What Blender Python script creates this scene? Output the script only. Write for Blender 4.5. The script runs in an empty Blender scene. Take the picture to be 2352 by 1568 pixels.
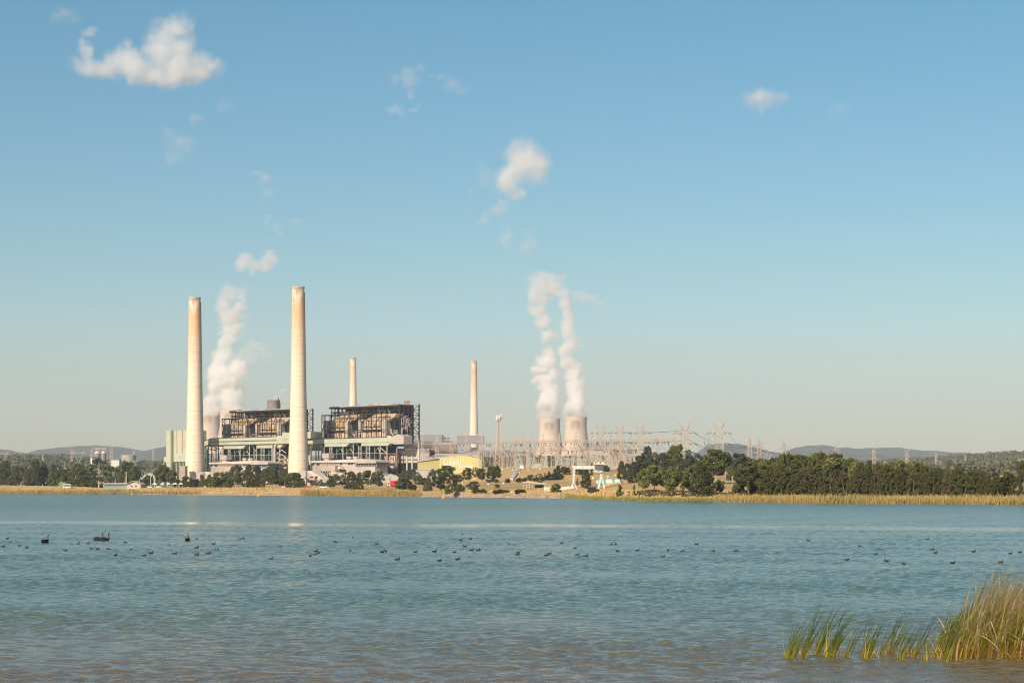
import bpy, bmesh, math, random
import numpy as np
from mathutils import Vector, Matrix, noise as mnoise
R = math.radians
# ------------------------------------------------------------------ camera, sky, sun, exposure
scene = bpy.context.scene
F, UH, VH, CH = 4573.0, 1176.0, 1123.0, 3.7          # focal length, centre column, horizon row (2352 px wide frame), eye height
cam = bpy.data.cameras.new('camera'); camo = bpy.data.objects.new('camera', cam)
scene.collection.objects.link(camo); scene.camera = camo
cam.sensor_width = 36.0; cam.lens = 36.0 * F / 2352.0
camo.location = (0, 0, CH); camo.rotation_euler = (R(90), 0, 0)
cam.shift_y = (1123.0 - 784.0) / 2352.0
cam.clip_start = 1.0; cam.clip_end = 80000
SUN_AZ, SUN_EL = 31.0, 29.0                           # sun behind the viewer's left shoulder
world = bpy.data.worlds.new('World'); scene.world = world; world.use_nodes = True
wn = world.node_tree; bgn = wn.nodes['Background']
sky = wn.nodes.new('ShaderNodeTexSky'); sky.sky_type = 'NISHITA'; sky.sun_disc = False
sky.sun_elevation = R(SUN_EL); sky.sun_rotation = R(180 + SUN_AZ)
sky.air_density = 1.0; sky.dust_density = 0.7; sky.ozone_density = 2.2
hs = wn.nodes.new('ShaderNodeHueSaturation'); hs.inputs['Saturation'].default_value = 1.33; hs.inputs['Value'].default_value = .99; hs.inputs['Hue'].default_value = .481
wn.links.new(sky.outputs[0], hs.inputs['Color']); wn.links.new(hs.outputs[0], bgn.inputs[0]); bgn.inputs[1].default_value = 0.086
sd = bpy.data.lights.new('sun', 'SUN'); sd.energy = 5.0; sd.angle = R(0.5); sd.color = (1.0, 0.83, 0.64)
so = bpy.data.objects.new('sun', sd); scene.collection.objects.link(so)
sv = Vector((-math.sin(R(SUN_AZ)) * math.cos(R(SUN_EL)), -math.cos(R(SUN_AZ)) * math.cos(R(SUN_EL)), math.sin(R(SUN_EL))))
so.rotation_euler = (-sv).to_track_quat('-Z', 'Y').to_euler(); so.location = (-300, -300, 300)
vs = scene.view_settings; scene.display_settings.display_device = 'sRGB'
vs.view_transform = 'Standard'; vs.look = 'None'; vs.exposure = 0.23; vs.gamma = 1.0
cy = scene.cycles; cy.volume_bounces = 12; cy.max_bounces = 14; cy.filter_width = 1.15; cy.diffuse_bounces = 2; cy.glossy_bounces = 2
cy.transparent_max_bounces = 8; cy.volume_step_rate = 1.0; cy.volume_max_steps = 256
cy.use_denoising = True; cy.use_adaptive_sampling = True; cy.adaptive_threshold = 0.012
cy.caustics_reflective = False; cy.caustics_refractive = False
rnd = random.Random(7); nr = np.random.RandomState(7)

# ------------------------------------------------------------------ helpers
def at(u, v, Y): return Vector(((u - UH) * Y / F, Y, CH + (VH - v) * Y / F))
r1 = lambda a, b: (a * .1709, 1004.9 + b * .1709)
r2 = lambda a, b: (344.5 + a * .1709, 895.8 + b * .1709)
r3 = lambda a, b: (689.1 + a * .1709, 895.8 + b * .1709)
r4 = lambda a, b: (1033.6 + a * .1709, 918.8 + b * .1709)
r5 = lambda a, b: (1378.1 + a * .1709, 918.8 + b * .1709)
rs = lambda a, b: (1722.7 + a * .26758, 976.2 + b * .26758)
rr = lambda a, b: (1722.7 + a * .26758, 1263.3 + b * .26758)

def tag(o, label=None, cat=None, group=None, kind=None):
    if label: o['label'] = label
    if cat: o['category'] = cat
    if group: o['group'] = group
    if kind: o['kind'] = kind
    return o
def empty(name, label, cat, loc=(0, 0, 0), rz=0.0, group=None):
    o = bpy.data.objects.new(name, None); scene.collection.objects.link(o)
    o.location = loc; o.rotation_euler = (0, 0, rz); o.empty_display_size = 1
    return tag(o, label, cat, group)
def kids(o): return list(o.children)
def link(o, parent=None):
    scene.collection.objects.link(o)
    if parent is not None:
        o.parent = parent
    return o
def copy_tree(o, parent=None):
    c = o.copy(); link(c, parent)
    for ch in kids(o): copy_tree(ch, c)
    return c

class MB:
    def __init__(s): s.v = []; s.f = []; s.m = []; s.cm = 0
    def add(s, vs, fs):
        n = len(s.v); s.v.extend([tuple(p) for p in vs]); s.f.extend([tuple(i + n for i in f) for f in fs]); s.m.extend([s.cm] * len(fs))
    def box(s, x0, x1, y0, y1, z0, z1):
        s.add([(x0, y0, z0), (x1, y0, z0), (x1, y1, z0), (x0, y1, z0), (x0, y0, z1), (x1, y0, z1), (x1, y1, z1), (x0, y1, z1)],
              [(0, 3, 2, 1), (4, 5, 6, 7), (0, 1, 5, 4), (1, 2, 6, 5), (2, 3, 7, 6), (3, 0, 4, 7)])
    def beam(s, p, q, w, h=None):
        p = Vector(p); q = Vector(q); d = (q - p)
        if d.length < 1e-6: return
        d.normalize(); up = Vector((0, 0, 1)) if abs(d.z) < .95 else Vector((0, 1, 0))
        a = d.cross(up).normalized(); b = a.cross(d).normalized(); h = h or w
        c = [a * w / 2 + b * h / 2, -a * w / 2 + b * h / 2, -a * w / 2 - b * h / 2, a * w / 2 - b * h / 2]
        s.add([p + x for x in c] + [q + x for x in c], [(0, 1, 2, 3), (7, 6, 5, 4), (0, 4, 5, 1), (1, 5, 6, 2), (2, 6, 7, 3), (3, 7, 4, 0)])
    def tube(s, p, q, r0, r1=None, n=8):
        p = Vector(p); q = Vector(q); r1 = r0 if r1 is None else r1
        d = (q - p).normalized(); up = Vector((0, 0, 1)) if abs(d.z) < .95 else Vector((0, 1, 0))
        a = d.cross(up).normalized(); b = a.cross(d).normalized()
        c = [(a * math.cos(2 * math.pi * k / n) + b * math.sin(2 * math.pi * k / n)) for k in range(n)]
        s.add([p + x * r0 for x in c] + [q + x * r1 for x in c],
              [(k, (k + 1) % n, n + (k + 1) % n, n + k) for k in range(n)] + [tuple(range(n))[::-1], tuple(range(n, 2 * n))])
    def lathe(s, prof, n=32, c=(0, 0), cap=True):
        vs = [(c[0] + r * math.cos(2 * math.pi * k / n), c[1] + r * math.sin(2 * math.pi * k / n), z) for r, z in prof for k in range(n)]
        fs = [(i * n + k, i * n + (k + 1) % n, (i + 1) * n + (k + 1) % n, (i + 1) * n + k) for i in range(len(prof) - 1) for k in range(n)]
        if cap: fs += [tuple(range(n))[::-1], tuple(range((len(prof) - 1) * n, len(prof) * n))]
        s.add(vs, fs)
    def prism(s, poly, y0, y1, axis='y'):
        """polygon of (x, z) pulled along y (or (y, z) along x)"""
        n = len(poly)
        if axis == 'y': vs = [(x, y0, z) for x, z in poly] + [(x, y1, z) for x, z in poly]
        elif axis == 'x': vs = [(y0, x, z) for x, z in poly] + [(y1, x, z) for x, z in poly]
        else: vs = [(x, y, y0) for x, y in poly] + [(x, y, y1) for x, y in poly]
        s.add(vs, [tuple(range(n)), tuple(range(n, 2 * n))[::-1]] + [(k, n + k, n + (k + 1) % n, (k + 1) % n) for k in range(n)])
    def loft(s, rings):
        n = len(rings[0]); vs = [p for r in rings for p in r]
        fs = [(i * n + k, i * n + (k + 1) % n, (i + 1) * n + (k + 1) % n, (i + 1) * n + k) for i in range(len(rings) - 1) for k in range(n)]
        s.add(vs, fs + [tuple(range(n))[::-1], tuple(range((len(rings) - 1) * n, len(rings) * n))])
    def build(s, name, mat, parent=None, org=(0, 0, 0), smooth=False):
        me = bpy.data.meshes.new(name); o3 = org
        me.from_pydata([(x - o3[0], y - o3[1], z - o3[2]) for x, y, z in s.v], [], s.f)
        for m in (mat if isinstance(mat, (list, tuple)) else [mat]): me.materials.append(m)
        if s.cm or any(s.m): me.polygons.foreach_set('material_index', s.m)
        bm = bmesh.new(); bm.from_mesh(me); bmesh.ops.recalc_face_normals(bm, faces=bm.faces); bm.to_mesh(me); bm.free()
        if smooth:
            me.polygons.foreach_set('use_smooth', [True] * len(me.polygons))
            try: me.set_sharp_from_angle(angle=R(40))
            except Exception: pass
        return link(bpy.data.objects.new(name, me), parent)
def np_mesh(name, V, Fq, mat, parent=None, smooth=False, mi=None):
    me = bpy.data.meshes.new(name); V = np.asarray(V, np.float32); Fq = np.asarray(Fq, np.int32)
    k = Fq.shape[1]; me.vertices.add(len(V)); me.vertices.foreach_set('co', V.ravel())
    me.loops.add(Fq.size); me.loops.foreach_set('vertex_index', Fq.ravel())
    me.polygons.add(len(Fq)); me.polygons.foreach_set('loop_start', np.arange(0, Fq.size, k, dtype=np.int32))
    for m in (mat if isinstance(mat, (list, tuple)) else [mat]): me.materials.append(m)
    if mi is not None: me.polygons.foreach_set('material_index', np.asarray(mi, np.int32))
    if smooth: me.polygons.foreach_set('use_smooth', np.ones(len(Fq), bool))
    me.update(calc_edges=True); me.validate()
    return link(bpy.data.objects.new(name, me), parent)

# ------------------------------------------------------------------ materials
class NT:
    def __init__(s, m): s.m = m; s.t = m.node_tree; s.n = s.t.nodes
    def new(s, ty, **kw):
        nd = s.n.new(ty)
        for k, v in kw.items():
            if k[0] == '_': setattr(nd, k[1:], v)
            else:
                i = nd.inputs[int(k[1:])] if (k[0] == 'i' and k[1:].isdigit()) else nd.inputs[k]
                s.put(i, v)
        return nd
    def put(s, i, v):
        if isinstance(v, bpy.types.NodeSocket): s.t.links.new(v, i)
        elif isinstance(v, bpy.types.Node): s.t.links.new(v.outputs[0], i)
        else:
            if i.type == 'RGBA' and len(v) == 3: v = (*v, 1)
            i.default_value = v
    def math(s, op, a, b=0.0, c=0.0, clamp=False):
        nd = s.n.new('ShaderNodeMath'); nd.operation = op; nd.use_clamp = clamp
        s.put(nd.inputs[0], a); s.put(nd.inputs[1], b); s.put(nd.inputs[2], c); return nd.outputs[0]
    def vmath(s, op, a, b=(0, 0, 0)):
        nd = s.n.new('ShaderNodeVectorMath'); nd.operation = op; s.put(nd.inputs[0], a); s.put(nd.inputs[1], b)
        return nd.outputs[1] if op in ('LENGTH', 'DOT_PRODUCT', 'DISTANCE') else nd.outputs[0]
    def pos(s, which='Object'):
        return s.n.new('ShaderNodeTexCoord').outputs[which]
    def scaled(s, vec, sc):
        return s.vmath('MULTIPLY', vec, sc if isinstance(sc, tuple) else (sc, sc, sc))
    def noise(s, vec, scale=1.0, detail=3.0, rough=.5, dist=0.0):
        nd = s.n.new('ShaderNodeTexNoise'); s.put(nd.inputs['Vector'], vec); nd.inputs['Scale'].default_value = scale
        nd.inputs['Detail'].default_value = detail; nd.inputs['Roughness'].default_value = rough; nd.inputs['Distortion'].default_value = dist
        return nd.outputs[0]
    def ramp(s, f, stops, interp='LINEAR'):
        nd = s.n.new('ShaderNodeValToRGB'); cr = nd.color_ramp; cr.interpolation = interp; s.put(nd.inputs[0], f)
        while len(cr.elements) < len(stops): cr.elements.new(0.5)
        for e, (p, c) in zip(cr.elements, stops):
            e.position = p; e.color = (c, c, c, 1) if isinstance(c, (int, float)) else (*c, 1)
        return nd.outputs[0]
    def mix(s, f, a, b):
        nd = s.n.new('ShaderNodeMix'); nd.data_type = 'RGBA'; s.put(nd.inputs[0], f); s.put(nd.inputs[6], a); s.put(nd.inputs[7], b)
        return nd.outputs[2]
    def mrange(s, f, a, b, c=0.0, d=1.0):
        nd = s.n.new('ShaderNodeMapRange'); s.put(nd.inputs[0], f)
        for k, x in enumerate((a, b, c, d)): nd.inputs[k + 1].default_value = x
        return nd.outputs[0]
    def sep(s, v):
        nd = s.n.new('ShaderNodeSeparateXYZ'); s.put(nd.inputs[0], v); return nd.outputs
def newmat(name):
    m = bpy.data.materials.new(name); m.use_nodes = True; n = NT(m); return m, n, n.n['Principled BSDF']
def mat(name, col, rough=.75, var=.18, scale=.25, dirt=None, damt=.5, metal=0.0, streak=False, ridges=0.0):
    """painted / weathered surface: base colour broken up by large and small noise, vertical streaks and dirt"""
    m, n, b = newmat(name); P = n.pos('Object')
    a = n.noise(n.scaled(P, scale), 1.0, 5, .6); c2 = tuple(x * (1 - var * 1.6) for x in col); c1 = tuple(min(1, x * (1 + var)) for x in col)
    c = n.ramp(a, [(.3, c2), (.7, c1)])
    if dirt or streak:
        st = n.noise(n.vmath('MULTIPLY', P, (1.4, 1.4, .08 if streak else .6)), 1.0, 4, .6)
        f = n.mrange(st, .5, .72, 0, damt); c = n.mix(f, c, dirt or tuple(x * .55 for x in col))
    n.put(b.inputs['Base Color'], c); b.inputs['Roughness'].default_value = rough; b.inputs['Metallic'].default_value = metal
    if ridges:
        X = n.sep(P); w = n.math('SINE', n.math('MULTIPLY', n.math('ADD', X[0], X[1]), 6.283 / ridges))
        bp = n.new('ShaderNodeBump', Strength=.35, Distance=.15); n.put(bp.inputs['Height'], w); n.put(b.inputs['Normal'], bp)
    b.inputs['Specular IOR Level'].default_value = .25
    return m

# ------------------------------------------------------------------ terrain (one function used for everything that stands on it)
TCOL = [(-1500, [(1560, 0), (1575, 2.5), (1640, 5), (1720, 6), (2300, 10), (3000, 35), (4000, 60), (6000, 62), (16000, 62)]),
 (0, [(1510, 0), (1522, 2.6), (1580, 6.8), (1680, 6.0), (2300, 10), (3000, 35), (4000, 62), (6000, 62), (16000, 62)]),
 (150, [(1440, 0), (1450, 2.4), (1500, 6.0), (1600, 5.5), (2300, 10), (3000, 34), (4000, 60), (6000, 66), (16000, 62)]),
 (260, [(1390, 0), (1400, 2.4), (1440, 4.4), (1600, 5), (2300, 9), (3000, 28), (4000, 52), (6000, 66), (16000, 62)]),
 (402, [(1282, 0), (1290, 2.2), (1320, 4.6), (1500, 5.2), (2000, 7), (2900, 20), (4000, 46), (6000, 70), (16000, 62)]),
 (560, [(1190, 0), (1198, 2.2), (1230, 4.4), (1500, 5.5), (2000, 7), (2900, 16), (4000, 44), (6000, 74), (16000, 62)]),
 (746, [(1092, 0), (1100, 1.8), (1125, 4.0), (1300, 5.0), (1900, 8), (2800, 15), (4000, 44), (6000, 74), (16000, 62)]),
 (900, [(965, 0), (975, 1.8), (1050, 3.6), (1200, 5.0), (1400, 8), (1800, 12), (2600, 20), (6000, 76), (16000, 62)]),
 (1020, [(930, 0), (938, 1.8), (1000, 3.0), (1150, 6.0), (1400, 9), (1560, 14), (2200, 24), (6000, 78), (16000, 62)]),
 (1110, [(882, 0), (889, 1.7), (930, 2.6), (1100, 7.0), (1180, 9), (1250, 16.5), (2000, 25), (6000, 78), (16000, 62)]),
 (1290, [(806, 0), (812, 1.6), (860, 2.4), (1000, 6.2), (1130, 9), (1230, 16.8), (1900, 25), (6000, 78), (16000, 62)]),
 (1370, [(680, 0), (690, 1.0), (740, 3.0), (860, 3.7), (1050, 8.5), (1250, 16.8), (1900, 24), (6000, 76), (16000, 62)]),
 (1435, [(620, 0), (630, .9), (680, 2.6), (760, 4.2), (1000, 8.5), (1250, 15.5), (1900, 22), (6000, 70), (16000, 62)]),
 (1520, [(580, 0), (590, .9), (650, 2.6), (780, 5.5), (1000, 9.5), (1200, 14), (1800, 20), (6000, 66), (16000, 62)]),
 (1650, [(553, 0), (562, .9), (620, 2.0), (750, 6.4), (900, 9), (1500, 14), (3000, 22), (6000, 60), (16000, 62)]),
 (2000, [(503, 0), (511, .8), (560, 1.8), (700, 5.0), (900, 9.5), (1500, 13), (3000, 21), (4500, 58), (16000, 62)]),
 (2352, [(465, 0), (473, .8), (520, 2.0), (620, 5.5), (760, 8.8), (1500, 13), (3000, 30), (3900, 68), (16000, 62)]),
 (4200, [(440, 0), (448, .8), (500, 2.0), (620, 5.5), (760, 8.8), (1500, 13), (3000, 34), (3900, 74), (16000, 62)])]
TU = np.array([c[0] for c in TCOL], float); TY = np.array([[p[0] for p in c[1]] for c in TCOL], float); TZ = np.array([[p[1] for p in c[1]] for c in TCOL], float)
def tcol(u):
    i = int(np.clip(np.searchsorted(TU, u) - 1, 0, len(TU) - 2)); f = float(np.clip((u - TU[i]) / (TU[i + 1] - TU[i]), 0, 1)); f = f * f * (3 - 2 * f) * .5 + f * .5
    return TY[i] * (1 - f) + TY[i + 1] * f, TZ[i] * (1 - f) + TZ[i + 1] * f
def Hu(u, Y):
    a, b = tcol(u); return float(np.interp(Y, a, b)) if Y > a[0] else -1.5
def H(x, y): return Hu(UH + F * x / max(y, 1), y)
def ground_at(u, v):
    """the nearest ground point seen at this image row of this bearing"""
    a, b = tcol(u); Ys = np.linspace(a[0], 4500, 1800); zs = np.interp(Ys, a, b)
    vv = VH - (zs - CH) * F / Ys; k = np.argmax(vv <= v) if (vv <= v).any() else int(np.argmin(vv))
    return float(Ys[k]), float(zs[k])
# ------------------------------------------------------------------ water
def slick_np(x, y):
    c = 203.0 - .37 * x + 2.2 * np.sin(x * .11) + 1.3 * np.sin(x * .37 + 1)
    return np.clip(1 - (np.abs(y - c) / 11.0) ** 4, 0, 1)
def make_water():
    Ys = [30.0]
    while Ys[-1] < 430: Ys.append(Ys[-1] * 1.0022)
    Ys = np.array(Ys); NX = 640; t = np.linspace(-1, 1, NX)
    X = t[None, :] * (12 + .27 * Ys[:, None]); Y = np.repeat(Ys[:, None], NX, 1); Z = np.zeros_like(X)
    for k in range(46):
        lam = .20 * (1.5 / .20) ** (nr.rand() ** 1.2); th = R(90 + nr.normal(-14, 34)); kk = 2 * math.pi / lam
        amp = (.022 if lam > .7 else .044) / kk * (1.0 if lam < 1.4 else .75)
        Z += amp * np.sin(kk * (math.cos(th) * X + math.sin(th) * Y) + nr.rand() * 6.28) * np.clip(1.7 - Y / (lam * 260 + 90), 0, 1)
    patch = 1 + .45 * np.sin(X * .21 + Y * .13 + 1.5 * np.sin(Y * .05)) * np.sin(Y * .31 - X * .05 + 2 * np.sin(X * .04))
    Z = Z * patch * (1 - .75 * slick_np(X, Y)) * np.clip((1 - np.abs(t))[None, :] * 12, 0, 1) * np.clip((430 - Y) / 80, 0, 1) * np.clip((Y - 30) / 3, 0, 1)
    V = np.stack([X, Y, Z], -1).reshape(-1, 3); n, m = X.shape
    i = np.arange((n - 1) * m).reshape(n - 1, m)[:, :-1].ravel()
    Fq = np.stack([i, i + 1, i + 1 + m, i + m], -1)
    a, b, c, d = 0, m - 1, (n - 1) * m, n * m - 1; B = len(V)
    V = np.vstack([V, [(-5000, -400, 0), (5000, -400, 0), (5000, 1800, 0), (-5000, 1800, 0)]])
    Fq = np.vstack([Fq, [(B, B + 1, b, a), (B + 1, B + 2, d, b), (B + 2, B + 3, c, d), (B + 3, B, a, c)]])
    m_, n_, bs = newmat('lake_water')
    P = n_.pos('Object'); s = n_.sep(P)
    cen = n_.math('MULTIPLY_ADD', s[0], -.37, 203.0)
    cen = n_.math('ADD', cen, n_.math('MULTIPLY', n_.math('SINE', n_.math('MULTIPLY', s[0], .11)), 2.2))
    cen = n_.math('ADD', cen, n_.math('MULTIPLY', n_.math('SINE', n_.math('MULTIPLY_ADD', s[0], .37, 1.0)), 1.3))
    sl = n_.mrange(n_.math('ADD', n_.math('ABSOLUTE', n_.math('SUBTRACT', s[1], cen)), n_.math('MULTIPLY', n_.noise(n_.vmath('MULTIPLY', P, (.05, .25, 1)), 1, 4, .7), 12.0)), 10.0, 19.0, .85, 0.0)
    big = n_.noise(n_.vmath('MULTIPLY', P, (.012, .03, 1)), 1, 4, .6)
    near = n_.mrange(n_.math('ADD', s[1], n_.math('MULTIPLY', big, 16.0)), 46, 74, 0, 1)
    deep = n_.mix(big, (.094, .152, .112), (.122, .178, .130))
    n_.put(bs.inputs['Base Color'], n_.mix(near, (.150, .116, .072), deep))
    w1 = n_.noise(n_.vmath('MULTIPLY', P, (.55, 1.5, 1)), 1, 4, .55, .4)
    w2 = n_.noise(n_.vmath('MULTIPLY', P, (2.4, 6.0, 1)), 1, 3, .6, .3)
    w3 = n_.noise(n_.vmath('MULTIPLY', P, (.09, .3, 1)), 1, 3, .6)
    far = n_.mrange(s[1], 150, 500, 0, 1)
    hgt = n_.math('ADD', n_.math('MULTIPLY', w1, .10), n_.math('MULTIPLY', w2, .060))
    hgt = n_.math('ADD', hgt, n_.math('MULTIPLY', n_.math('MULTIPLY', w3, far), .9))
    bp = n_.new('ShaderNodeBump', Distance=1.0); n_.put(bp.inputs['Height'], hgt)
    n_.put(bp.inputs['Strength'], n_.mrange(sl, 0, 1, .75, .16)); n_.put(bs.inputs['Normal'], bp)
    rf = n_.mrange(s[1], 90, 420, .12, .26); n_.put(bs.inputs['Roughness'], n_.math('MULTIPLY', rf, n_.mrange(sl, 0, 1, 1.0, .4))); bs.inputs['IOR'].default_value = 1.333
    o = np_mesh('water', V, Fq, m_, smooth=True); tag(o, kind='structure')
make_water()

# ------------------------------------------------------------------ ground
def make_ground():
    us = np.concatenate([np.linspace(-1500, -50, 30), np.linspace(-40, 2400, 400), np.linspace(2420, 4200, 36)])
    segs = [6, 14, 24, 34, 34, 30, 34, 24]; rows = []
    for u in us:
        a, b = tcol(u); ys = [a[0] - 6]; zs = [-1.6]
        for k in range(8):
            for j in range(segs[k]):
                f = j / segs[k]; ys.append(a[k] * (1 - f) + a[k + 1] * f); zs.append(b[k] * (1 - f) + b[k + 1] * f)
        ys.append(a[8]); zs.append(b[8]); rows.append(np.stack([(u - UH) / F * np.array(ys), ys, zs], -1))
    V = np.array(rows); n, m = V.shape[:2]; V = V.reshape(-1, 3)
    for q in range(len(V)):
        x, y, z = V[q]
        if z > .1: V[q, 2] += (mnoise.noise(Vector((x * .03, y * .03, 0))) * .45 + mnoise.noise(Vector((x * .2, y * .2, 3))) * .12) * min(1, z / 2)
    i = np.arange((n - 1) * m).reshape(n - 1, m)[:, :-1].ravel(); Fq = np.stack([i, i + m, i + 1 + m, i + 1], -1)
    m_, n_, bs = newmat('dry_grassland'); P = n_.pos('Object')
    big = n_.noise(n_.vmath('MULTIPLY', P, (.011, .006, .05)), 1, 4, .6, .5); mid = n_.noise(n_.vmath('MULTIPLY', P, (.07, .045, .3)), 1, 5, .65); fine = n_.noise(n_.scaled(P, .9), 1, 4, .7)
    c = n_.mix(n_.mrange(mid, .35, .65), (.52, .36, .150), (.64, .46, .21))
    c = n_.mix(n_.mrange(big, .50, .60, 0, .7), c, (.46, .29, .17))
    c = n_.mix(n_.mrange(n_.noise(n_.vmath('MULTIPLY', P, (.02, .012, .1)), 1, 4, .6), .56, .66, 0, .55), c, (.27, .25, .085))
    c = n_.mix(n_.mrange(fine, .35, .75, .0, .5), c, (.34, .22, .10))
    n_.put(bs.inputs['Base Color'], c); bs.inputs['Roughness'].default_value = .95; bs.inputs['Specular IOR Level'].default_value = .1
    bp = n_.new('ShaderNodeBump', Strength=.5, Distance=.4); n_.put(bp.inputs['Height'], fine); n_.put(bs.inputs['Normal'], bp)
    tag(np_mesh('ground', V, Fq, m_, smooth=True), kind='structure')
make_ground()

def make_hills(name, Yc, prof, depth, seed, col):
    us = np.arange(prof[0][0], prof[-1][0] + 1, 6.0); pv = np.interp(us, [p[0] for p in prof], [p[1] for p in prof])
    NR = 36; V = []
    for u, v in zip(us, pv):
        zc = CH + (VH - v) * Yc / F
        for r in range(NR):
            f = r / (NR - 1) * 2 - 1; Y = Yc + f * depth; x = (u - UH) / F * Yc
            n1 = mnoise.fractal(Vector((x * .0011 + seed, Y * .0011, 0)), 1.0, 2.1, 4); n2 = mnoise.noise(Vector((x * .012, Y * .012, seed))) * 7 + mnoise.noise(Vector((x * .03, Y * .03, seed))) * 4
            s = max(0, math.cos(f * math.pi / 2)) ** .8
            V.append((x, Y, 30 + (zc - 30) * s * (1 - .22 * max(0, n1) * (1 - s * .8)) + n2 * (.3 + .7 * s)))
    n = len(us); i = np.arange((n - 1) * NR).reshape(n - 1, NR)[:, :-1].ravel()
    m_, n_, bs = newmat(name + '_cover'); P = n_.pos('Object')
    a = n_.noise(n_.vmath('MULTIPLY', P, (.006, .003, .02)), 1, 6, .7)
    n_.put(bs.inputs['Base Color'], n_.ramp(a, [(.35, col), (.55, tuple(x * 1.5 for x in col)), (.72, (.16, .13, .07))])); bs.inputs['Roughness'].default_value = 1
    tag(np_mesh(name, V, np.stack([i, i + NR, i + 1 + NR, i + 1], -1), m_, smooth=False), kind='structure')
make_hills('hills', 12500, [(-900, 1040), (-400, 1035), (-120, 1032), (0, 1031), (14, 1035), (34, 1056), (60, 1064), (110, 1045), (150, 1031), (200, 1025), (242, 1022), (290, 1028), (345, 1042), (376, 1031), (420, 1022), (520, 1034), (640, 1052), (800, 1045), (1000, 1042),
    (1150, 1036), (1240, 1040), (1400, 1044), (1490, 1046), (1530, 1037), (1570, 1036), (1598, 1044), (1609, 1041), (1624, 1026), (1640, 1019.5), (1672, 1019), (1700, 1026), (1740, 1034), (1772, 1042), (1795, 1041), (1815, 1034), (1840, 1025), (1872, 1022.5), (1890, 1026), (1905, 1031),
    (1925, 1028), (1950, 1032), (1990, 1029), (2040, 1029), (2080, 1034), (2140, 1038), (2220, 1041), (2300, 1048), (2420, 1050), (2700, 1040), (3300, 1046)], 2300, 3.0, (.030, .048, .036))

# ------------------------------------------------------------------ haze
hz = MB(); hz.box(-6500, 6500, -700, 17500, -3.0, 760.0)
hm = bpy.data.materials.new('haze_air'); hm.use_nodes = True; hn = hm.node_tree; hn.nodes.remove(hn.nodes['Principled BSDF'])
pv = hn.nodes.new('ShaderNodeVolumePrincipled'); pv.inputs['Color'].default_value = (.73, .80, .93, 1); pv.inputs['Density'].default_value = 4.9e-5
pv.inputs['Anisotropy'].default_value = 0.0
hn.links.new(pv.outputs[0], hn.nodes['Material Output'].inputs['Volume'])
tag(hz.build('haze', hm), kind='stuff')

# ------------------------------------------------------------------ clumped foliage of far woods (one mass each)
def foliage_mat(name, dark, light, sc=.05, tr=.0):
    m_, n_, bs = newmat(name); P = n_.pos('Object'); oi = n_.new('ShaderNodeObjectInfo')
    a = n_.noise(n_.scaled(P, sc), 1, 3, .6); f = n_.math('ADD', n_.mrange(a, .3, .7, 0, .75), n_.math('MULTIPLY', oi.outputs['Random'], .3))
    n_.put(bs.inputs['Base Color'], n_.mix(f, dark, light)); bs.inputs['Roughness'].default_value = .8; bs.inputs['Specular IOR Level'].default_value = .15
    return m_
def quads_np(C, size, up=.35):
    """one randomly turned quad per centre"""
    n = len(C); a = nr.normal(size=(n, 3)); a /= np.linalg.norm(a, axis=1)[:, None]; b = nr.normal(size=(n, 3)); b[:, 2] += up
    b = np.cross(a, b); b /= np.linalg.norm(b, axis=1)[:, None] + 1e-9; s = (size * (.6 + .8 * nr.rand(n)))[:, None]
    V = np.stack([C - a * s - b * s * .7, C + a * s - b * s * .6, C + a * s * .8 + b * s, C - a * s * .9 + b * s * .7], 1).reshape(-1, 3)
    i = np.arange(n) * 4; return V, np.stack([i, i + 1, i + 2, i + 3], -1)
def far_wood(name, label, us, ys, n, thr, hgt, m_, per=26, size=1.5):
    pts = []
    while len(pts) < n:
        Y = rnd.uniform(*ys); u = rnd.uniform(*us); x = (u - UH) / F * Y
        if mnoise.noise(Vector((x * .006, Y * .0025, 5.5))) < thr: continue
        pts.append((x, Y, H(x, Y), rnd.uniform(.55, 1.2) * hgt))
    P = np.array(pts); d = nr.normal(size=(n, per, 3)); d /= np.linalg.norm(d, axis=2)[:, :, None]; d *= (.55 + .45 * nr.rand(n, per, 1))
    h = P[:, 3][:, None]; w = h * .42
    C = np.stack([P[:, 0][:, None] + d[..., 0] * w, P[:, 1][:, None] + d[..., 1] * w, P[:, 2][:, None] + h * .55 + d[..., 2] * h * .5], -1).reshape(-1, 3)
    V, Fq = quads_np(C, size); tag(np_mesh(name, V, Fq, m_), label, kind='stuff')
M_wood = foliage_mat('far_wood_leaves', (.075, .088, .052), (.160, .170, .100), .06)
far_wood('distant_woodland', 'grey green woodland covering the low ridge on the left', (-260, 470), (1850, 4300), 9000, -.12, 12.0, M_wood, 26, 1.5)
far_wood('distant_woodland', 'hazy green woodland on the rising ridge far behind the pylons', (1560, 2760), (1900, 4700), 11000, -.3, 12.0, M_wood, 24, 1.6)
far_wood('distant_woodland', 'scattered bush on the plain behind the power station', (470, 1560), (2300, 5600), 9000, -.2, 11.0, M_wood, 22, 1.6)

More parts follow.
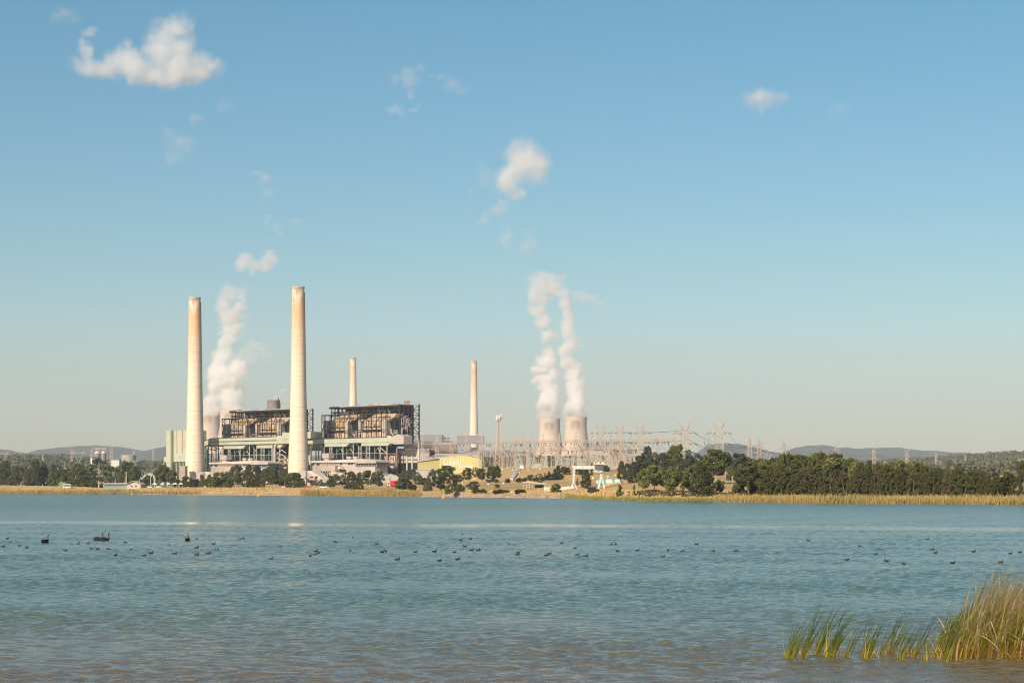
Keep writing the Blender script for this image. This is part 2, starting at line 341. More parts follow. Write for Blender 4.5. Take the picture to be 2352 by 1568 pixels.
# ------------------------------------------------------------------ rocks, reeds and grass at the far shore
def shore_rocks():
    base = bmesh.new(); bmesh.ops.create_icosphere(base, subdivisions=1, radius=1)
    bv = np.array([v.co[:] for v in base.verts]); bf = np.array([[v.index for v in f.verts] for f in base.faces]); base.free()
    V = []; Fc = []; k = 0
    for _ in range(2600):
        u = rnd.choice([rnd.uniform(300, 700), rnd.uniform(880, 1300), rnd.uniform(960, 1300)]); a, b = tcol(u)
        f = rnd.random() ** 1.4 * .8; Y = a[0] + (a[1] - a[0]) * f - .4; z = b[1] * f; s = rnd.uniform(.25, .75)
        q = bv * (1 + .35 * nr.normal(size=(len(bv), 1)) * .6) * [s * 1.3, s, s * .7]
        V.append(q + [(u - UH) / F * Y, Y, z]); Fc.append(bf + k); k += len(bv)
    m_ = mat('shore_stone', (.40, .31, .22), .9, .3, .6, (.16, .12, .09), .7)
    tag(np_mesh('shore_rocks', np.vstack(V), np.vstack(Fc), m_), 'pale tan boulders lining the far waterline', kind='stuff')
shore_rocks()
def blades(name, label, spots, m_, hgt, w, lean=.12):
    """spots: list of (x, y, z, scale); three-sided upright blades"""
    P = np.array(spots); n = len(P); h = hgt * P[:, 3] * (.6 + .6 * nr.rand(n)); an = nr.rand(n) * 3.14; lx = (nr.normal(size=n) * .12 + lean) * h; ly = nr.normal(size=n) * .12 * h
    dx = np.cos(an) * w / 2; dy = np.sin(an) * w / 2; z0 = P[:, 2] - .1
    V = np.stack([np.stack([P[:, 0] - dx, P[:, 1] - dy, z0], -1), np.stack([P[:, 0] + dx, P[:, 1] + dy, z0], -1),
                  np.stack([P[:, 0] + dx * .5 + lx, P[:, 1] + dy * .5 + ly, z0 + h], -1), np.stack([P[:, 0] - dx * .5 + lx, P[:, 1] - dy * .5 + ly, z0 + h], -1)], 1).reshape(-1, 3)
    i = np.arange(n) * 4; o = np_mesh(name, V, np.stack([i, i + 1, i + 2, i + 3], -1), m_); tag(o, label, kind='stuff')
def reed_mat(name, a, b, c):
    m_, n_, bs = newmat(name); P = n_.pos('Object')
    f1 = n_.noise(n_.vmath('MULTIPLY', P, (.05, .05, .1)), 1, 4, .6); f2 = n_.noise(n_.vmath('MULTIPLY', P, (1.6, 1.6, .15)), 1, 2, .6)
    n_.put(bs.inputs['Base Color'], n_.mix(n_.mrange(f2, .35, .65), n_.mix(n_.mrange(f1, .38, .62), a, b), c)); bs.inputs['Roughness'].default_value = .8
    bs.inputs['Specular IOR Level'].default_value = .15
    return m_
M_reed = reed_mat('shore_reed', (.14, .155, .042), (.35, .25, .085), (.48, .34, .14))
M_reedg = reed_mat('green_shore_reed', (.12, .15, .04), (.22, .23, .065), (.34, .30, .10))
M_dry = reed_mat('dry_grass_blades', (.46, .31, .12), (.38, .26, .10), (.60, .43, .20))
def strip(u0, u1, d0, d1, n):
    out = []
    for _ in range(n):
        u = rnd.uniform(u0, u1); a, b = tcol(u); Y = a[0] + rnd.uniform(d0, d1)
        out.append(((u - UH) / F * Y, Y, max(-.1, Hu(u, Y)), rnd.uniform(.7, 1.1) * (1 + .25 * mnoise.noise(Vector((u * .08, 0, 0))))))
    return out
blades('reed_belt', 'golden green reed belt along the right shoreline', strip(1640, 2700, -2, 8, 24000), M_reed, 1.75, .10)
blades('reed_belt', 'low green reeds fringing the point beside the crane', strip(1285, 1660, -2, 5, 9000), M_reedg, 1.15, .10)
blades('reed_belt', 'green and straw reeds at the left waterline', strip(-200, 320, -3, 6, 9000) + strip(290, 460, -1, 3, 1600), M_reed, 2.6, .20)
blades('reed_belt', 'yellow green reeds below the power station', strip(690, 965, -2, 8, 8000), M_reed, 2.2, .16)
blades('dry_grass', 'straw coloured grass along the lake banks', strip(-200, 960, 6, 46, 14000) + strip(960, 1300, 6, 60, 8000) + strip(1290, 1700, 8, 90, 7000), M_dry, .75, .32, .05)
# ------------------------------------------------------------------ tall chimneys and cooling towers
def chimney_mat(name, ztop, zbot, rust=1.0):
    m_, n_, bs = newmat(name); P = n_.pos('Object'); s = n_.sep(P); h = ztop - zbot
    ang = n_.math('ARCTAN2', s[0], n_.math('MULTIPLY', s[1], -1.0))
    ringn = n_.noise(n_.vmath('MULTIPLY', P, (.02, .02, .55)), 1, 5, .75); big = n_.noise(n_.vmath('MULTIPLY', P, (.12, .12, .03)), 1, 4, .6)
    c = n_.mix(n_.mrange(ringn, .3, .7), (.68, .56, .43), (.82, .72, .59))
    lines = n_.math('FRACT', n_.math('MULTIPLY', s[2], 1 / 7.5)); ln = n_.mrange(lines, 0, .09, .75, 0)
    c = n_.mix(n_.math('MULTIPLY', ln, n_.mrange(big, .4, .6)), c, (.34, .25, .17))
    f = n_.mrange(s[2], h * .60, h * .90, 0, 1); st = n_.noise(n_.vmath('MULTIPLY', P, (.55, .55, .045)), 1, 4, .6, .4)
    rustf = n_.math('MULTIPLY', n_.math('MULTIPLY', f, n_.mrange(st, .36, .52)), .78 * rust); c = n_.mix(rustf, c, (.66, .34, .13))
    # the weathering fan of soot under the rim on the lake side
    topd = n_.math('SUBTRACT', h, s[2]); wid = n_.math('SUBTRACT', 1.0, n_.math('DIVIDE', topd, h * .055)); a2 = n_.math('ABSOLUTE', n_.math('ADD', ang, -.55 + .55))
    fan = n_.math('MULTIPLY', n_.mrange(n_.math('SUBTRACT', wid, n_.math('MULTIPLY', a2, .75)), 0, .5), n_.mrange(n_.noise(n_.vmath('MULTIPLY', P, (1.2, 1.2, .3)), 1, 4, .7), .38, .55))
    c = n_.mix(n_.math('MULTIPLY', fan, .8), c, (.13, .12, .10))
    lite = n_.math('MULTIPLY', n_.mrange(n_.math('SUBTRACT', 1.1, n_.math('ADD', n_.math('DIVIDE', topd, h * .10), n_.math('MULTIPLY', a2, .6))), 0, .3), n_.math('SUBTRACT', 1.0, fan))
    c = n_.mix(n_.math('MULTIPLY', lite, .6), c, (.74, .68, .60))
    seam = n_.math('MULTIPLY', n_.mrange(n_.math('ABSOLUTE', n_.math('ADD', ang, .06)), .0, .05, .5, 0), n_.mrange(s[2], h * .3, h * .7, .0, 1))
    c = n_.mix(seam, c, (.45, .25, .12))
    spot = n_.noise(n_.vmath('MULTIPLY', P, (.7, .7, .22)), 1, 2, .5); c = n_.mix(n_.mrange(spot, .70, .74, 0, .6), c, (.36, .17, .08))
    n_.put(bs.inputs['Base Color'], c); bs.inputs['Roughness'].default_value = .9; bs.inputs['Specular IOR Level'].default_value = .15
    return m_
def chimney(label, x, y, z0, ztop, prof, group, rust=1.0, far=False):
    o = empty('chimney', label, 'chimney', (x, y, z0), 0, group)
    h = ztop - z0; m_ = chimney_mat('chimney_concrete', h, 0, rust)
    pz = [p[0] for p in prof]; pr = [p[1] for p in prof]
    P = [(float(np.interp(z, pz, pr)), z) for z in np.linspace(0, h - 1.6, 40)]
    a = MB(); a.lathe(P, 56, cap=False); a.build('shaft', m_, o, smooth=True)
    r = P[-1][0]; b = MB(); b.lathe([(r + .02, h - 1.6), (r + .35, h - 1.4), (r + .35, h), (r - 1.0, h), (r - 1.0, h - 9), (.01, h - 9)], 56, cap=False)
    b.build('rim', mat('chimney_rim', (.52, .47, .40), .9, .2, .8, (.10, .09, .08), .5), o)
    if not far:
        l = MB()
        for zz in np.arange(3, h - 9, 6.0):
            rr_ = float(np.interp(zz, pz, pr)); l.beam((rr_ * .94 + .35, rr_ * .3, zz), (float(np.interp(zz + 6, pz, pr)) * .94 + .35, rr_ * .3, zz + 6), .5)
        l.build('ladder', mat('rusty_ladder', (.22, .15, .10)), o)
    return o
cp = [(0, 9.2), (10, 8.7), (45, 7.4), (86, 6.35), (168, 5.1)]
chimney('tall cream concrete chimney beside the green coal tower, left of the nearer pair', -282.1, 1770, 5, 174, cp, 'concrete chimneys')
chimney('tall cream concrete chimney standing between the two boiler houses', -180.2, 1678, 5, 174, cp, 'concrete chimneys')
fp = [(0, 12.5), (60, 11.0), (130, 9.0), (250, 7.2)]
v1 = at(811, 821, 4910); chimney('thin distant chimney rising behind the right boiler house roof', v1.x, v1.y, v1.z - 250, v1.z, fp, 'concrete chimneys', .7, True)
v2 = at(1088.5, 829, 5044); chimney('thin distant chimney standing alone right of the boiler houses, above the yellow green hall', v2.x, v2.y, v2.z - 250, v2.z, fp, 'concrete chimneys', 1.1, True)

def tower_mat():
    m_, n_, bs = newmat('tower_concrete'); P = n_.pos('Object'); s = n_.sep(P)
    a = n_.noise(n_.vmath('MULTIPLY', P, (.01, .01, .2)), 1, 5, .7); c = n_.mix(n_.mrange(a, .3, .7), (.52, .425, .34), (.62, .52, .425))
    ang = n_.math('ARCTAN2', s[0], n_.math('MULTIPLY', s[1], -1.0)); rib = n_.math('SINE', n_.math('MULTIPLY', ang, 60))
    a2 = n_.math('ABSOLUTE', ang); zz = n_.mrange(s[2], 84, 114, 0, 1); zt = n_.mrange(s[2], 117, 126, 1, 0)
    st = n_.math('MULTIPLY', n_.math('MULTIPLY', zz, zt), n_.math('MULTIPLY', n_.mrange(a2, .35, .75, 1, 0), n_.mrange(n_.math('ADD', n_.noise(n_.vmath('MULTIPLY', P, (.12, .12, .03)), 1, 4, .7), n_.math('MULTIPLY', rib, .06)), .36, .62)))
    c = n_.mix(n_.math('MULTIPLY', st, .75), c, (.20, .175, .16))
    n_.put(bs.inputs['Base Color'], c); bs.inputs['Roughness'].default_value = .95; bs.inputs['Specular IOR Level'].default_value = .1
    return m_
M_tower = tower_mat()
def cooling_tower(label, u, vt, Y):
    p = at(u, vt, Y); z0 = p.z - 132; o = empty('cooling_tower', label, 'cooling tower', (p.x, p.y, z0), 0, 'cooling towers')
    pr = [(46, 8), (44.2, 14), (40.5, 34), (37, 54), (33.6, 74), (31.2, 94), (30.6, 106), (30.9, 118), (31.6, 130), (31.6, 132), (30.6, 132), (30.4, 110)]
    sm = []
    for (ra, za), (rb, zb) in zip(pr[:8], pr[1:9]):
        for f in (0, .33, .66): sm.append((ra + (rb - ra) * f, za + (zb - za) * f))
    a = MB(); a.lathe(sm + pr[8:], 72, cap=False); a.build('shell', M_tower, o, smooth=True)
    l = MB()
    for k in range(36):
        t0 = 2 * math.pi * k / 36; t1 = t0 + math.pi / 36; t2 = t0 - math.pi / 36
        for t in (t1, t2): l.beam((47.5 * math.cos(t0), 47.5 * math.sin(t0), -6), (46 * math.cos(t), 46 * math.sin(t), 8.2), 1.0)
    l.build('leg_ring', mat('tower_leg_concrete', (.42, .37, .31)), o)
    return o
cooling_tower('pale cooling tower behind the switchyard, left of the steaming pair on the right', 1262.5, 961.5, 5850)
cooling_tower('pale cooling tower behind the switchyard, right of the steaming pair on the right', 1322.8, 957.8, 5650)
cooling_tower('cooling tower just right of the left chimney, lower rim of that pair', 480.7, 945.8, 5900)
cooling_tower('cooling tower partly hidden by the left boiler house, higher rim of that pair', 530.8, 941.2, 5700)

# ------------------------------------------------------------------ steam and clouds: closed hulls filled with lumpy vapour
def puff(name, label, cat, tr, blobs, Y, dens, lump=1.0, edge=(.05, .35), amp=.75, thin=None, group=None, dz=1.0, col=(.999, .999, .999), grow=1.22, thick=1.0, freq=1.0):
    """tr maps blob coordinates to image columns / rows; blobs are (a, b, ra, rb) ellipsoids at distance Y"""
    s = Y / F; B = []; st = cat == 'steam'; grow = 1.5 if st else 1.5; amp = amp * 1.12 if st else amp * 1.25; lump = 1.55
    u0, v0 = tr(0, 0); ua, va = tr(1000, 1000); k = (ua - u0) / 1000.0
    for q in blobs:
        u, v = tr(q[0], q[1]); p = at(u, v, Y); ra = q[2] * k * s * grow; rb = q[3] * k * s * grow
        B.append((p.x, p.y + rnd.uniform(-.25, .25) * ra, p.z, ra, (ra + rb) / 2 * dz, rb))
    A = np.array(B); org = A[:, :3].mean(0); L = A[:, :3] - org; rad = A[:, 3:]
    bm = bmesh.new()
    for c, r_ in zip(L, rad):
        g = 1.66 if st else 1.5; bmesh.ops.create_icosphere(bm, subdivisions=3, radius=1, matrix=Matrix.Translation(c) @ Matrix.Diagonal((r_[0] * g, r_[1] * g, r_[2] * g, 1)))
    me = bpy.data.meshes.new(name); bm.to_mesh(me); bm.free(); tmp = bpy.data.objects.new('tmp', me); scene.collection.objects.link(tmp)
    md = tmp.modifiers.new('r', 'REMESH'); md.mode = 'VOXEL'; md.voxel_size = float(np.mean(rad)) * .22
    dg = bpy.context.evaluated_depsgraph_get(); me2 = bpy.data.meshes.new_from_object(tmp.evaluated_get(dg)); bpy.data.objects.remove(tmp); bpy.data.meshes.remove(me)
    me2.name = name; me2.materials.clear()
    m_ = bpy.data.materials.new(name + '_vapour'); m_.use_nodes = True; n_ = NT(m_); n_.n.remove(n_.n['Principled BSDF'])
    P = n_.pos('Object'); rm = float(np.mean(rad)); f1 = 1.0 / (rm * 1.5) * freq
    wn_ = n_.n.new('ShaderNodeTexNoise'); n_.put(wn_.inputs['Vector'], P); wn_.inputs['Scale'].default_value = f1 * .8; wn_.inputs['Detail'].default_value = 3.0
    Pw = n_.vmath('ADD', P, n_.vmath('MULTIPLY', n_.vmath('SUBTRACT', wn_.outputs['Color'], (.5, .5, .5)), (rm * 1.0 * lump,) * 3))
    cur = None
    for c, r_ in zip(L, rad):
        d = n_.vmath('MULTIPLY', n_.vmath('SUBTRACT', Pw, tuple(c)), tuple(1 / r_)); f = n_.math('SUBTRACT', 1.0, n_.vmath('LENGTH', d))
        cur = f if cur is None else n_.math('SMOOTH_MAX', cur, f, .3)
    ns = n_.noise(Pw, f1 * (2.3 if cat == 'steam' else 1.8), 8, .68)
    val = n_.math('ADD', cur, n_.math('MULTIPLY', n_.math('SUBTRACT', ns, .53), amp * 1.9))
    mr = n_.new('ShaderNodeMapRange', _interpolation_type='SMOOTHSTEP'); n_.put(mr.inputs[0], val); mr.inputs[1].default_value = edge[0] + .04; mr.inputs[2].default_value = edge[1] + (.55 if cat == 'cloud' else .15)
    den = n_.math('MULTIPLY', mr.outputs[0], dens * (3.0 if cat == 'steam' else 1.7))
    if thin:   # (z where full, z where thin, factor)
        den = n_.math('MULTIPLY', den, n_.mrange(n_.sep(P)[2], thin[0] - org[2], thin[1] - org[2], 1.0, thin[2]))
    vp = n_.new('ShaderNodeVolumePrincipled'); vp.inputs['Color'].default_value = (*col, 1); vp.inputs['Anisotropy'].default_value = 0.0
    n_.put(vp.inputs['Density'], den); n_.t.links.new(vp.outputs[0], n_.n['Material Output'].inputs['Volume'])
    me2.materials.append(m_); o = link(bpy.data.objects.new(name, me2)); o.location = org
    tag(o, label, cat, group); return o
t1 = lambda a, b: (344.5 + .17104 * a, 631.6 + .17104 * b)
puff('steam_plume', 'wide white steam plume rising right of the left chimney from the left cooling towers', 'steam', t1,
     [(795, 1835, 120, 60), (795, 1790, 120, 90), (800, 1690, 120, 110), (1090, 1800, 135, 60), (1090, 1730, 140, 90), (1085, 1640, 150, 120), (1050, 1480, 180, 130), (900, 1480, 110, 110), (1010, 1350, 200, 130), (1180, 1260, 140, 110), (920, 1240, 110, 110), (960, 1110, 125, 120), (1000, 960, 100, 110),
      (1060, 850, 110, 100), (1010, 700, 90, 90), (1130, 690, 130, 120), (1080, 530, 140, 130), (1200, 430, 120, 110), (1010, 380, 105, 120), (1090, 230, 140, 100), (1240, 300, 80, 90)],
     5780, .030, thin=(330, 640, .16), group='steam plumes', dz=.8, edge=(.0, .45), amp=.95)
puff('steam_wisp', 'faint torn steam drifting right of the wide left plume', 'steam', t1, [(1390, 960, 120, 80), (1520, 1010, 110, 70), (1360, 1090, 100, 80), (1250, 1060, 80, 70), (1490, 920, 90, 50), (1560, 1080, 90, 60)], 5780, .0042, group='steam plumes', amp=1.15, edge=(.0, .4))
t2 = lambda a, b: (1177.1 + .2198 * a, 631.6 + .2198 * b)
puff('steam_plume', 'narrow billowing steam column above the left of the two right cooling towers', 'steam', t2,
     [(387, 1465, 108, 70), (380, 1370, 105, 90), (375, 1270, 95, 90), (365, 1160, 85, 80), (330, 1090, 85, 50), (425, 1030, 50, 80), (290, 1000, 75, 45), (365, 900, 85, 75), (400, 790, 50, 60), (370, 640, 85, 65), (410, 580, 60, 55), (310, 500, 75, 75),
      (250, 350, 75, 80), (235, 220, 75, 80), (290, 110, 120, 100), (410, 60, 125, 85), (300, 40, 110, 70), (370, 150, 90, 70), (330, 235, 60, 60)], 5850, .034, thin=(300, 640, .15), group='steam plumes', edge=(.0, .42), amp=.9)
puff('steam_plume', 'narrow billowing steam column above the right of the two right cooling towers', 'steam', t2,
     [(662, 1448, 108, 70), (665, 1360, 92, 90), (662, 1260, 84, 90), (660, 1150, 78, 80), (645, 1040, 75, 70), (655, 950, 80, 60), (590, 890, 60, 60), (560, 790, 78, 70), (625, 690, 80, 75), (570, 600, 60, 80), (565, 490, 58, 80), (575, 390, 55, 70),
      (565, 290, 70, 75), (510, 200, 75, 65), (450, 140, 75, 65)], 5650, .034, thin=(300, 620, .19), group='steam plumes', edge=(.0, .42), amp=.85)
puff('steam_wisp', 'thin grey streak of steam trailing right from the top of the right plumes', 'steam', t2, [(680, 220, 90, 45), (780, 240, 110, 45), (900, 290, 90, 22)], 5650, .004, group='steam plumes', amp=.8, edge=(.0, .4))
puff('steam_wisp', 'small puff of steam venting over the left boiler house roof', 'steam', r2, [(1668, 200, 22, 40), (1680, 150, 24, 34), (1690, 105, 28, 30), (1745, 60, 34, 26), (1800, 10, 55, 24)], 1820, .08, group='steam plumes', amp=.9, edge=(.0, .4), thin=(88, 100, .3))
t3 = lambda a, b: (143.6 + .1587 * a, 23 + .1587 * b); ID = lambda a, b: (a, b)
G = 'small clouds in the blue sky'
puff('cloud', 'large bright white cloud at the upper left of the sky', 'cloud', t3,
     [(1650, 270, 220, 150), (1480, 420, 240, 190), (1470, 620, 260, 210), (1780, 560, 200, 200), (1750, 780, 260, 220), (1990, 860, 240, 190), (1650, 930, 340, 170), (1350, 930, 250, 150), (1100, 820, 260, 160), (820, 740, 210, 160), (580, 840, 250, 120), (350, 850, 170, 120),
      (330, 620, 90, 130), (310, 460, 60, 130), (400, 310, 110, 60), (900, 540, 90, 90), (2120, 780, 110, 130)], 9500, .0115, group=G, edge=(-.08, .5), amp=.72, dz=.9)
puff('cloud', 'small ragged wisp of cloud in the extreme upper left corner', 'cloud', ID, [(145, 32, 28, 18), (165, 45, 20, 10), (130, 40, 18, 12)], 9500, .0022, group=G, amp=1.0)
t4 = lambda a, b: (832.6 + .12207 * a, 132.1 + .12207 * b)
puff('cloud', 'thin ragged arching cloud high above the right boiler house', 'cloud', t4,
     [(610, 410, 120, 110), (850, 320, 200, 110), (1100, 230, 160, 90), (900, 470, 190, 120), (930, 680, 95, 150), (1290, 350, 120, 50), (1480, 370, 130, 90), (1700, 500, 180, 120), (1860, 620, 150, 80)], 9500, .0034, group=G, amp=1.0, edge=(-.05, .5))
puff('cloud', 'thin flat strip of cloud just under the ragged arching one', 'cloud', t4, [(600, 980, 170, 75), (730, 1040, 120, 60), (950, 1000, 150, 45), (1040, 870, 75, 60)], 9500, .0040, group=G, amp=.9, edge=(-.05, .5))
t5 = lambda a, b: (1062.3 + .249 * a, 298.6 + .249 * b)
puff('cloud', 'bright rounded cloud in mid sky above the right cooling towers', 'cloud', t5,
     [(600, 230, 160, 120), (520, 340, 130, 130), (430, 460, 110, 100), (680, 330, 120, 130), (540, 560, 50, 60)], 9500, .0120, group=G, edge=(-.08, .45), amp=.62)
puff('cloud', 'faint torn scraps left of the bright rounded mid sky cloud', 'cloud', t5, [(240, 440, 90, 70), (170, 360, 70, 50), (90, 570, 60, 40), (390, 220, 70, 60)], 9500, .0022, group=G, amp=1.1, edge=(-.05, .5))
puff('cloud', 'slanting tapered scrap just below the bright mid sky cloud', 'cloud', t5, [(370, 660, 70, 60), (330, 740, 85, 50), (200, 820, 65, 45)], 9500, .0058, group=G, amp=.9)
puff('cloud', 'little grey pink puff midway between mid sky cloud and right plumes', 'cloud', t5, [(610, 1050, 90, 85), (590, 960, 50, 60), (400, 1000, 75, 90), (390, 920, 50, 50)], 9500, .0035, group=G, amp=1.05)
puff('cloud', 'small flat bright cloud alone in the upper right sky', 'cloud', ID, [(1753, 232, 42, 19), (1745, 224, 30, 15), (1792, 226, 24, 8)], 9500, .0062, group=G, amp=.8, edge=(-.05, .6))
puff('cloud', 'barely visible scrap right of the small flat upper right cloud', 'cloud', ID, [(1928, 252, 28, 22)], 9500, .0010, group=G, amp=1.0)
puff('cloud', 'tiny tuft below the right end of the large left cloud', 'cloud', ID, [(450, 272, 17, 11)], 9500, .004, group=G)
puff('cloud', 'tiny faint tuft right of the other tuft under the large left cloud', 'cloud', ID, [(516, 246, 22, 14)], 9500, .0016, group=G)
puff('cloud', 'grey ragged scrap below the large left cloud', 'cloud', ID, [(384, 315, 22, 24), (415, 330, 28, 28), (405, 355, 20, 20)], 9500, .0021, group=G, amp=1.1)
t6 = lambda a, b: (344.5 + .17576 * a, 356 + .17576 * b)
puff('cloud', 'small pinkish puff with a tail, upper one above the left plume', 'cloud', t6, [(1500, 310, 95, 100), (1400, 270, 100, 50), (1570, 480, 80, 70)], 9500, .0042, group=G, amp=.95)
puff('cloud', 'pair of small torn scraps midway above the left plume', 'cloud', t6, [(1540, 840, 65, 70), (1680, 950, 85, 50), (1920, 860, 95, 60), (1730, 1020, 50, 50)], 9500, .0035, group=G, amp=1.05)
puff('steam_puff', 'soft two lobed puff hanging just above the left steam plume', 'steam', t6, [(1230, 1400, 115, 95), (1340, 1460, 80, 75), (1580, 1350, 105, 110), (1500, 1450, 120, 65)], 5780, .0085, group='steam plumes', amp=.8)
puff('cloud', 'long flat low cloud streak close to the right horizon', 'cloud', ID, [(2120, 996, 90, 4.5), (2230, 998, 90, 4)], 30000, .00016, group='low cloud streaks on the horizon', amp=.5, dz=.5)
puff('cloud', 'flat low cloud streak at the far right edge of the horizon', 'cloud', ID, [(2330, 992, 60, 4), (2240, 990, 40, 3)], 30000, .00018, group='low cloud streaks on the horizon', amp=.5, dz=.5)
puff('cloud', 'pale low cloud bank over the blue hills behind the right pylons', 'cloud', ID, [(1900, 1000, 60, 9), (1800, 998, 40, 6)], 30000, .00018, group='low cloud streaks on the horizon', amp=.6, dz=.5)
puff('cloud', 'small grey smudge low in the sky left of the green coal tower', 'cloud', ID, [(315, 935, 28, 16)], 26000, .0004, group=G, amp=.9)
puff('cloud', 'tiny faint smudge low in the sky at the far left', 'cloud', ID, [(122, 922, 16, 9)], 26000, .0004, group=G, amp=.9)
# ------------------------------------------------------------------ power station, laid out on its own axes (s along the front, t to the back)
OC = Vector((-180.2, 1678.0, 0)); E1 = Vector((.74224, -.67013, 0)); E2 = Vector((.67013, .74224, 0)); PA = math.atan2(-.67013, .74224)
def S(u, t):
    k = (u - UH) / F; return (k * (OC.y + t * E2.y) - OC.x - t * E2.x) / (E1.x - k * E1.y)
def Zp(u, v, t): return CH + (VH - v) * (OC.y + S(u, t) * E1.y + t * E2.y) / F
def s3(a, t): return S(689.1 + a * .1709, t)
def s2(a, t): return S(344.5 + a * .1709, t)
def z3(a, b, t): u, v = r3(a, b); return Zp(u, v, t)
def z2(a, b, t): u, v = r2(a, b); return Zp(u, v, t)
def pthing(name, label, cat, s, t, z=4.0, group=None):
    p = OC + E1 * s + E2 * t; o = empty(name, label, cat, (p.x, p.y, z), PA, group); return o, (s, t, z)
M_steel = mat('brown_steelwork', (.042, .032, .028), .8, .25, .3)
M_void = mat('painted_interior_shade', (.018, .020, .026), .9, .3, .2)  # near-black colour stands in for shade inside halls, recesses and openings
M_tan = mat('tan_cladding', (.58, .43, .29), .85, .2, .12, (.36, .20, .10), .6, streak=True, ridges=1.2)
M_beige = mat('beige_duct', (.60, .53, .44), .85, .15, .15, (.25, .18, .12), .4, streak=True)
M_green = mat('pale_green_cladding', (.45, .48, .375), .7, .10, .08, (.34, .38, .26), .35, streak=True, ridges=1.0)
M_greend = mat('green_trim', (.17, .24, .18), .7, .2)
M_grey = mat('grey_metal_cladding', (.47, .435, .40), .7, .12, .1, (.27, .22, .18), .4, streak=True, ridges=1.0)
M_pale = mat('pale_steel', (.46, .455, .41), .7, .12, .3)
M_roof = mat('dusty_roof_sheet', (.60, .52, .46), .8, .15, .08)
M_con = mat('stained_concrete', (.43, .375, .32), .9, .18, .12, (.38, .22, .12), .5, streak=True)
M_glass = mat('dark_window_glass', (.10, .13, .15), .15, .1)
M_rust = mat('rusty_ductwork', (.36, .20, .14), .85, .3, .3)
M_louv = mat('cream_louvre', (.66, .61, .54), .8, .1, .2)
M_white = mat('white_paint', (.78, .76, .72), .6, .06)
M_dark = mat('black_trim', (.04, .04, .045), .7, .1)

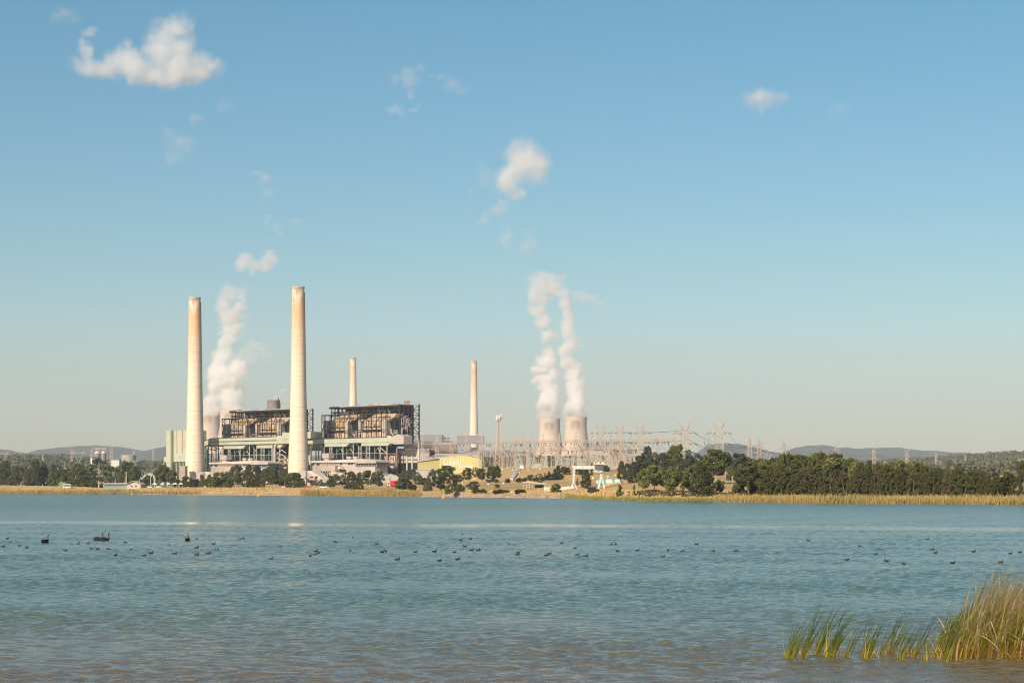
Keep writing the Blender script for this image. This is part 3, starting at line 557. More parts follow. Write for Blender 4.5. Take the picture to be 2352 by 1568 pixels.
def xbrace(m, s0, s1, t, z0, z1, w):
    m.beam((s0, t, z0), (s1, t, z1), w); m.beam((s0, t + .3, z1), (s1, t + .3, z0), w)
def boiler_house(label):
    o, og = pthing('boiler_house', label, 'boiler house', 0, 40, 4, 'boiler houses')
    B = lambda m, n, mt, p=o: m.build(n, mt, p, og)
    tR, tF, sL, sR, zR = 52, 40, -16.0, 69.0, 75.0
    # roof: main slab and the higher strip on the end bay
    m = MB(); m.box(sL - 1.5, sR + .6, tR - 1.5, 67.5, 74.55, 75.0); m.prism([(67.5, 74.6), (67.5, 75.05), (75.6, 75.8), (75.6, 75.4)], 60, 71, 'x'); B(m, 'roof', M_roof)
    m = MB(); m.box(sL - 1.2, sR + .3, tR - 1.2, 67.2, 73.2, 74.53); B(m, 'roof_beam', M_dark)
    for a in (150 + 565, 760, 790, 925, 945, 965, 1052, 1250, 1275, 1310):
        s = s3(a, tR + 6); v = MB(); v.box(s - .7, s + .7, tR + 6, tR + 7.4, 75.0, 75.7); v.box(s - .9, s + .9, tR + 5.8, tR + 7.6, 75.7, 76.0); B(v, 'roof_vent', M_rust)
    for a in (1410, 1440, 1462):
        s = s3(a, tR + 10); v = MB(); v.tube((s, tR + 10, 75), (s, tR + 10, 76.6), .5, .5, 8); v.tube((s, tR + 10, 76.6), (s, tR + 10, 77.9), .4, 1.0, 10); B(v, 'roof_vent', M_rust)
    # back walls of the boiler hall, near black to paint the shade inside
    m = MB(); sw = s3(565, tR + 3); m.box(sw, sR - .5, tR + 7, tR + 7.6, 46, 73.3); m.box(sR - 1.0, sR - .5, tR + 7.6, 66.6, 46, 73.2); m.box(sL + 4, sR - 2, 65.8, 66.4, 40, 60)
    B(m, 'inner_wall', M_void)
    slot = mat('bright_slot', (.5, .6, .65), .3)
    for a in (845, 880, 1045, 1070, 1100, 1180): s = s3(a, tR + 7); m = MB(); m.box(s - .8, s + .8, tR + 6.7, tR + 7, 70.6, 71.8); B(m, 'clerestory_window', slot)
    # upper steel frame under the roof
    m = MB(); cs = [s3(a, tR) for a in (427, 508, 567, 636, 703, 770, 848, 905, 987, 1055, 1125, 1196, 1265)] + [sR]
    for k, s in enumerate(cs): m.beam((s, tR, 64.5 if s < s3(1190, tR) else 46), (s, tR, 74), .6)
    m.beam((sL, tR, 70.2), (sR, tR, 70.2), .55); m.beam((sL, tR, 66.6), (sR, tR, 66.6), .5); m.beam((sL, tR, 73.6), (sR, tR, 73.6), .8)
    xbrace(m, cs[0], cs[1], tR, 66.5, 70.2, .4); xbrace(m, cs[1], cs[2], tR, 66.5, 70.2, .4)
    for k in (4, 6, 9, 12): m.beam((cs[k], tR, 74), (cs[k + 1], tR, 68), .45)
    for t in (57, 61.5, 66):
        for s in (sL, cs[1]): m.beam((s, t, 60), (s, t, 74), .7)
        m.beam((sL, tR, 70), (sL, t, 70), .6)
    for z in (50, 56, 62): m.beam((cs[12], tR, z), (sR, tR, z), .6)
    B(m, 'upper_frame', M_steel)
    for a in (590, 645, 715, 1070, 1135, 1205):
        s = s3(a, tR + 2); m = MB(); m.beam((s - 1.6, tR + 2.5, 70), (s + 1.6, tR + 2.5, 65.4), 1.5); B(m, 'inclined_chute', M_beige)
    # right hand side face of the hall (seen obliquely) and open end frame
    m = MB()
    for t in (52, 57, 62, 66.5): m.beam((sR, t, 45), (sR, t, 74), .9)
    for z in (70, 64.5, 58, 52, 47): m.beam((sR, 52, z), (sR, 66.8, z), .6)
    xbrace_t = [(57, 62, 64.5, 70), (62, 66.5, 58, 64.5)]
    for a0, a1, z0, z1 in xbrace_t: m.beam((sR, a0, z0), (sR, a1, z1), .4)
    t1_, t2_ = 67.8, 75
    for t in (t1_, t2_): m.beam((sR, t, 43), (sR, t, 75.2), .9)
    lv = [43, 47.5, 51, 55.3, 58.5, 63, 66.5, 70.5, 75]
    for k in range(len(lv) - 1):
        m.beam((sR, t1_, lv[k]), (sR, t2_, lv[k]), .45)
        if k % 2: m.beam((sR, t1_, lv[k]), (sR, t2_, lv[k + 1]), .4)
        else: m.beam((sR, t1_, lv[k + 1]), (sR, t2_, lv[k]), .4)
    for s in (62,): m.beam((s, t2_, 43), (s, t2_, 75), .7)
    B(m, 'side_frame', M_steel)
    # pipe-filled bay at the right end: floors and a tangle of pipes
    m = MB(); p0, p1 = s3(1225, tR + 1), sR - .8
    zz = [47.0, 49.2, 51.4, 53.2, 55.2, 57, 58.6, 60.4]
    for z in zz:
        m.box(p0, p1, tR + 1.5, tR + 6.5, z, z + .25); m.box(sR - 1.2, sR - .2, tR + 6.5, 66.3, z, z + .25)
        for _ in range(26):
            s = rnd.uniform(p0, p1); m.beam((s, tR + 1.3, z + .3), (s, tR + 1.3, z + rnd.uniform(.9, 2.0)), .18)
        for _ in range(16):
            t = rnd.uniform(53, 66); m.beam((sR + .15, t, z + .3), (sR + .15, t, z + rnd.uniform(.9, 2.0)), .18)
        m.beam((p0, tR + 1.2, z + .9), (p1, tR + 1.2, z + .9), .18); m.beam((sR + .15, 53, z + .9), (sR + .15, 66.3, z + .9), .18)
    B(m, 'bay_floors', M_beige)
    for _ in range(16):
        m = MB(); t = rnd.uniform(53, 63); z = rnd.choice(zz) + .5; h = rnd.choice([3, 4.2, 5.5])
        m.tube((sR + .7, t, z), (sR + .7, t, z + h), .32, n=6); m.tube((sR + .7, t, z + h), (sR + .7, t + 3.4, z + h), .32, n=6); B(m, 'pipe', M_beige)
    for _ in range(18):
        m = MB(); s = rnd.uniform(p0, p1 - 3); z = rnd.choice(zz) + .5; h = rnd.choice([1.5, 3, 4.2])
        m.tube((s, tR + .7, z), (s, tR + .7, z + h), .28, n=6); m.tube((s, tR + .7, z + h), (s + 2.6, tR + .7, z + h), .28, n=6); B(m, 'pipe', M_beige)
    for a, b, c, d in ((1225, 330, 1300, 400), (1250, 340, 1235, 395), (1300, 350, 1262, 398), (1270, 325, 1330, 395)): m = MB(); m.beam((s3(a, tR), tR + .5, z3(a, b, tR)), (s3(c, tR), tR + .5, z3(c, d, tR)), .7); B(m, 'pipe', M_beige)
    # front frame
    m = MB(); f0, f1 = s3(293, tF), s3(1172, tF); zt, zb = 67.3, 47.2
    for a in (293, 337, 402, 468, 535, 603, 668, 770, 818, 890, 960, 1030, 1097, 1172):
        s = s3(a, tF); m.beam((s, tF, zb), (s, tF, zt), .5)
    m.beam((f0, tF, zt), (f1, tF, zt), .65); m.beam((f0, tF, 53.6), (f1, tF, 53.6), .55); m.beam((f0, tF, zb), (f1, tF, zb), .55); m.beam((f0, tF, 61.8), (s3(337, tF), tF, 61.8), .5)
    m.beam((f0, tF + 11, zt), (f1, tF + 11, zt), .5); m.beam((f0, tF, zt), (f0, tF + 11, zt), .7); m.beam((f0, tF + 11, zb), (f0, tF + 11, zt), .7)
    for q in ((293, 337, 61.8, 67.3), (293, 337, 54, 61.8), (402, 468, 54, 60), (468, 535, 54, 60), (890, 960, 54, 64), (960, 1030, 54, 60)): xbrace(m, s3(q[0], tF), s3(q[1], tF), tF, q[2], q[3], .26)
    for a, c, z0, z1 in ((402, 440, 53.6, 47.2), (535, 500, 53.6, 47.2), (337, 300, 60, 54), (890, 930, 53.6, 47.2), (1030, 1000, 53.6, 47.2), (668, 603, 67, 60), (603, 535, 67, 61), (1097, 1030, 67, 60), (770, 818, 67, 61), (700, 770, 61.8, 67.3)):
        m.beam((s3(a, tF), tF, z0), (s3(c, tF), tF, z1), .28)
    for a in (645, 685, 1145, 1172):
        m.beam((s3(a, tF + 1), tF + 1, zb), (s3(a, tF + 1), tF + 1, 66), .35)
    for z in np.arange(48, 66, 1.6):
        for a, c in ((645, 685), (1145, 1172)): m.beam((s3(a, tF + 1), tF + 1, z), (s3(c, tF + 1), tF + 1, z + 1.6), .25)
    B(m, 'front_frame', M_steel)
    # two boilers with sloping penthouse, corner ducts and hoppers
    for (a0, a1, ad0, ad1, ac0, ac1, rl, rt0, rt1) in ((395, 612, 300, 360, 608, 648, 410, 500, 752), (862, 1106, 783, 815, 1104, 1166, 880, 980, 1245)):
        tb = 43.5; b0, b1 = s3(a0, tb), s3(a1, tb)
        m = MB(); m.box(b0, b1, tb, tb + 9, 54.0, 61.3); bo = B(m, 'boiler', M_tan)
        m = MB(); pts = [(s3(rl, tb), 61.3), (s3(rt0, tb), 66.9), (s3(rt1, tb), 67.1), (s3(rt1 - 5, tb), 64.0), (s3(ac1 + 30, tb), 61.3)]
        n_ = len(pts); m.add([(x, tb - .6 + (z - 61.3) * .9, z) for x, z in pts] + [(x, tb + 12, z) for x, z in pts], [tuple(range(n_)), tuple(range(n_, 2 * n_))[::-1]] + [(k, n_ + k, n_ + (k + 1) % n_, (k + 1) % n_) for k in range(n_)])
        m.build('penthouse', M_tan, bo, og)
        m = MB()
        for k in range(9):
            f = k / 8; xa = s3(rl, tb) * (1 - f) + s3(rt1 - 130, tb) * f
            m.beam((xa, tb - .9, 61.6), (xa + 8.2, tb - .9 + 4.6, 66.6), .38)
        for z in (62.8, 64.6): m.beam((s3(rl + 30, tb), tb - .9 + (z - 61.3) * .9, z), (s3(rt1 - 20, tb), tb - .9 + (z - 61.3) * .9, z), .3)
        m.build('penthouse_rib', M_tan, bo, og)
        m = MB(); x0, x1 = s3(ad0, tb - 1), s3(ad1, tb - 1); m.box(x0, x1, tb - 1, tb + 4, 46.5, 61.6); m.prism([(x0, 61.6), (x0 + 1.0, 62.7), (x1 + 2.8, 62.9), (x1 + 2.8, 61.2), (x1, 61.2)], tb - 1, tb + 5); m.build('duct', M_beige, bo, og)
        m = MB(); x0, x1 = s3(ac0, tb - .5), s3(ac1, tb - .5); m.box(x0, x1, tb - .5, tb + 4, 46.5, 62.2); m.box(x1, x1 + 3, tb - .5, tb + 3, 61.0, 63.6); m.build('duct', M_beige, bo, og)
        m = MB(); h0, h1 = s3(a0 - 50, tb), s3(a1 - 5, tb); w = (h1 - h0) / 4
        for k in range(4): m.prism([(h0 + k * w + .05, 46.6), (h0 + k * w + .05, 50.6 + .1 * k), (h0 + k * w + w * .25, 51.5 + .1 * k), (h0 + (k + 1) * w - .15, 51.7 + .1 * k), (h0 + (k + 1) * w - .15, 46.6)], tb - 1, tb + 7)
        m.build('hopper', M_tan, bo, og)
        m = MB(); m.box(b0, b1, tb - .35, tb, 56.0, 56.7)
        for f in (.12, .38, .64, .88): m.box(b0 + (b1 - b0) * f, b0 + (b1 - b0) * f + .35, tb - .35, tb, 54.6, 61.2)
        m.build('buckstay', M_steel, bo, og)
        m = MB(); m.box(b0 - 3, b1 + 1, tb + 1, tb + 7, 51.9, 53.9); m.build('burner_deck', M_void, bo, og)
        m = MB(); x0, x1 = s3(ac1 + 12, tb + 2), s3(ac1 + 95, tb + 2); m.box(x0, x1, tb + 4, tb + 8, 46.6, 61.3); m.build('painted_recess_shade', M_void, bo, og)  # near-black block paints the shade of the recess between boilers
        m = MB()
        xx = s3(ac1 + 55, tb); m.tube((xx, tb, 54.5), (xx + .6, tb, 50.5), .5, n=8); m.tube((xx + .6, tb, 50.5), (xx + 3.2, tb, 48.6), .5, n=8)
        for z in (50.5, 51.6, 52.8): m.beam((xx + 1.6, tb + 1, z), (xx + 7, tb + 1, z), .25)
        for k in range(5): m.beam((xx + 1.6 + k * 1.3, tb + 1, 48), (xx + 1.6 + k * 1.3, tb + 1, 53), .22)
        m.box(xx - 3, xx + 8, tb - .6, tb + 2, 46.6, 47.8); m.build('platform', M_beige, bo, og)
    # lower storey: near-black wall painting the shade behind the gallery legs, louvred walls and hoppers at the right
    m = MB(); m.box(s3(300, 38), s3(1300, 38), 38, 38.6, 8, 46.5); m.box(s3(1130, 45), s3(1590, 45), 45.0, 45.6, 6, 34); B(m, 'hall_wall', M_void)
    tq = 44; m = MB(); m.box(s3(1395, tq), s3(1598, tq), tq, tq + 16, z3(1500, 782, tq), z3(1500, 692, tq)); m.box(s3(1385, tq) , s3(1598, tq) + .4, tq - .4, tq + 17, z3(1500, 692, tq), z3(1500, 684, tq)); B(m, 'upper_wall', M_con)
    def louvre(a0, a1, b0, b1):
        q = MB(); x = s3(a0, tq)
        while x < s3(a1, tq):
            q.box(x, x + .55, tq - .1, tq + .5, z3(1450, b1, tq), z3(1450, b0, tq)); x += .95
        q.box(s3(a0, tq), s3(a1, tq), tq + .5, tq + .9, z3(1450, b1, tq), z3(1450, b0, tq)); B(q, 'louvre_panel', M_louv)
    for q in ((1312, 1405, 830, 865), (1415, 1502, 790, 865), (1515, 1588, 790, 865), (1312, 1430, 880, 922), (1450, 1502, 880, 922), (1515, 1588, 880, 922), (1312, 1430, 945, 975), (1450, 1502, 945, 975), (1515, 1572, 945, 975)): louvre(*q)
    m = MB(); m.box(s3(1310, tq), s3(1408, tq), tq + .2, tq + .8, z3(1360, 830, tq), z3(1360, 782, tq)); B(m, 'louvre_panel', M_grey)
    m = MB()
    for a, b0, b1 in ((1302, 820, 1075), (1437, 785, 1075), (1506, 770, 1060), (1592, 785, 985)): m.box(s3(a - 5, tq - 1), s3(a + 5, tq - 1), tq - 1.2, tq - .3, z3(a, b1, tq), z3(a, b0, tq))
    for b in (872, 932): m.box(s3(1302, tq), s3(1592, tq), tq - .2, tq + .3, z3(1450, b + 4, tq), z3(1450, b - 4, tq))
    B(m, 'pilaster', M_louv)
    m = MB(); x0, x1 = s3(1190, 36), s3(1278, 36); m.box(x0, x1, 36, 40, z3(1230, 975, 36), z3(1230, 870, 36)); m.prism([(s3(1122, 36), z3(1150, 875, 36)), (s3(1175, 36), z3(1150, 870, 36)), (s3(1175, 36), z3(1150, 975, 36)), (s3(1140, 36), z3(1150, 950, 36))], 36.5, 40); B(m, 'precipitator', M_tan)
    m = MB(); zb_ = z3(1230, 1100, 36)
    m.add([(x0, 36.2, z3(1230, 1000, 36)), (x1, 36.2, z3(1230, 1000, 36)), ((x0 + x1) / 2 + .8, 36.2, zb_), ((x0 + x1) / 2 - .8, 36.2, zb_), (x0, 39.8, z3(1230, 1000, 36)), (x1, 39.8, z3(1230, 1000, 36)), ((x0 + x1) / 2 + .8, 39.8, zb_), ((x0 + x1) / 2 - .8, 39.8, zb_)], [(0, 1, 2, 3), (7, 6, 5, 4), (0, 4, 5, 1), (1, 5, 6, 2), (2, 6, 7, 3), (3, 7, 4, 0)])
    B(m, 'precipitator_hopper', M_beige)
    m = MB()
    for a in (1170, 1300): m.beam((s3(a, 34), 34, 6), (s3(a, 34), 34, z3(a, 740, 34)), .9)
    for b in (853, 985, 1058, 1108): m.beam((s3(1090, 34), 34, z3(1200, b, 34)), (s3(1310, 34), 34, z3(1200, b, 34)), .7)
    for a0, b0, a1, b1 in ((1150, 990, 1200, 1060), (1300, 1060, 1240, 1100), (1110, 1050, 1160, 1110), (1300, 990, 1250, 1040), (1170, 990, 1215, 1040)): m.beam((s3(a0, 34), 34, z3(a0, b0, 34)), (s3(a1, 34), 34, z3(a1, b1, 34)), .7)
    B(m, 'lower_frame', mat('grey_steelwork', (.24, .21, .19), .8, .2))
    return o
bhB = boiler_house('right boiler house, its whole steel front in view, end bay packed with pipes and louvres')
def gallery(label, roofbox):
    o, og = pthing('coal_gallery', label, 'conveyor gallery', 0, 28, 4, 'coal galleries'); B = lambda m, n, mt: m.build(n, mt, o, og)
    g0, g1 = s3(70, 28), s3(1218, 28); m = MB(); m.box(g0, g1, 28, 33, 42.6, 46.5); B(m, 'gallery_wall', M_green)
    m = MB(); m.box(g0, g1 + .2, 27.7, 33.3, 46.5, 47.0); B(m, 'gallery_roof', M_dark)
    m = MB(); m.box(s3(1170, 27.6), s3(1222, 27.6), 27.6, 33.6, 43.0, 47.9); B(m, 'gallery_end', M_green)
    for a0, a1 in ((330, 660), (823, 1218)):
        m = MB(); m.prism([(s3(a0, 26), 39.8), (s3(a0, 26), 42.3), (s3(a1, 26), 42.3), (s3(a1 - 40, 26), 39.6)], 26, 30); B(m, 'chute_house', M_green)
    def lat(a0, a1):
        m = MB(); x0, x1 = s3(a0, 27), s3(a1, 27)
        m.box(x0 - .27, x0 + .27, 26.6, 27.2, 8, 39.8); m.box(x1 - .27, x1 + .27, 26.6, 27.2, 8, 39.8); zz = np.linspace(28, 39.5, 4)
        for k in range(3): m.beam((x0, 27, zz[k]), (x1, 27, zz[k + 1]), .2); m.beam((x1, 27, zz[k]), (x0, 27, zz[k + 1]), .2)
        B(m, 'trestle_tower', M_pale)
    for a in ((290, 328), (403, 432), (788, 824), (893, 938)): lat(*a)
    DG = {580: (553, 790, 845), 719: (680, 790, 855), 1080: (1050, 770, 845), 1172: (1080, 770, 850)}
    for a in (580, 719, 1080, 1172):
        m = MB(); x = s3(a, 27); m.box(x - .33, x + .33, 26.6, 27.2, 8, 42.4); q = DG[a]; m.beam((s3(q[0], 27), 27, z3(q[0], q[1], 27)), (x, 27, z3(a, q[2], 27)), .5); B(m, 'trestle_column', M_pale)
    m = MB(); m.beam((s3(300, 27), 27.4, 33.7), (s3(1170, 27), 27.4, 33.7), .3); B(m, 'tie_beam', M_pale)
    for a in (100, 150, 215, 250, 495, 630, 1005): m = MB(); x = s3(a, 29.5); m.box(x - .35, x + .35, 29.2, 29.9, 8, 42.5); B(m, 'dark_column', M_greend)
    for a0, b0, a1, b1 in ((495, 840, 560, 760), (630, 850, 700, 765), (1005, 850, 1060, 760), (130, 720, 250, 760), (190, 720, 300, 780), (640, 750, 700, 705), (640, 705, 720, 760), (750, 705, 800, 760)): m = MB(); m.beam((s3(a0, 29.5), 29.0, z3(a0, b0, 29.5)), (s3(a1, 29.5), 29.0, z3(a1, b1, 29.5)), .4); B(m, 'dark_brace', M_greend)
    for z in (42.2, 39.4): m = MB(); m.beam((s3(80, 29.5), 29.0, z), (s3(330, 29.5), 29.0, z), .5); B(m, 'edge_beam', M_greend)
    if roofbox:
        p0, pm, p1 = s3(1200, 25), s3(1250, 25), s3(1392, 25)
        m = MB(); c0, c1, c2 = s3(1252, 26), s3(1322, 26), s3(1392, 26); zb, ze, zt = z3(1320, 725, 26), z3(1320, 612, 26), z3(1320, 592, 26)
        m.prism([(c0, zb), (c0, ze), (c1, zt), (c2, ze - .4), (c2, zb)], 26, 36); x = o; B(m, 'transfer_box', M_grey)
        m = MB(); m.box(s3(1200, 26.2), c0, 26.3, 33.6, z3(1200, 715, 26), z3(1200, 625, 26)); B(m, 'transfer_box', M_grey)
    return o
gB = gallery('pale green enclosed gallery crossing the front of the right boiler house', True)

def control_block(label, sc=0):
    o, og = pthing('control_building', label, 'building', 0, 8, 4, 'control blocks'); B = lambda m, n, mt, p=o: m.build(n, mt, p, og)
    x0, xm, x1 = 7.5, 69, 87
    m = MB(); m.prism([(x0, 26.0), (x0, 27.3), (xm, 28.6), (x1, 27.0), (x1, 25.6)], 7, 24); B(m, 'roof', M_roof)
    m = MB(); m.prism([(xm - 6, 26.2), (xm + 1, 28.2), (x1 + .3, 26.6), (x1 + .3, 25.0), (xm - 6, 25.0)], 6.2, 7.0); B(m, 'fascia', M_grey)
    m = MB(); m.box(x0 + .5, s3(745, 9), 9, 23, 10, 26.2); B(m, 'wall', M_grey)
    m = MB(); w0, w1 = s3(745, 8), x1 - .5; m.box(w0, w1, 8.4, 23, 22.3, 25.4); wb = B(m, 'window_band', M_glass)
    m = MB()
    for k in range(9): x = w0 + (w1 - w0) * k / 8; m.box(x - .15, x + .15, 8.0, 8.4, 22.3, 25.4)
    m.build('mullion', M_pale, wb, og)
    m = MB(); m.box(s3(620, 8), s3(1010, 8), 7.9, 22, 9, 22.2); B(m, 'lower_wall', M_grey)
    m = MB(); m.box(s3(186, 2), s3(472, 2), 2, 12, z3(300, 1150, 2), z3(300, 1012, 2)); B(m, 'concrete_block', M_con)
    m = MB(); x0_, x1_ = s3(268, 1.8), s3(412, 1.8); m.box(x0_, x1_, 1.7, 2.0, z3(300, 1160, 2), z3(300, 1088, 2)); B(m, 'opening', M_void)
    m = MB()
    for k in range(4):
        xa = x0_ + (x1_ - x0_) * k / 4; xb = xa + (x1_ - x0_) / 4; m.beam((xa, 1.6, z3(300, 1160, 2)), (xa, 1.6, z3(300, 1090, 2)), .35); m.beam((xa, 1.6, z3(300, 1095, 2)), (xb, 1.6, z3(300, 1150, 2)), .3)
    B(m, 'brace', M_pale)
    m = MB()
    for a, w in ((165, 24), (222, 40), (540, 26), (650, 26), (690, 20)): m.box(s3(a, 8.9), s3(a + w, 8.9), 8.7, 9.0, z3(400, 1004, 9), z3(400, 984, 9))
    B(m, 'window', M_void)
    m = MB()
    for a in (300, 322, 365, 410, 432, 462): x = s3(a, 4); m.tube((x, 4, 20), (x, 4, 26.3), .35, n=6)
    for z in (22.5, 24, 25): m.beam((s3(300, 4), 4, z), (s3(465, 4), 4, z), .25)
    B(m, 'rusty_pipes', M_rust)
    m = MB(); x0_, x1_ = s3(342, 20), s3(433, 20); m.box(x0_, x1_, 16, 22, z3(390, 912, 20), z3(390, 848, 20)); m.box(x0_ + 1, x0_ + 7, 17, 20, 27, z3(390, 912, 20)); B(m, 'roof_plant', M_grey)
    for a in (652, 738):
        m = MB(); x = s3(a, 14); m.box(x - .9, x + .9, 14, 15.5, 28, z3(a, 915, 14)); m.tube((x - 2.6, 14.7, z3(a, 905, 14)), (x + 2.6, 14.7, z3(a, 905, 14)), .9, n=8); B(m, 'roof_cowl', M_pale)
    m = MB(); m.prism([(s3(472, 5), 9), (s3(472, 5), z3(500, 1010, 5)), (s3(540, 5), z3(540, 1025, 5)), (s3(575, 5), z3(575, 1100, 5)), (s3(560, 5), 9)], 5, 8); B(m, 'sloping_duct', M_beige)
    m = MB(); m.box(s3(392, -4), s3(498, -4), -4, 0, z3(440, 1112, -4), z3(440, 1104, -4))
    for k in range(7): x = s3(396 + k * 16, -4); m.box(x, x + .25, -4, -3.7, z3(440, 1145, -4), z3(440, 1112, -4))
    B(m, 'handrail_deck', M_white)
    return o
cB = control_block('long grey control building with a strip of windows, below the right boiler house')
def base_building(label):
    """ash hopper building at a chimney foot"""
    o, og = pthing('hopper_building', label, 'building', 0, -12, 4, 'chimney foot buildings'); B = lambda m, n, mt: m.build(n, mt, o, og)
    t = -12; m = MB(); m.box(s3(-28, t), s3(78, t), t, t + 6, 3, z3(30, 1085, t)); B(m, 'wall', M_grey)
    m = MB(); P = [(s3(78, t), z3(78, 1082, t)), (s3(150, t), z3(150, 1082, t)), (s3(285, t), z3(285, 1185, t)), (s3(215, t), z3(215, 1190, t))]; m.prism(P, t + .6, t + 9); B(m, 'sloping_roof', M_roof)
    m = MB(); m.prism([(s3(78, t), 4), (s3(78, t), z3(78, 1084, t) - .3), (s3(215, t), z3(215, 1192, t)), (s3(385, t), z3(385, 1180, t)), (s3(370, t), z3(370, 1240, t)), (s3(120, t), z3(120, 1240, t)), (s3(120, t), 4)], t + .9, t + 8.4); B(m, 'side_wall', M_con)
    m = MB(); m.box(s3(-30, t - .5), s3(80, t - .5), t - .8, t - .2, z3(30, 1182, t), z3(30, 1177, t)); m.box(s3(76, t - .5), s3(80, t - .5), t - .8, t - .2, 4, z3(78, 1080, t)); B(m, 'trim', M_pale)
    m = MB(); m.prism([(s3(66, t - 1), z3(66, 1160, t)), (s3(130, t - 1), z3(130, 1215, t)), (s3(125, t - 1), z3(130, 1235, t)), (s3(100, t - 1), z3(100, 1210, t))], t - 1.6, t - .9); B(m, 'dark_chute', M_dark)
    return o
hB = base_building('small grey building with pale sloping roof at the foot of the right near chimney')
SH = -133.4
dv = E1 * SH
for o, lb in ((bhB, 'left boiler house, partly hidden behind the right near chimney'), (gB, 'pale green enclosed gallery along the left boiler house, coming up from the green tower'), (cB, 'grey control building between the two near chimneys, below the left boiler house'),
              (hB, 'small grey building with pale sloping roof at the foot of the left chimney')):
    c = copy_tree(o); c.location = o.location + dv; c['label'] = lb
    if o is gB:
        for k in list(kids(c)):
            if k.name.startswith('transfer_box') or k.name.startswith('gallery_end'): bpy.data.objects.remove(k)
# upper level of the left gallery: the raised green wall with a slot of louvres, and the head house
o, og = pthing('gallery_head_house', 'raised green gallery storey with a dark slot, joining both galleries behind the right near chimney', 'conveyor gallery', -70, 26, 4)
t = 26; x0, x1, x2 = s2(820, t), s2(1710, t), s2(2228, t)
m = MB(); m.box(x0, x1, t, t + 6, 43.4, 49.3); m.box(x1, x2 - 23, t - .6, t + 6.6, 43.2, 50.2); m.build('wall', M_green, o, og)
m = MB(); m.box(s2(1788, t), s2(2228, t), t - 1.0, t + 8, z2(1900, 655, t), z2(1900, 568, t)); m.build('head_box', M_green, o, og)
m = MB(); m.box(x0, x1, t - .3, t, 46.0, 46.6); m.build('louvre_slot', M_dark, o, og)
m = MB(); m.box(x0 - .3, x1 - 8, t - .3, t + 6.3, 49.3, 49.75); m.build('roof', M_dark, o, og)
m = MB(); x = s2(1700, t - 1)
for a0, b0, a1, b1 in ((1712, 725, 1695, 790), (1695, 790, 1693, 1045)): m.beam((s2(a0, t), t - 1.5, z2(a0, b0, t)), (s2(a1, t), t - 1.5, z2(a1, b1, t)), 1.4)
m.beam((s2(1662, t), t - 1.5, z2(1662, 725, t)), (s2(1662, t), t - 1.5, z2(1662, 1030, t)), .9); m.build('downpipe', M_pale, o, og)
m = MB()
for b in (860, 920, 980): m.beam((s2(1705, t), t, z2(1705, b, t)), (s2(1770, t), t, z2(1770, b - 60, t)), .6); m.beam((s2(1770, t), t, z2(1770, b - 60, t)), (s2(1830, t), t, z2(1830, b - 15, t)), .6)
m.build('brace', M_pale, o, og)
# inclined conveyor from the coal tower
o, og = pthing('inclined_conveyor', 'inclined green conveyor climbing from the coal tower behind the left chimney', 'conveyor', -180, 24, 4)
m = MB()
ca, cb = (345, 885), (812, 655)
pa = (s2(345, 12), 12, z2(345, 888, 12)); pb = (s2(560, 20), 20, z2(560, 790, 20)); pc = (s2(815, 27), 28.5, 47.0)
m.beam(pa, pb, 5, 4.2); m.beam(pb, pc, 5, 4.2); m.build('tunnel', M_green, o, og)
m = MB(); up = Vector((0, 0, 2.4)); m.beam(Vector(pa) + up, Vector(pb) + up, 5.4, .4); m.beam(Vector(pb) + up, Vector(pc) + up, 5.4, .4); m.build('roof', M_dark, o, og)
m = MB()
for a, b in ((740, 735), (770, 790), (730, 790)): m.beam((s2(a, 24), 24, 8), (s2(a, 24), 24, z2(a, b, 24)), .6)
for a0, b0, a1, b1 in ((735, 940, 770, 790), (745, 790, 780, 940), (770, 775, 950, 832)): m.beam((s2(a0, 24), 24, z2(a0, b0, 24)), (s2(a1, 24), 24, z2(a1, b1, 24)), .55)
m.build('trestle', M_greend, o, og)
# green coal tower
o, og = pthing('coal_tower', 'tall pale green metal clad coal tower on legs, left of the left chimney', 'tower', s2(250, 6), 6, 4)
t = 4; f0, f1, f2, f3 = s2(183, t), s2(262, t), s2(300, t), s2(500, t)
zt = z2(250, 543, t); zb = z2(300, 962, t)
m = MB(); m.add([(f0, t + 9, zb), (f1, t - 1, zb), (f2, t, zb), (f3, t + 2, zb), (f3, t + 22, zb), (f0, t + 22, zb), (f0, t + 9, zt), (f1, t - 1, zt + .4), (f2, t, zt), (f3, t + 2, zt), (f3, t + 22, zt), (f0, t + 22, zt)],
                [(0, 1, 2, 3, 4, 5), (6, 7, 8, 9, 10, 11)] + [(k, (k + 1) % 6, 6 + (k + 1) % 6, 6 + k) for k in range(6)]); m.build('clad_body', M_green, o, og)
m = MB(); m.box(s2(232, t - 2), s2(292, t - 2), t - 3.2, t - .8, z2(260, 1112, t), zt + .2); m.build('stair_shaft', M_green, o, og)
m = MB(); m.box(s2(164, t - 1), s2(232, t - 1), t + 1, t + 8, z2(200, 962, t), z2(200, 895, t)); m.build('annexe', M_green, o, og)
m = MB(); m.box(s2(217, t - 1), s2(238, t - 1), t - .2, t + 4, z2(228, 740, t), z2(228, 655, t)); m.build('window', M_glass, o, og)
m = MB(); m.box(s2(293, t - .5), s2(305, t - .5), t - 1.2, t + .3, z2(300, 955, t), z2(300, 655, t)); m.build('painted_gap_shade', M_dark, o, og)  # solid black strip paints the shadow of a gap, no recess is cut
m = MB(); 
for a in (355, 423): m.box(s2(a - 4, t), s2(a + 4, t), t - .1 + (a - 300) * .01, t + 1.4, z2(a, 850, t), zt); 
m.build('rust_strip', M_rust, o, og)
for a in (186, 232, 305, 352, 400, 445):
    for tt in (t + 2, t + 18): m = MB(); m.box(s2(a, tt) - .4, s2(a, tt) + .4, tt, tt + .8, 4, zb); m.build('leg', M_pale, o, og)
m = MB()
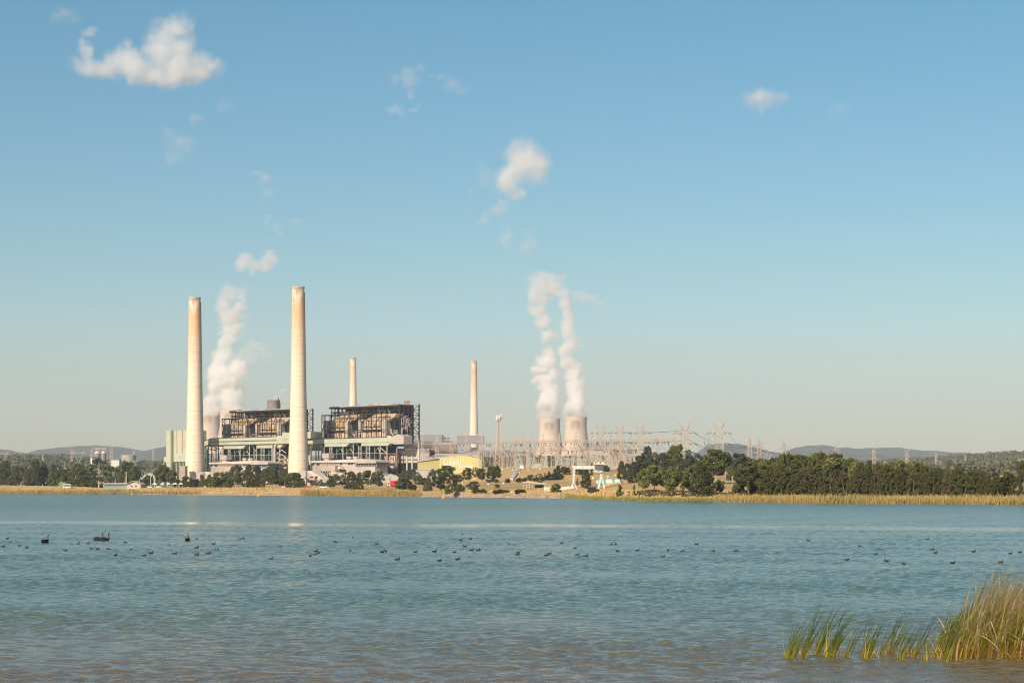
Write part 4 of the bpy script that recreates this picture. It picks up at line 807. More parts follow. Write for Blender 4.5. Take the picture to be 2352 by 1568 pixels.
for a0, a1 in ((186, 232), (305, 352), (352, 400), (400, 445)):
    xbrace(m, s2(a0, t + 2), s2(a1, t + 2), t + 2, 10, zb, .4)
m.build('leg_brace', M_greend, o, og)
# stack on the left boiler house roof
o, og = pthing('roof_stack', 'stubby dark grey round stack on the roof of the left boiler house', 'stack', s2(1660, 60), 60, 75)
x = s2(1660, 60); m = MB(); m.lathe([(5.6, 0), (5.6, z2(1660, 135, 60) - 75), (5.0, z2(1660, 135, 60) - 75), (5.0, 2)], 24, cap=False); m.build('drum', mat('grey_drum', (.22, .21, .20), .8, .2, .3), o)
m = MB(); m.beam((6.2, 0, 0), (6.2, 0, 10.5), .4); m.beam((9, 0, 0), (9, 0, 6), .4); m.beam((6.2, 0, 10.5), (9, 0, 6), .4)
for z in (2, 4, 6): m.beam((6.2, 0, z), (9, 0, z), .3)
m.build('ladder_frame', M_steel, o)

# ------------------------------------------------------------------ yellow green hall with the station name, and sheds
Y0 = 1560; hu0, hu1, hum = r3(1578, 950)[0], r4(430, 790)[0], r4(180, 730)[0]
def pt(u, v, Y): p = at(u, v, Y); return p.x, p.z
o = empty('station_hall', 'long yellow green hall with white lettering on its front wall', 'building', (at(1080, 1120, Y0).x, Y0, 8)); OX, OZ = o.location.x, 8
M_hall = mat('yellow_green_cladding', (.58, .55, .25), .7, .08, .05, (.46, .42, .2), .3, streak=True, ridges=1.3)
xa, zs = pt(hu0, 1059.5, Y0); xb, _ = pt(hu1, 1059, Y0); xm_, zp = pt(hum, 1043.2, Y0); xl, zl = pt(r3(1875, 0)[0], 1051.4, Y0); _, zr = pt(hu1, 1052, Y0)
m = MB(); m.prism([(xl - OX, -4), (xl - OX, zl - OZ), (xm_ - OX, zp - OZ), (xb - OX, zr - OZ), (xb - OX, -4)], 0, 60); m.build('front_wall', M_hall, o)
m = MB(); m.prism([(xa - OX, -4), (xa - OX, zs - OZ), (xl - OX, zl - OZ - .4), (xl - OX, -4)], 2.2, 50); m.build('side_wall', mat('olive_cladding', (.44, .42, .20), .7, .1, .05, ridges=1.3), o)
m = MB(); m.add([(xa - OX - 1, 1.2, zs - OZ + .1), (xm_ - OX, -.6, zp - OZ + .15), (xb - OX + .8, -.6, zr - OZ + .1), (xb - OX + .8, 60, zr - OZ + .1), (xm_ - OX, 60, zp - OZ + 1.5), (xa - OX + 14, 60, zs - OZ + 7.5)], [(0, 1, 4, 5), (1, 2, 3, 4)])
m.v += [(x, y, z - .35) for x, y, z in m.v]; m.f += [(6, 11, 10, 7), (7, 10, 9, 8), (0, 6, 7, 1), (1, 7, 8, 2)]; m.m += [0] * 4
m.build('roof', M_roof, o)
def text_mesh(txt, size, parent, loc, mt, name='lettering', depth=.12):
    cu = bpy.data.curves.new(name, 'FONT'); cu.body = txt; cu.size = size; cu.extrude = depth; cu.offset = size * .010; cu.resolution_u = 3; tmp = bpy.data.objects.new('t', cu); scene.collection.objects.link(tmp)
    dg = bpy.context.evaluated_depsgraph_get(); me = bpy.data.meshes.new_from_object(tmp.evaluated_get(dg)); bpy.data.objects.remove(tmp); me.materials.clear(); me.materials.append(mt)
    me.transform(Matrix.Rotation(R(90), 4, 'X')); me.transform(Matrix.Translation(loc)); me.name = name; return link(bpy.data.objects.new(name, me), parent)
M_sign = mat('white_lettering', (.85, .84, .80), .5, .02)
lx, lz = pt(*r3(1937, 995), Y0); lx2, lz2 = pt(*r3(1937, 1042), Y0)
text_mesh('Liddell', 5.0, o, (lx - OX, -.3, lz - OZ), M_sign); text_mesh('Power Station', 4.0, o, (lx2 - OX, -.3, lz2 - OZ), M_sign)
ux = pt(*r3(1937, 1005), Y0); ux2 = pt(*r3(2060, 1005), Y0); m = MB(); m.box(ux[0] - OX, ux2[0] - OX, -.3, -.05, ux[1] - OZ - .3, ux[1] - OZ); m.build('underline', M_sign, o)

def shed(name, label, cat, tr, a0, b0, a1, b1, Y, depth, wall, roofm=None, pitch=0, over=.6, z_base=None, parts=(), group=None, rz=0):
    """gabled or flat box given by its front rectangle in the photograph at distance Y"""
    u0, v0 = tr(a0, b0); u1, v1 = tr(a1, b1); p = at(u0, v1, Y); q = at(u1, v0, Y); w = q.x - p.x; h = q.z - p.z
    zb = p.z if z_base is None else z_base; h = q.z - zb
    o = empty(name, label, cat, ((p.x + q.x) / 2, Y, zb), rz, group)
    m = MB(); m.box(-w / 2, w / 2, 0, depth, -1.0, h); m.build('wall', wall, o)
    m = MB(); s = over
    if pitch: m.prism([(-w / 2 - s, h - .02), (-w / 2 - s, h + .25), (0, h + pitch + .25), (w / 2 + s, h + .25), (w / 2 + s, h - .02), (0, h + pitch - .02)], -s, depth + s)
    else: m.box(-w / 2 - s, w / 2 + s, -s, depth + s, h, h + .35)
    m.build('roof', roofm or M_roof, o)
    if pitch:
        m = MB(); m.prism([(-w / 2, h - .05), (0, h + pitch - .1), (w / 2, h - .05)], .02, depth - .02); m.build('gable', wall, o)
    for nm, x0, x1, z0, z1, mt in parts:
        m = MB(); m.box(-w / 2 + w * x0, -w / 2 + w * x1, -.12, .06, h * z0, h * z1); m.build(nm, mt, o)
    return o
shed('shed', 'grey flat roofed workshop left of the yellow green hall, behind trees', 'shed', r3, 1560, 1072, 1858, 1250, 1500, 30, M_grey, M_roof, z_base=7, parts=[('door', .7, .8, 0, .6, M_pale)])
shed('shed', 'small white gabled shed with a narrow teal door strip beside the red truck', 'shed', r3, 1090, 1160, 1322, 1262, 1480, 14, M_grey, M_roof, 2.0, parts=[('door', .46, .54, 0, .95, mat('teal_paint', (.18, .36, .30)))])
shed('storage_building', 'plain grey block tucked between the right boiler house and the hall', 'building', r3, 1612, 828, 1738, 925, 1640, 16, M_con, M_grey, z_base=12)
o = empty('coal_pipe', 'long brown cylindrical duct lying behind the hall roof', 'duct', (at(1024, 1044, 1680).x, 1680, at(1024, 1044, 1680).z))
m = MB(); x0 = at(r3(1738, 0)[0], 0, 1680).x - o.location.x; x1 = at(r3(2115, 0)[0], 0, 1680).x - o.location.x; m.tube((x0, 0, 4.4), (x1, 0, 4.4), 4.6, n=20); m.build('pipe', mat('brown_duct', (.27, .21, .17)), o)
m = MB(); m.box(x0, x1 + 18, -3, 3, -8, -.3); m.build('pipe_plinth', M_con, o)
shed('workshop', 'low pale roofed workshop under the trees, right of the left chimney foot', 'building', r2, 600, 1190, 1060, 1290, 1500, 12, M_beige, M_roof, parts=[('door', .2, .26, 0, .65, M_glass), ('window', .10, .17, .3, .6, M_glass), ('window', .45, .6, .3, .6, M_glass)])
shed('annexe_building', 'grey blocky annexe just left of the left chimney foot', 'building', r2, 402, 1022, 470, 1200, 1740, 14, M_con, M_roof, z_base=6)
shed('switch_house', 'small grey gabled hut inside the switchyard fence', 'hut', r4, 1102, 868, 1230, 915, 1270, 8, M_grey, M_roof, 1.6, parts=[('door', .1, .25, 0, .8, M_pale)])
shed('distant_boiler_block', 'wide grey distant boiler block just right of the right boiler house', 'building', r3, 1600, 597, 1912, 690, 4700, 90, mat('hazy_grey_cladding', (.27, .28, .28), .8, .05, .01), None, over=0, group='distant station blocks')
shed('distant_boiler_block', 'square grey distant boiler block behind the lone thin chimney', 'building', r4, 93, 472, 453, 572, 4900, 90, mat('hazy_grey_cladding', (.27, .28, .28), .8, .05, .01), None, over=0, group='distant station blocks')
shed('distant_boiler_block', 'small grey distant block seen between the right near chimney and right boiler house', 'building', r3, 212, 572, 288, 640, 4700, 90, mat('hazy_grey_cladding', (.27, .28, .28), .8, .05, .01), None, over=0, group='distant station blocks')
M_pink = mat('pinkish_vent', (.62, .45, .38), .8)
for tr, a0, a1, b0, Y, lb in ((r3, 1612, 1672, 577, 4698, 'left pinkish vent bank on the wide distant grey block'), (r3, 1825, 1888, 583, 4698, 'right pinkish vent bank on the wide distant grey block'), (r4, 155, 217, 452, 4898, 'pinkish vents on the square distant block, left of the thin chimney'),
                              (r4, 368, 428, 455, 4898, 'pinkish vents on the square distant block, right of the thin chimney'), (r3, 232, 286, 555, 4698, 'pinkish vents on the small distant block')):
    u0, v0 = tr(a0, b0); u1, v1 = tr(a1, b0 + 20); p = at(u0, v1, Y); q = at(u1, v0, Y); o = empty('vent_bank', lb, 'vents', (p.x, Y + 10, p.z), 0, 'roof vents of the distant station')
    m = MB(); w = (q.x - p.x) / 5
    for k in range(5): m.box(k * w, k * w + w * .8, 0, 20, -2, q.z - p.z)
    m.build('vent', M_pink, o)
shed('conveyor_house', 'low grey link between the two distant boiler blocks', 'building', r3, 1935, 632, 2008, 656, 4710, 20, mat('hazy_grey_cladding', (.27, .28, .28), .8, .05, .01), None, over=2)
shed('link_bridge', 'long thin grey bridge joining the distant boiler blocks', 'bridge', r3, 1905, 682, 2140, 694, 4720, 20, mat('hazy_grey_cladding', (.27, .28, .28), .8, .05, .01), None, over=0)
o = shed('turbine_hall', 'low pale hazy hall under the distant boiler blocks, behind the switchyard beam', 'building', r3, 1600, 722, 2290, 800, 4500, 60, mat('hazy_pale_wall', (.34, .35, .37), .8, .1, .02), None, over=0)
shed('low_hall', 'distant low pale roofed halls seen through the left part of the switchyard', 'building', r4, 180, 708, 580, 790, 2600, 60, mat('pale_low_wall', (.36, .33, .30), .8, .1, .02), M_roof, 5, over=1, group='low halls behind the switchyard')
shed('low_hall', 'distant low hall with light roof left of the small left cooling tower base', 'building', r4, 730, 745, 870, 790, 2700, 40, mat('pale_low_wall', (.36, .33, .30), .8, .1, .02), M_roof, 4, over=1, group='low halls behind the switchyard')
# ------------------------------------------------------------------ switchyard
M_lat = mat('galvanised_lattice', (.50, .42, .34), .7, .12, .3)
M_lat2 = mat('weathered_lattice', (.40, .33, .27), .7, .15, .3)
M_ins = mat('brown_insulator', (.12, .09, .08), .5, .1)
M_porc = mat('pale_insulator', (.44, .40, .36), .5, .08)
def lattice(m, x, y, z0, z1, h0, h1, n, w, hy0=None, hy1=None):
    hy0 = h0 if hy0 is None else hy0; hy1 = h1 if hy1 is None else hy1
    c = lambda f, sx, sy: (x + sx * (h0 + (h1 - h0) * f), y + sy * (hy0 + (hy1 - hy0) * f), z0 + (z1 - z0) * f)
    for sx in (-1, 1):
        for sy in (-1, 1): m.beam(c(0, sx, sy), c(1, sx, sy), w * 1.25)
    for k in range(n):
        f0, f1 = k / n, (k + 1) / n
        for sy in (-1, 1): m.beam(c(f0, -1, sy), c(f1, 1, sy), w * .8); m.beam(c(f0, 1, sy), c(f1, -1, sy), w * .8)
        for sx in (-1, 1): m.beam(c(f0, sx, -1), c(f1, sx, 1), w * .8)
def lattice_beam(m, p, q, d, n, w):
    p = Vector(p); q = Vector(q); up = Vector((0, 0, d)); bk = Vector((0, d, 0))
    for o_ in (Vector(), up, bk, up + bk): m.beam(p + o_, q + o_, w)
    for k in range(n):
        a = p.lerp(q, k / n); b = p.lerp(q, (k + 1) / n); c = p.lerp(q, (k + .5) / n)
        m.beam(a, c + up, w * .8); m.beam(c + up, b, w * .8); m.beam(a + up, c + up + bk, w * .7); m.beam(a + bk, c + up + bk, w * .7)
def gantry_row(label, P0, P1, z, cols, spike, w=.30, drops=40, dz=7):
    P0 = Vector(P0); P1 = Vector(P1); o = empty('switchyard_gantry', label, 'gantry', (P0.x, P0.y, H(P0.x, P0.y)), 0, 'switchyard gantries'); og = o.location
    m = MB(); lattice_beam(m, (P0.x, P0.y, z), (P1.x, P1.y, z), 1.8, int((P1 - P0).length / 2.2), w); m.build('lattice_beam', M_lat2, o, og)
    for f in cols:
        p = P0.lerp(P1, f); g = H(p.x, p.y) - .5; m = MB(); lattice(m, p.x, p.y + .9, g, z, 2.3, .75, 6, w); lattice(m, p.x, p.y + .9, z, z + 1.8, .75, .75, 1, w); lattice(m, p.x, p.y + .9, z + 1.8, z + spike, .75, .06, 3, w * .7)
        m.build('lattice_mast', M_lat, o, og)
    if drops:
        for _ in range(drops):
            m = MB(); f = rnd.random(); p = P0.lerp(P1, f); m.beam((p.x, p.y - .3, z), (p.x + rnd.uniform(-.6, .6), p.y - .3, z - 2.4), .32); m.build('insulator_string', M_ins, o, og)
            m = MB(); f = rnd.random() * .95; p = P0.lerp(P1, f); q = P0.lerp(P1, min(1, f + .03)); s0 = Vector((p.x, p.y - .3, z - 2.4)); prev = s0; e = Vector((q.x, q.y - 12, z - dz + 1))
            for k in range(1, 7): c = s0.lerp(e, k / 6) - Vector((0, 0, 2.0 * math.sin(math.pi * k / 6))); m.beam(prev, c, .12); prev = c
            m.build('jumper_cable', M_ins, o, og)
    return o
def ua(u, Y): return (u - UH) * Y / F
A0 = (ua(950, 1590), 1590, 0); A1 = (ua(1551, 1475), 1475, 0)
def fr(u): return max(0, min(1, (u - 950) / 601.0))
cu = [r3(a, 0)[0] for a in (1655, 1862, 2068, 2275)] + [r4(a, 0)[0] for a in (475, 690, 910, 1095, 1315, 1535, 1755, 1985, 2205)] + [r5(a, 0)[0] for a in (320, 775, 1010)]
gantry_row('long pale lattice gantry beam running across the back of the switchyard', A0, A1, 39.3, [fr(u) for u in cu], 7.4, .22, 90)
cu2 = [r4(a, 0)[0] for a in (690, 885, 1060, 1265, 1475, 1685, 1895, 2115)] + [r5(a, 0)[0] for a in (100, 195)]
gantry_row('second lattice gantry, slightly behind and above the long one at the switchyard', (ua(1150, 1640), 1640, 0), (ua(1418, 1600), 1600, 0), 41.2, [(u - 1150) / 268.0 for u in cu2 if 1150 <= u <= 1420], 7.0, .18, 50)
gantry_row('lower lattice gantry in the left middle of the switchyard', (ua(1100, 1400), 1400, 0), (ua(1190, 1395), 1395, 0), 29.5, [0, .33, .66, 1], 3.5, .17, 24, 5)
gantry_row('lower lattice gantry in front of the right cooling towers', (ua(1178, 1430), 1430, 0), (ua(1360, 1410), 1410, 0), 31, [0, .2, .4, .6, .8, 1], 3.5, .17, 40, 5)
gantry_row('lower lattice gantry under the three left tall pylons', (ua(1400, 1400), 1400, 0), (ua(1462, 1395), 1395, 0), 31.5, [0, .33, .66, 1], 3.0, .17, 20, 5)
# equipment standing on the yard: post insulators, portal frames, breakers
def post_ins():
    m = MB(); m.beam((0, 0, 0), (0, 0, 3), .35); m.beam((-.5, 0, 0), (0, 0, 2.4), .18); m.beam((.5, 0, 0), (0, 0, 2.4), .18)
    for k in range(6): m.tube((0, 0, 3 + k * .6), (0, 0, 3.3 + k * .6), .32, .2, 6)
    m.tube((-.7, 0, 6.7), (.7, 0, 6.7), .16, n=6); return m.build('insulator_post', M_porc)
def portal():
    m = MB(); lattice(m, -4, 0, -.5, 9.5, 1.1, .35, 4, .15); lattice(m, 4, 0, -.5, 9.5, 1.1, .35, 4, .15); lattice_beam(m, (-5.4, -.4, 9.5), (5.4, -.4, 9.5), .8, 6, .18); return m.build('steel_portal', M_lat)
def breaker():
    m = MB(); m.box(-1.1, 1.1, -.5, .5, 2.2, 3.1)
    for s in (-.9, .9): m.beam((s, 0, 0), (s, 0, 2.2), .25)
    for s in (-.8, 0, .8): m.tube((s, 0, 3.1), (s * 1.5, 0, 5.6), .26, .18, 6)
    m.box(-1.6, 1.6, -.3, .3, 5.6, 6.2); return m.build('circuit_breaker', mat('grey_green_breaker', (.36, .38, .34), .6, .1))
def tallpost():
    m = MB(); m.tube((0, 0, 0), (0, 0, 13.5), .22, .13, 6); m.tube((0, 0, 13.5), (0, 0, 15), .08, .03, 5); return m.build('lightning_mast', M_lat2)
spots = []
def yard(n, mk, label, cat, group, us, ys, gap, szr=(.85, 1.15)):
    src = mk(); tag(src, label, cat, group); c = 0; tries = 0
    while c < n and tries < 4000:
        tries += 1; u = rnd.uniform(*us); Y = rnd.uniform(*ys); x = ua(u, Y)
        if Y < tcol(u)[0][5] + 12 or any(abs(x - a) < gap and abs(Y - b) < gap for a, b in spots): continue
        spots.append((x, Y)); o = src if c == 0 else link(src.copy()); o.location = (x, Y, H(x, Y)); s = rnd.uniform(*szr); o.scale = (1, 1, s); o.rotation_euler = (0, 0, rnd.uniform(-.12, .12)); c += 1
yard(18, portal, 'pale low steel portal frame standing among the switchyard equipment', 'portal frame', 'low portal frames of the switchyard', (1165, 1475), (1262, 1500), 9)
yard(60, post_ins, 'pale insulator post standing in the crowded switchyard', 'insulator post', 'insulator posts of the switchyard', (1160, 1480), (1258, 1420), 4)
yard(22, breaker, 'grey green circuit breaker with three bushings in the switchyard', 'circuit breaker', 'circuit breakers of the switchyard', (1180, 1400), (1262, 1400), 5)
yard(20, tallpost, 'slim tall lightning mast rising from the switchyard', 'mast', 'lightning masts of the switchyard', (1120, 1520), (1262, 1600), 6)
# communications tower
p = at(*r4(655, 790), 1330); o = empty('communications_tower', 'tall slim lattice communications tower with a ring of antenna panels', 'tower', (p.x, p.y, H(p.x, p.y))); hh = at(0, r4(0, 175)[1], 1330).z - H(p.x, p.y)
m = MB(); lattice(m, 0, 0, -.5, hh - 4, 2.7, .8, 14, .17); m.build('lattice_mast', M_lat, o)
m = MB(); m.beam((0, 0, 0), (0, 0, hh - 3), .45); m.build('cable_ladder', mat('rust_brown_ladder', (.34, .20, .12)), o)
m = MB(); m.lathe([(1.2, hh - 5.2), (1.5, hh - 5), (1.5, hh - 4.8), (1.2, hh - 4.7)], 12)
for k in range(8):
    t = k * math.pi / 4; c, s = math.cos(t), math.sin(t); m.beam((1.2 * c, 1.2 * s, hh - 5), (1.4 * c, 1.4 * s, hh - .2), .12)
m.tube((0, 0, hh - 5), (0, 0, hh + 1.9), .14, .06, 6); m.build('head_frame', M_lat, o)
m = MB()
for k in range(9):
    t = k * math.pi * 2 / 9 + .2; c, s = math.cos(t), math.sin(t); z = hh - rnd.choice([4.2, 3.6, 2.4]); m.beam((1.7 * c, 1.7 * s, z), (1.7 * c, 1.7 * s, z + 2.2), .42)
m.build('antenna_panel', M_white, o)

# ------------------------------------------------------------------ pylons and lines
PYL = {}
def pylon(label, u, vt, Y, kind='A', rz=0.0, w=.27, group='pylons of the line going right'):
    x = ua(u, Y); g = H(x, Y); Hh = at(u, vt, Y).z - g; k = Hh / 515.0
    o = empty('pylon', label, 'pylon', (x, Y, g), rz, group); m = MB()
    if kind == 'A':
        lattice(m, 0, 0, -1, 180 * k, 92 * k, 38 * k, 4, w); lattice(m, 0, 0, 180 * k, 430 * k, 38 * k, 27 * k, 9, w); m.build('tower_body', M_lat, o)
        m = MB()
        for s in (-1, 1):
            for yy in (-1, 1):
                m.beam((s * 27 * k, yy * 20 * k, 430 * k), (s * 66 * k, 0, 515 * k), w); m.beam((0, yy * 12 * k, 405 * k), (s * 66 * k, 0, 515 * k), w)
            for f in (.25, .5, .75): m.beam((s * (27 + 39 * f) * k, 0, (430 + 85 * f) * k), (s * 66 * f * k, 0, (405 + 110 * f) * k), w * .7)
        m.build('earth_wire_horn', M_lat, o); tips = []
        for z in (395, 292, 188):
            a = MB(); L = 80 if z != 188 else 84
            for s in (-1, 1):
                for yy in (-1, 1): a.beam((s * 30 * k, yy * 24 * k, z * k), (s * L * k, 0, z * k), w); a.beam((s * 30 * k, yy * 24 * k, (z - 16) * k), (s * L * k, 0, z * k), w * .8)
            a.build('cross_arm', M_lat, o)
            a = MB()
            for s in (-1, 1):
                a.beam((s * L * k, 0, z * k), (s * (L + 38) * k, -3 * k, (z - 16) * k), w * 2.0); a.beam((s * 34 * k, -3, z * k), (s * 58 * k, -4, (z - 14) * k), w * 1.6)
                tips.append((s * L * k, 0, z * k))
            a.build('insulator_string', M_ins, o)
    elif kind == 'B':
        lattice(m, 0, 0, -1, 200 * k, 62 * k, 26 * k, 5, w); lattice(m, 0, 0, 200 * k, 455 * k, 26 * k, 15 * k, 9, w); m.build('tower_body', M_lat, o); tips = []
        m = MB()
        for s in (-1, 1): m.beam((s * 10 * k, 0, 450 * k), (s * 62 * k, 0, 512 * k), w * 1.2); m.beam((0, 0, 490 * k), (s * 62 * k, 0, 512 * k), w); m.beam((0, 0, 450 * k), (0, 0, 490 * k), w); m.beam((s * 32 * k, 0, 478 * k), (s * 30 * k, 0, 500 * k), w * .8)
        m.build('earth_wire_horn', M_lat, o)
        for z in (400, 300, 200):
            a = MB(); L = 62
            for s in (-1, 1): a.beam((0, 0, z * k), (s * L * k, 0, z * k), w); a.beam((0, 0, (z + 26) * k), (s * L * k, 0, z * k), w * .8); tips.append((s * L * k, 0, z * k - 2))
            a.build('cross_arm', M_lat, o)
    else:   # Y shaped
        lattice(m, 0, 0, -1, 220 * k, 70 * k, 16 * k, 4, w); m.build('tower_body', M_lat, o); tips = []
        m = MB()
        for s in (-1, 1):
            m.beam((s * 8 * k, 0, 215 * k), (s * 105 * k, 0, 430 * k), w * 1.3); m.beam((s * 16 * k, 0, 215 * k), (s * 135 * k, 0, 430 * k), w * 1.3)
            for f in (.2, .4, .6, .8): m.beam((s * (8 + 97 * f) * k, 0, (215 + 215 * f) * k), (s * (16 + 119 * (f + .1)) * k, 0, (215 + 215 * (f + .1)) * k), w * .8)
            m.beam((s * 120 * k, 0, 430 * k), (s * 165 * k, 0, 515 * k), w * 1.1); m.beam((s * 70 * k, 0, 430 * k), (s * 165 * k, 0, 515 * k), w)
            for L in (130, 210): tips.append((s * L * k, 0, 425 * k))
        m.build('fork', M_lat, o); m = MB(); m.beam((-215 * k, 0, 430 * k), (215 * k, 0, 430 * k), w * 1.5); m.beam((-150 * k, 0, 455 * k), (150 * k, 0, 455 * k), w); m.build('cross_arm', M_lat, o)
        m = MB()
        for L in (-130, 0, 130): m.beam((L * k, 0, 430 * k), (L * k, 0, 395 * k), w * 1.3)
        m.build('insulator_string', M_ins, o)
    c, s_ = math.cos(rz), math.sin(rz); return [Vector((x + a * c, Y + a * s_, g + z)) for a, b, z in tips]
G1 = 'tall double armed pylons at the switchyard'
PT = []
for lb, u, v, Y in (('tall pylon with V horns, leftmost of the five, above the white gantry crane', r4(2025, 0)[0], r4(0, 288)[1], 1900), ('tall pylon with V horns, second of the five from the left', 1424, r5(0, 277)[1], 1850),
                    ('tall pylon with V horns, middle one of the five', 1470, r5(0, 275)[1], 1800), ('tall pylon with V horns behind the dark tree, fourth of the five', 1573.5, r5(0, 262)[1], 1780),
                    ('tall pylon with V horns, rightmost of the five, above the big round tree', 1652, r5(0, 253)[1], 1760)):
    PT.append(pylon(lb, u, v, Y, 'A', .05, .27, G1))
line = []
OW = ['nearest', 'second', 'third', 'fourth', 'fifth', 'sixth', 'seventh', 'eighth']
for k, (u, v, Y) in enumerate([(1722, 997, 2150), (1743.5, 1001.5, 2250), (1800, 1005, 2450), (1922, 1015, 2650), (2007, 1024, 2850), (2083, 1031, 3050), (2150, 1039, 3250), (2217.5, 1044.5, 3450)]):
    line.append(pylon('pylon of the line over the right wood, %s of eight from the left' % OW[k].replace('nearest', 'first'), u, v, Y, 'B', .1, .30, 'pylons of the line over the right wood'))
G2 = 'smaller pylons behind the right wood'
for lb, u, v, Y, kd in (('Y shaped pylon behind the wood, between the seventh and eighth line pylons', 2201, 1058, 3000, 'Y'), ('small pylon close behind the seventh line pylon', 2160, 1058, 3300, 'B'), ('larger Y shaped pylon in front of the far ridge, left of the isolated round tree', 2294, 1057, 2700, 'Y'),
                        ('slim pylon just left of the larger Y shaped one', 2281, 1056, 3300, 'B'), ('Y shaped pylon cut by the right edge of the view', 2349, 1050, 2500, 'Y'), ('small low pylon behind the treetops left of the sixth line pylon', 2068, 1054, 3600, 'B'),
                        ('tiny pylon top showing over the trees right of the fifth line pylon', 2032, 1057, 3700, 'B'), ('tiny Y shaped pylon top over the treetops left of the fourth line pylon', 1830, 1039, 2600, 'Y'), ('slim faint pylon over the treetops left of the brown topped tree', 1906, 1044, 2700, 'B')):
    pylon(lb, u, v, Y, kd, 0, .27, G2)
G3 = 'faint pylons on the left ridge'
for lb, a, b, Y, kd in (('hazy double pylon on the left ridge, left of the Y shaped one', 965, 138, 3000, 'B'), ('hazy Y shaped pylon on the left ridge', 1055, 158, 2950, 'Y'), ('tall hazy pylon just left of the twin silos', 1235, 108, 3050, 'B'), ('tall hazy pylon just right of the twin silos', 1500, 108, 3050, 'B'),
                        ('faint small pylon low on the left ridge among trees', 575, 222, 3400, 'B'), ('faint pylon in front of the storage tank', 1800, 150, 3500, 'B'), ('pylon at the far left edge of the view', 20, 168, 2700, 'Y'), ('very faint pylon just left of the green coal tower', 2060, 132, 4200, 'B')):
    u, v = r1(a, b); pylon(lb, u, v, Y, kd, .1, .24, G3)
def wire(label, pts, sag=.022, r=.075):
    m = MB()
    for p, q in zip(pts[:-1], pts[1:]):
        n = 10; L = (q - p).length; prev = None
        for k in range(n + 1):
            f = k / n; c = p.lerp(q, f) - Vector((0, 0, sag * L * 4 * f * (1 - f)))
            if prev is not None: m.beam(prev, c, r * 2)
            prev = c
    tag(m.build('power_line', mat_wire), label, 'power line', 'power lines')
mat_wire = mat('dark_wire', (.10, .10, .10), .6, .05)
for i, nm in enumerate(('upper left', 'upper right', 'middle left', 'middle right', 'lower left', 'lower right')):
    wire('%s wire of the line sagging from the rightmost tall pylon over the right wood' % nm, [PT[4][i]] + [line[k][i] for k in (0, 2, 3, 4, 5, 6, 7)])
for i, nm in enumerate(('upper left', 'upper right', 'middle left', 'middle right', 'lower left', 'lower right')):
    wire('%s wire from the fourth tall pylon to the second pylon over the right wood' % nm, [PT[3][i], line[1][i]])
for j, nm in enumerate(('leftmost', 'second', 'middle', 'fourth', 'rightmost')):
    for i, lv_ in ((0, 'upper'), (2, 'middle')):
        p = PT[j][i]; q = Vector((p.x - 28, 1530, 41)); wire('%s slack wire dropping left from the %s tall pylon to the gantry beam' % (lv_, nm), [p, q], .03)
for i, nm in ((1, 'upper'), (3, 'middle'), (5, 'lower')):
    for j in (0, 1, 2): wire('%s right hand wire leaving the %s tall pylon towards the right' % (nm, ('leftmost', 'second', 'middle')[j]), [PT[j][i], PT[3][i] + Vector((0, 40, 4)), line[1][i] + Vector((6, 60, 6))], .02)

# ------------------------------------------------------------------ gantry crane and things around it
YC = 850.0; uc = r4(1850, 0)[0]; o = empty('gantry_crane', 'pale blue white gantry crane on splayed legs with a cabin on top', 'crane', (ua(uc, YC), YC, H(ua(uc, YC), YC))); ox, oz = o.location.x, o.location.z
def lc(a, b, Y=YC): u, v = r4(a, b); p = at(u, v, Y); return p.x - ox, p.z - oz
M_crane = mat('pale_blue_crane_paint', (.60, .64, .64), .6, .1, .4, (.40, .25, .15), .5, streak=True)
def rct(m, a0, b0, a1, b1, y0, y1):
    x0, z1 = lc(a0, b0); x1, z0 = lc(a1, b1); m.box(x0, x1, y0, y1, z0, z1)
m = MB(); rct(m, 1648, 880, 1950, 924, 0, 1.6); m.build('main_beam', M_crane, o)
m = MB(); rct(m, 1945, 868, 2062, 935, -.6, 2.6); m.build('trolley', mat('dark_machinery', (.12, .12, .12), .7, .2), o)
cb_ = MB(); rct(cb_, 1935, 824, 2095, 866, -1.2, 3.0); cbn = cb_.build('cabin', mat('cream_cabin', (.58, .54, .47), .7, .1), o)
m = MB(); rct(m, 1932, 820, 2098, 824.5, -1.4, 3.2); m.build('cabin_roof', M_roof, cbn)
for a in (1950, 2012, 2078): m = MB(); rct(m, a, 830, a + 14, 848, -1.3, -1.15); m.build('cabin_window', M_glass, cbn)
def leg(nm, pts, w):
    m = MB()
    for (a, b), (c, d) in zip(pts[:-1], pts[1:]):
        p = lc(a, b); q = lc(c, d); m.beam((p[0], .5, p[1]), (q[0], .5, q[1]), w, w)
    m.build(nm, M_crane, o)
leg('leg_post', [(1665, 922), (1660, 1105)], .85)
for s, a in ((-1, 1618), (1, 1705)):
    leg('leg', [(1662, 1095), (a, 1196)], .5)
m = MB(); m.prism([lc(1648, 1125), lc(1662, 1095), lc(1676, 1125)], 0, 1); m.build('gusset', M_crane, o)
leg('leg_post', [(2032, 875), (2035, 1010)], 1.0)
for a in (1990, 2078): leg('leg', [(2034, 1008), (a, 1200)], .75)
m = MB(); m.prism([lc(2005, 1100), lc(2020, 1010), lc(2048, 1010), lc(2062, 1100), lc(2034, 1050)], .1, .9); m.build('gusset', M_crane, o)
m = MB(); rct(m, 1945, 955, 2045, 968, -1, 2); rct(m, 1940, 930, 1966, 958, -.6, 1); m.build('walkway', M_crane, o)
m = MB(); rct(m, 1955, 1196, 2112, 1206, -.4, 1.4); rct(m, 1600, 1194, 1725, 1201, -.4, 1.4); m.build('bogie_beam', mat('grey_bogie', (.25, .25, .24), .7, .2), o)
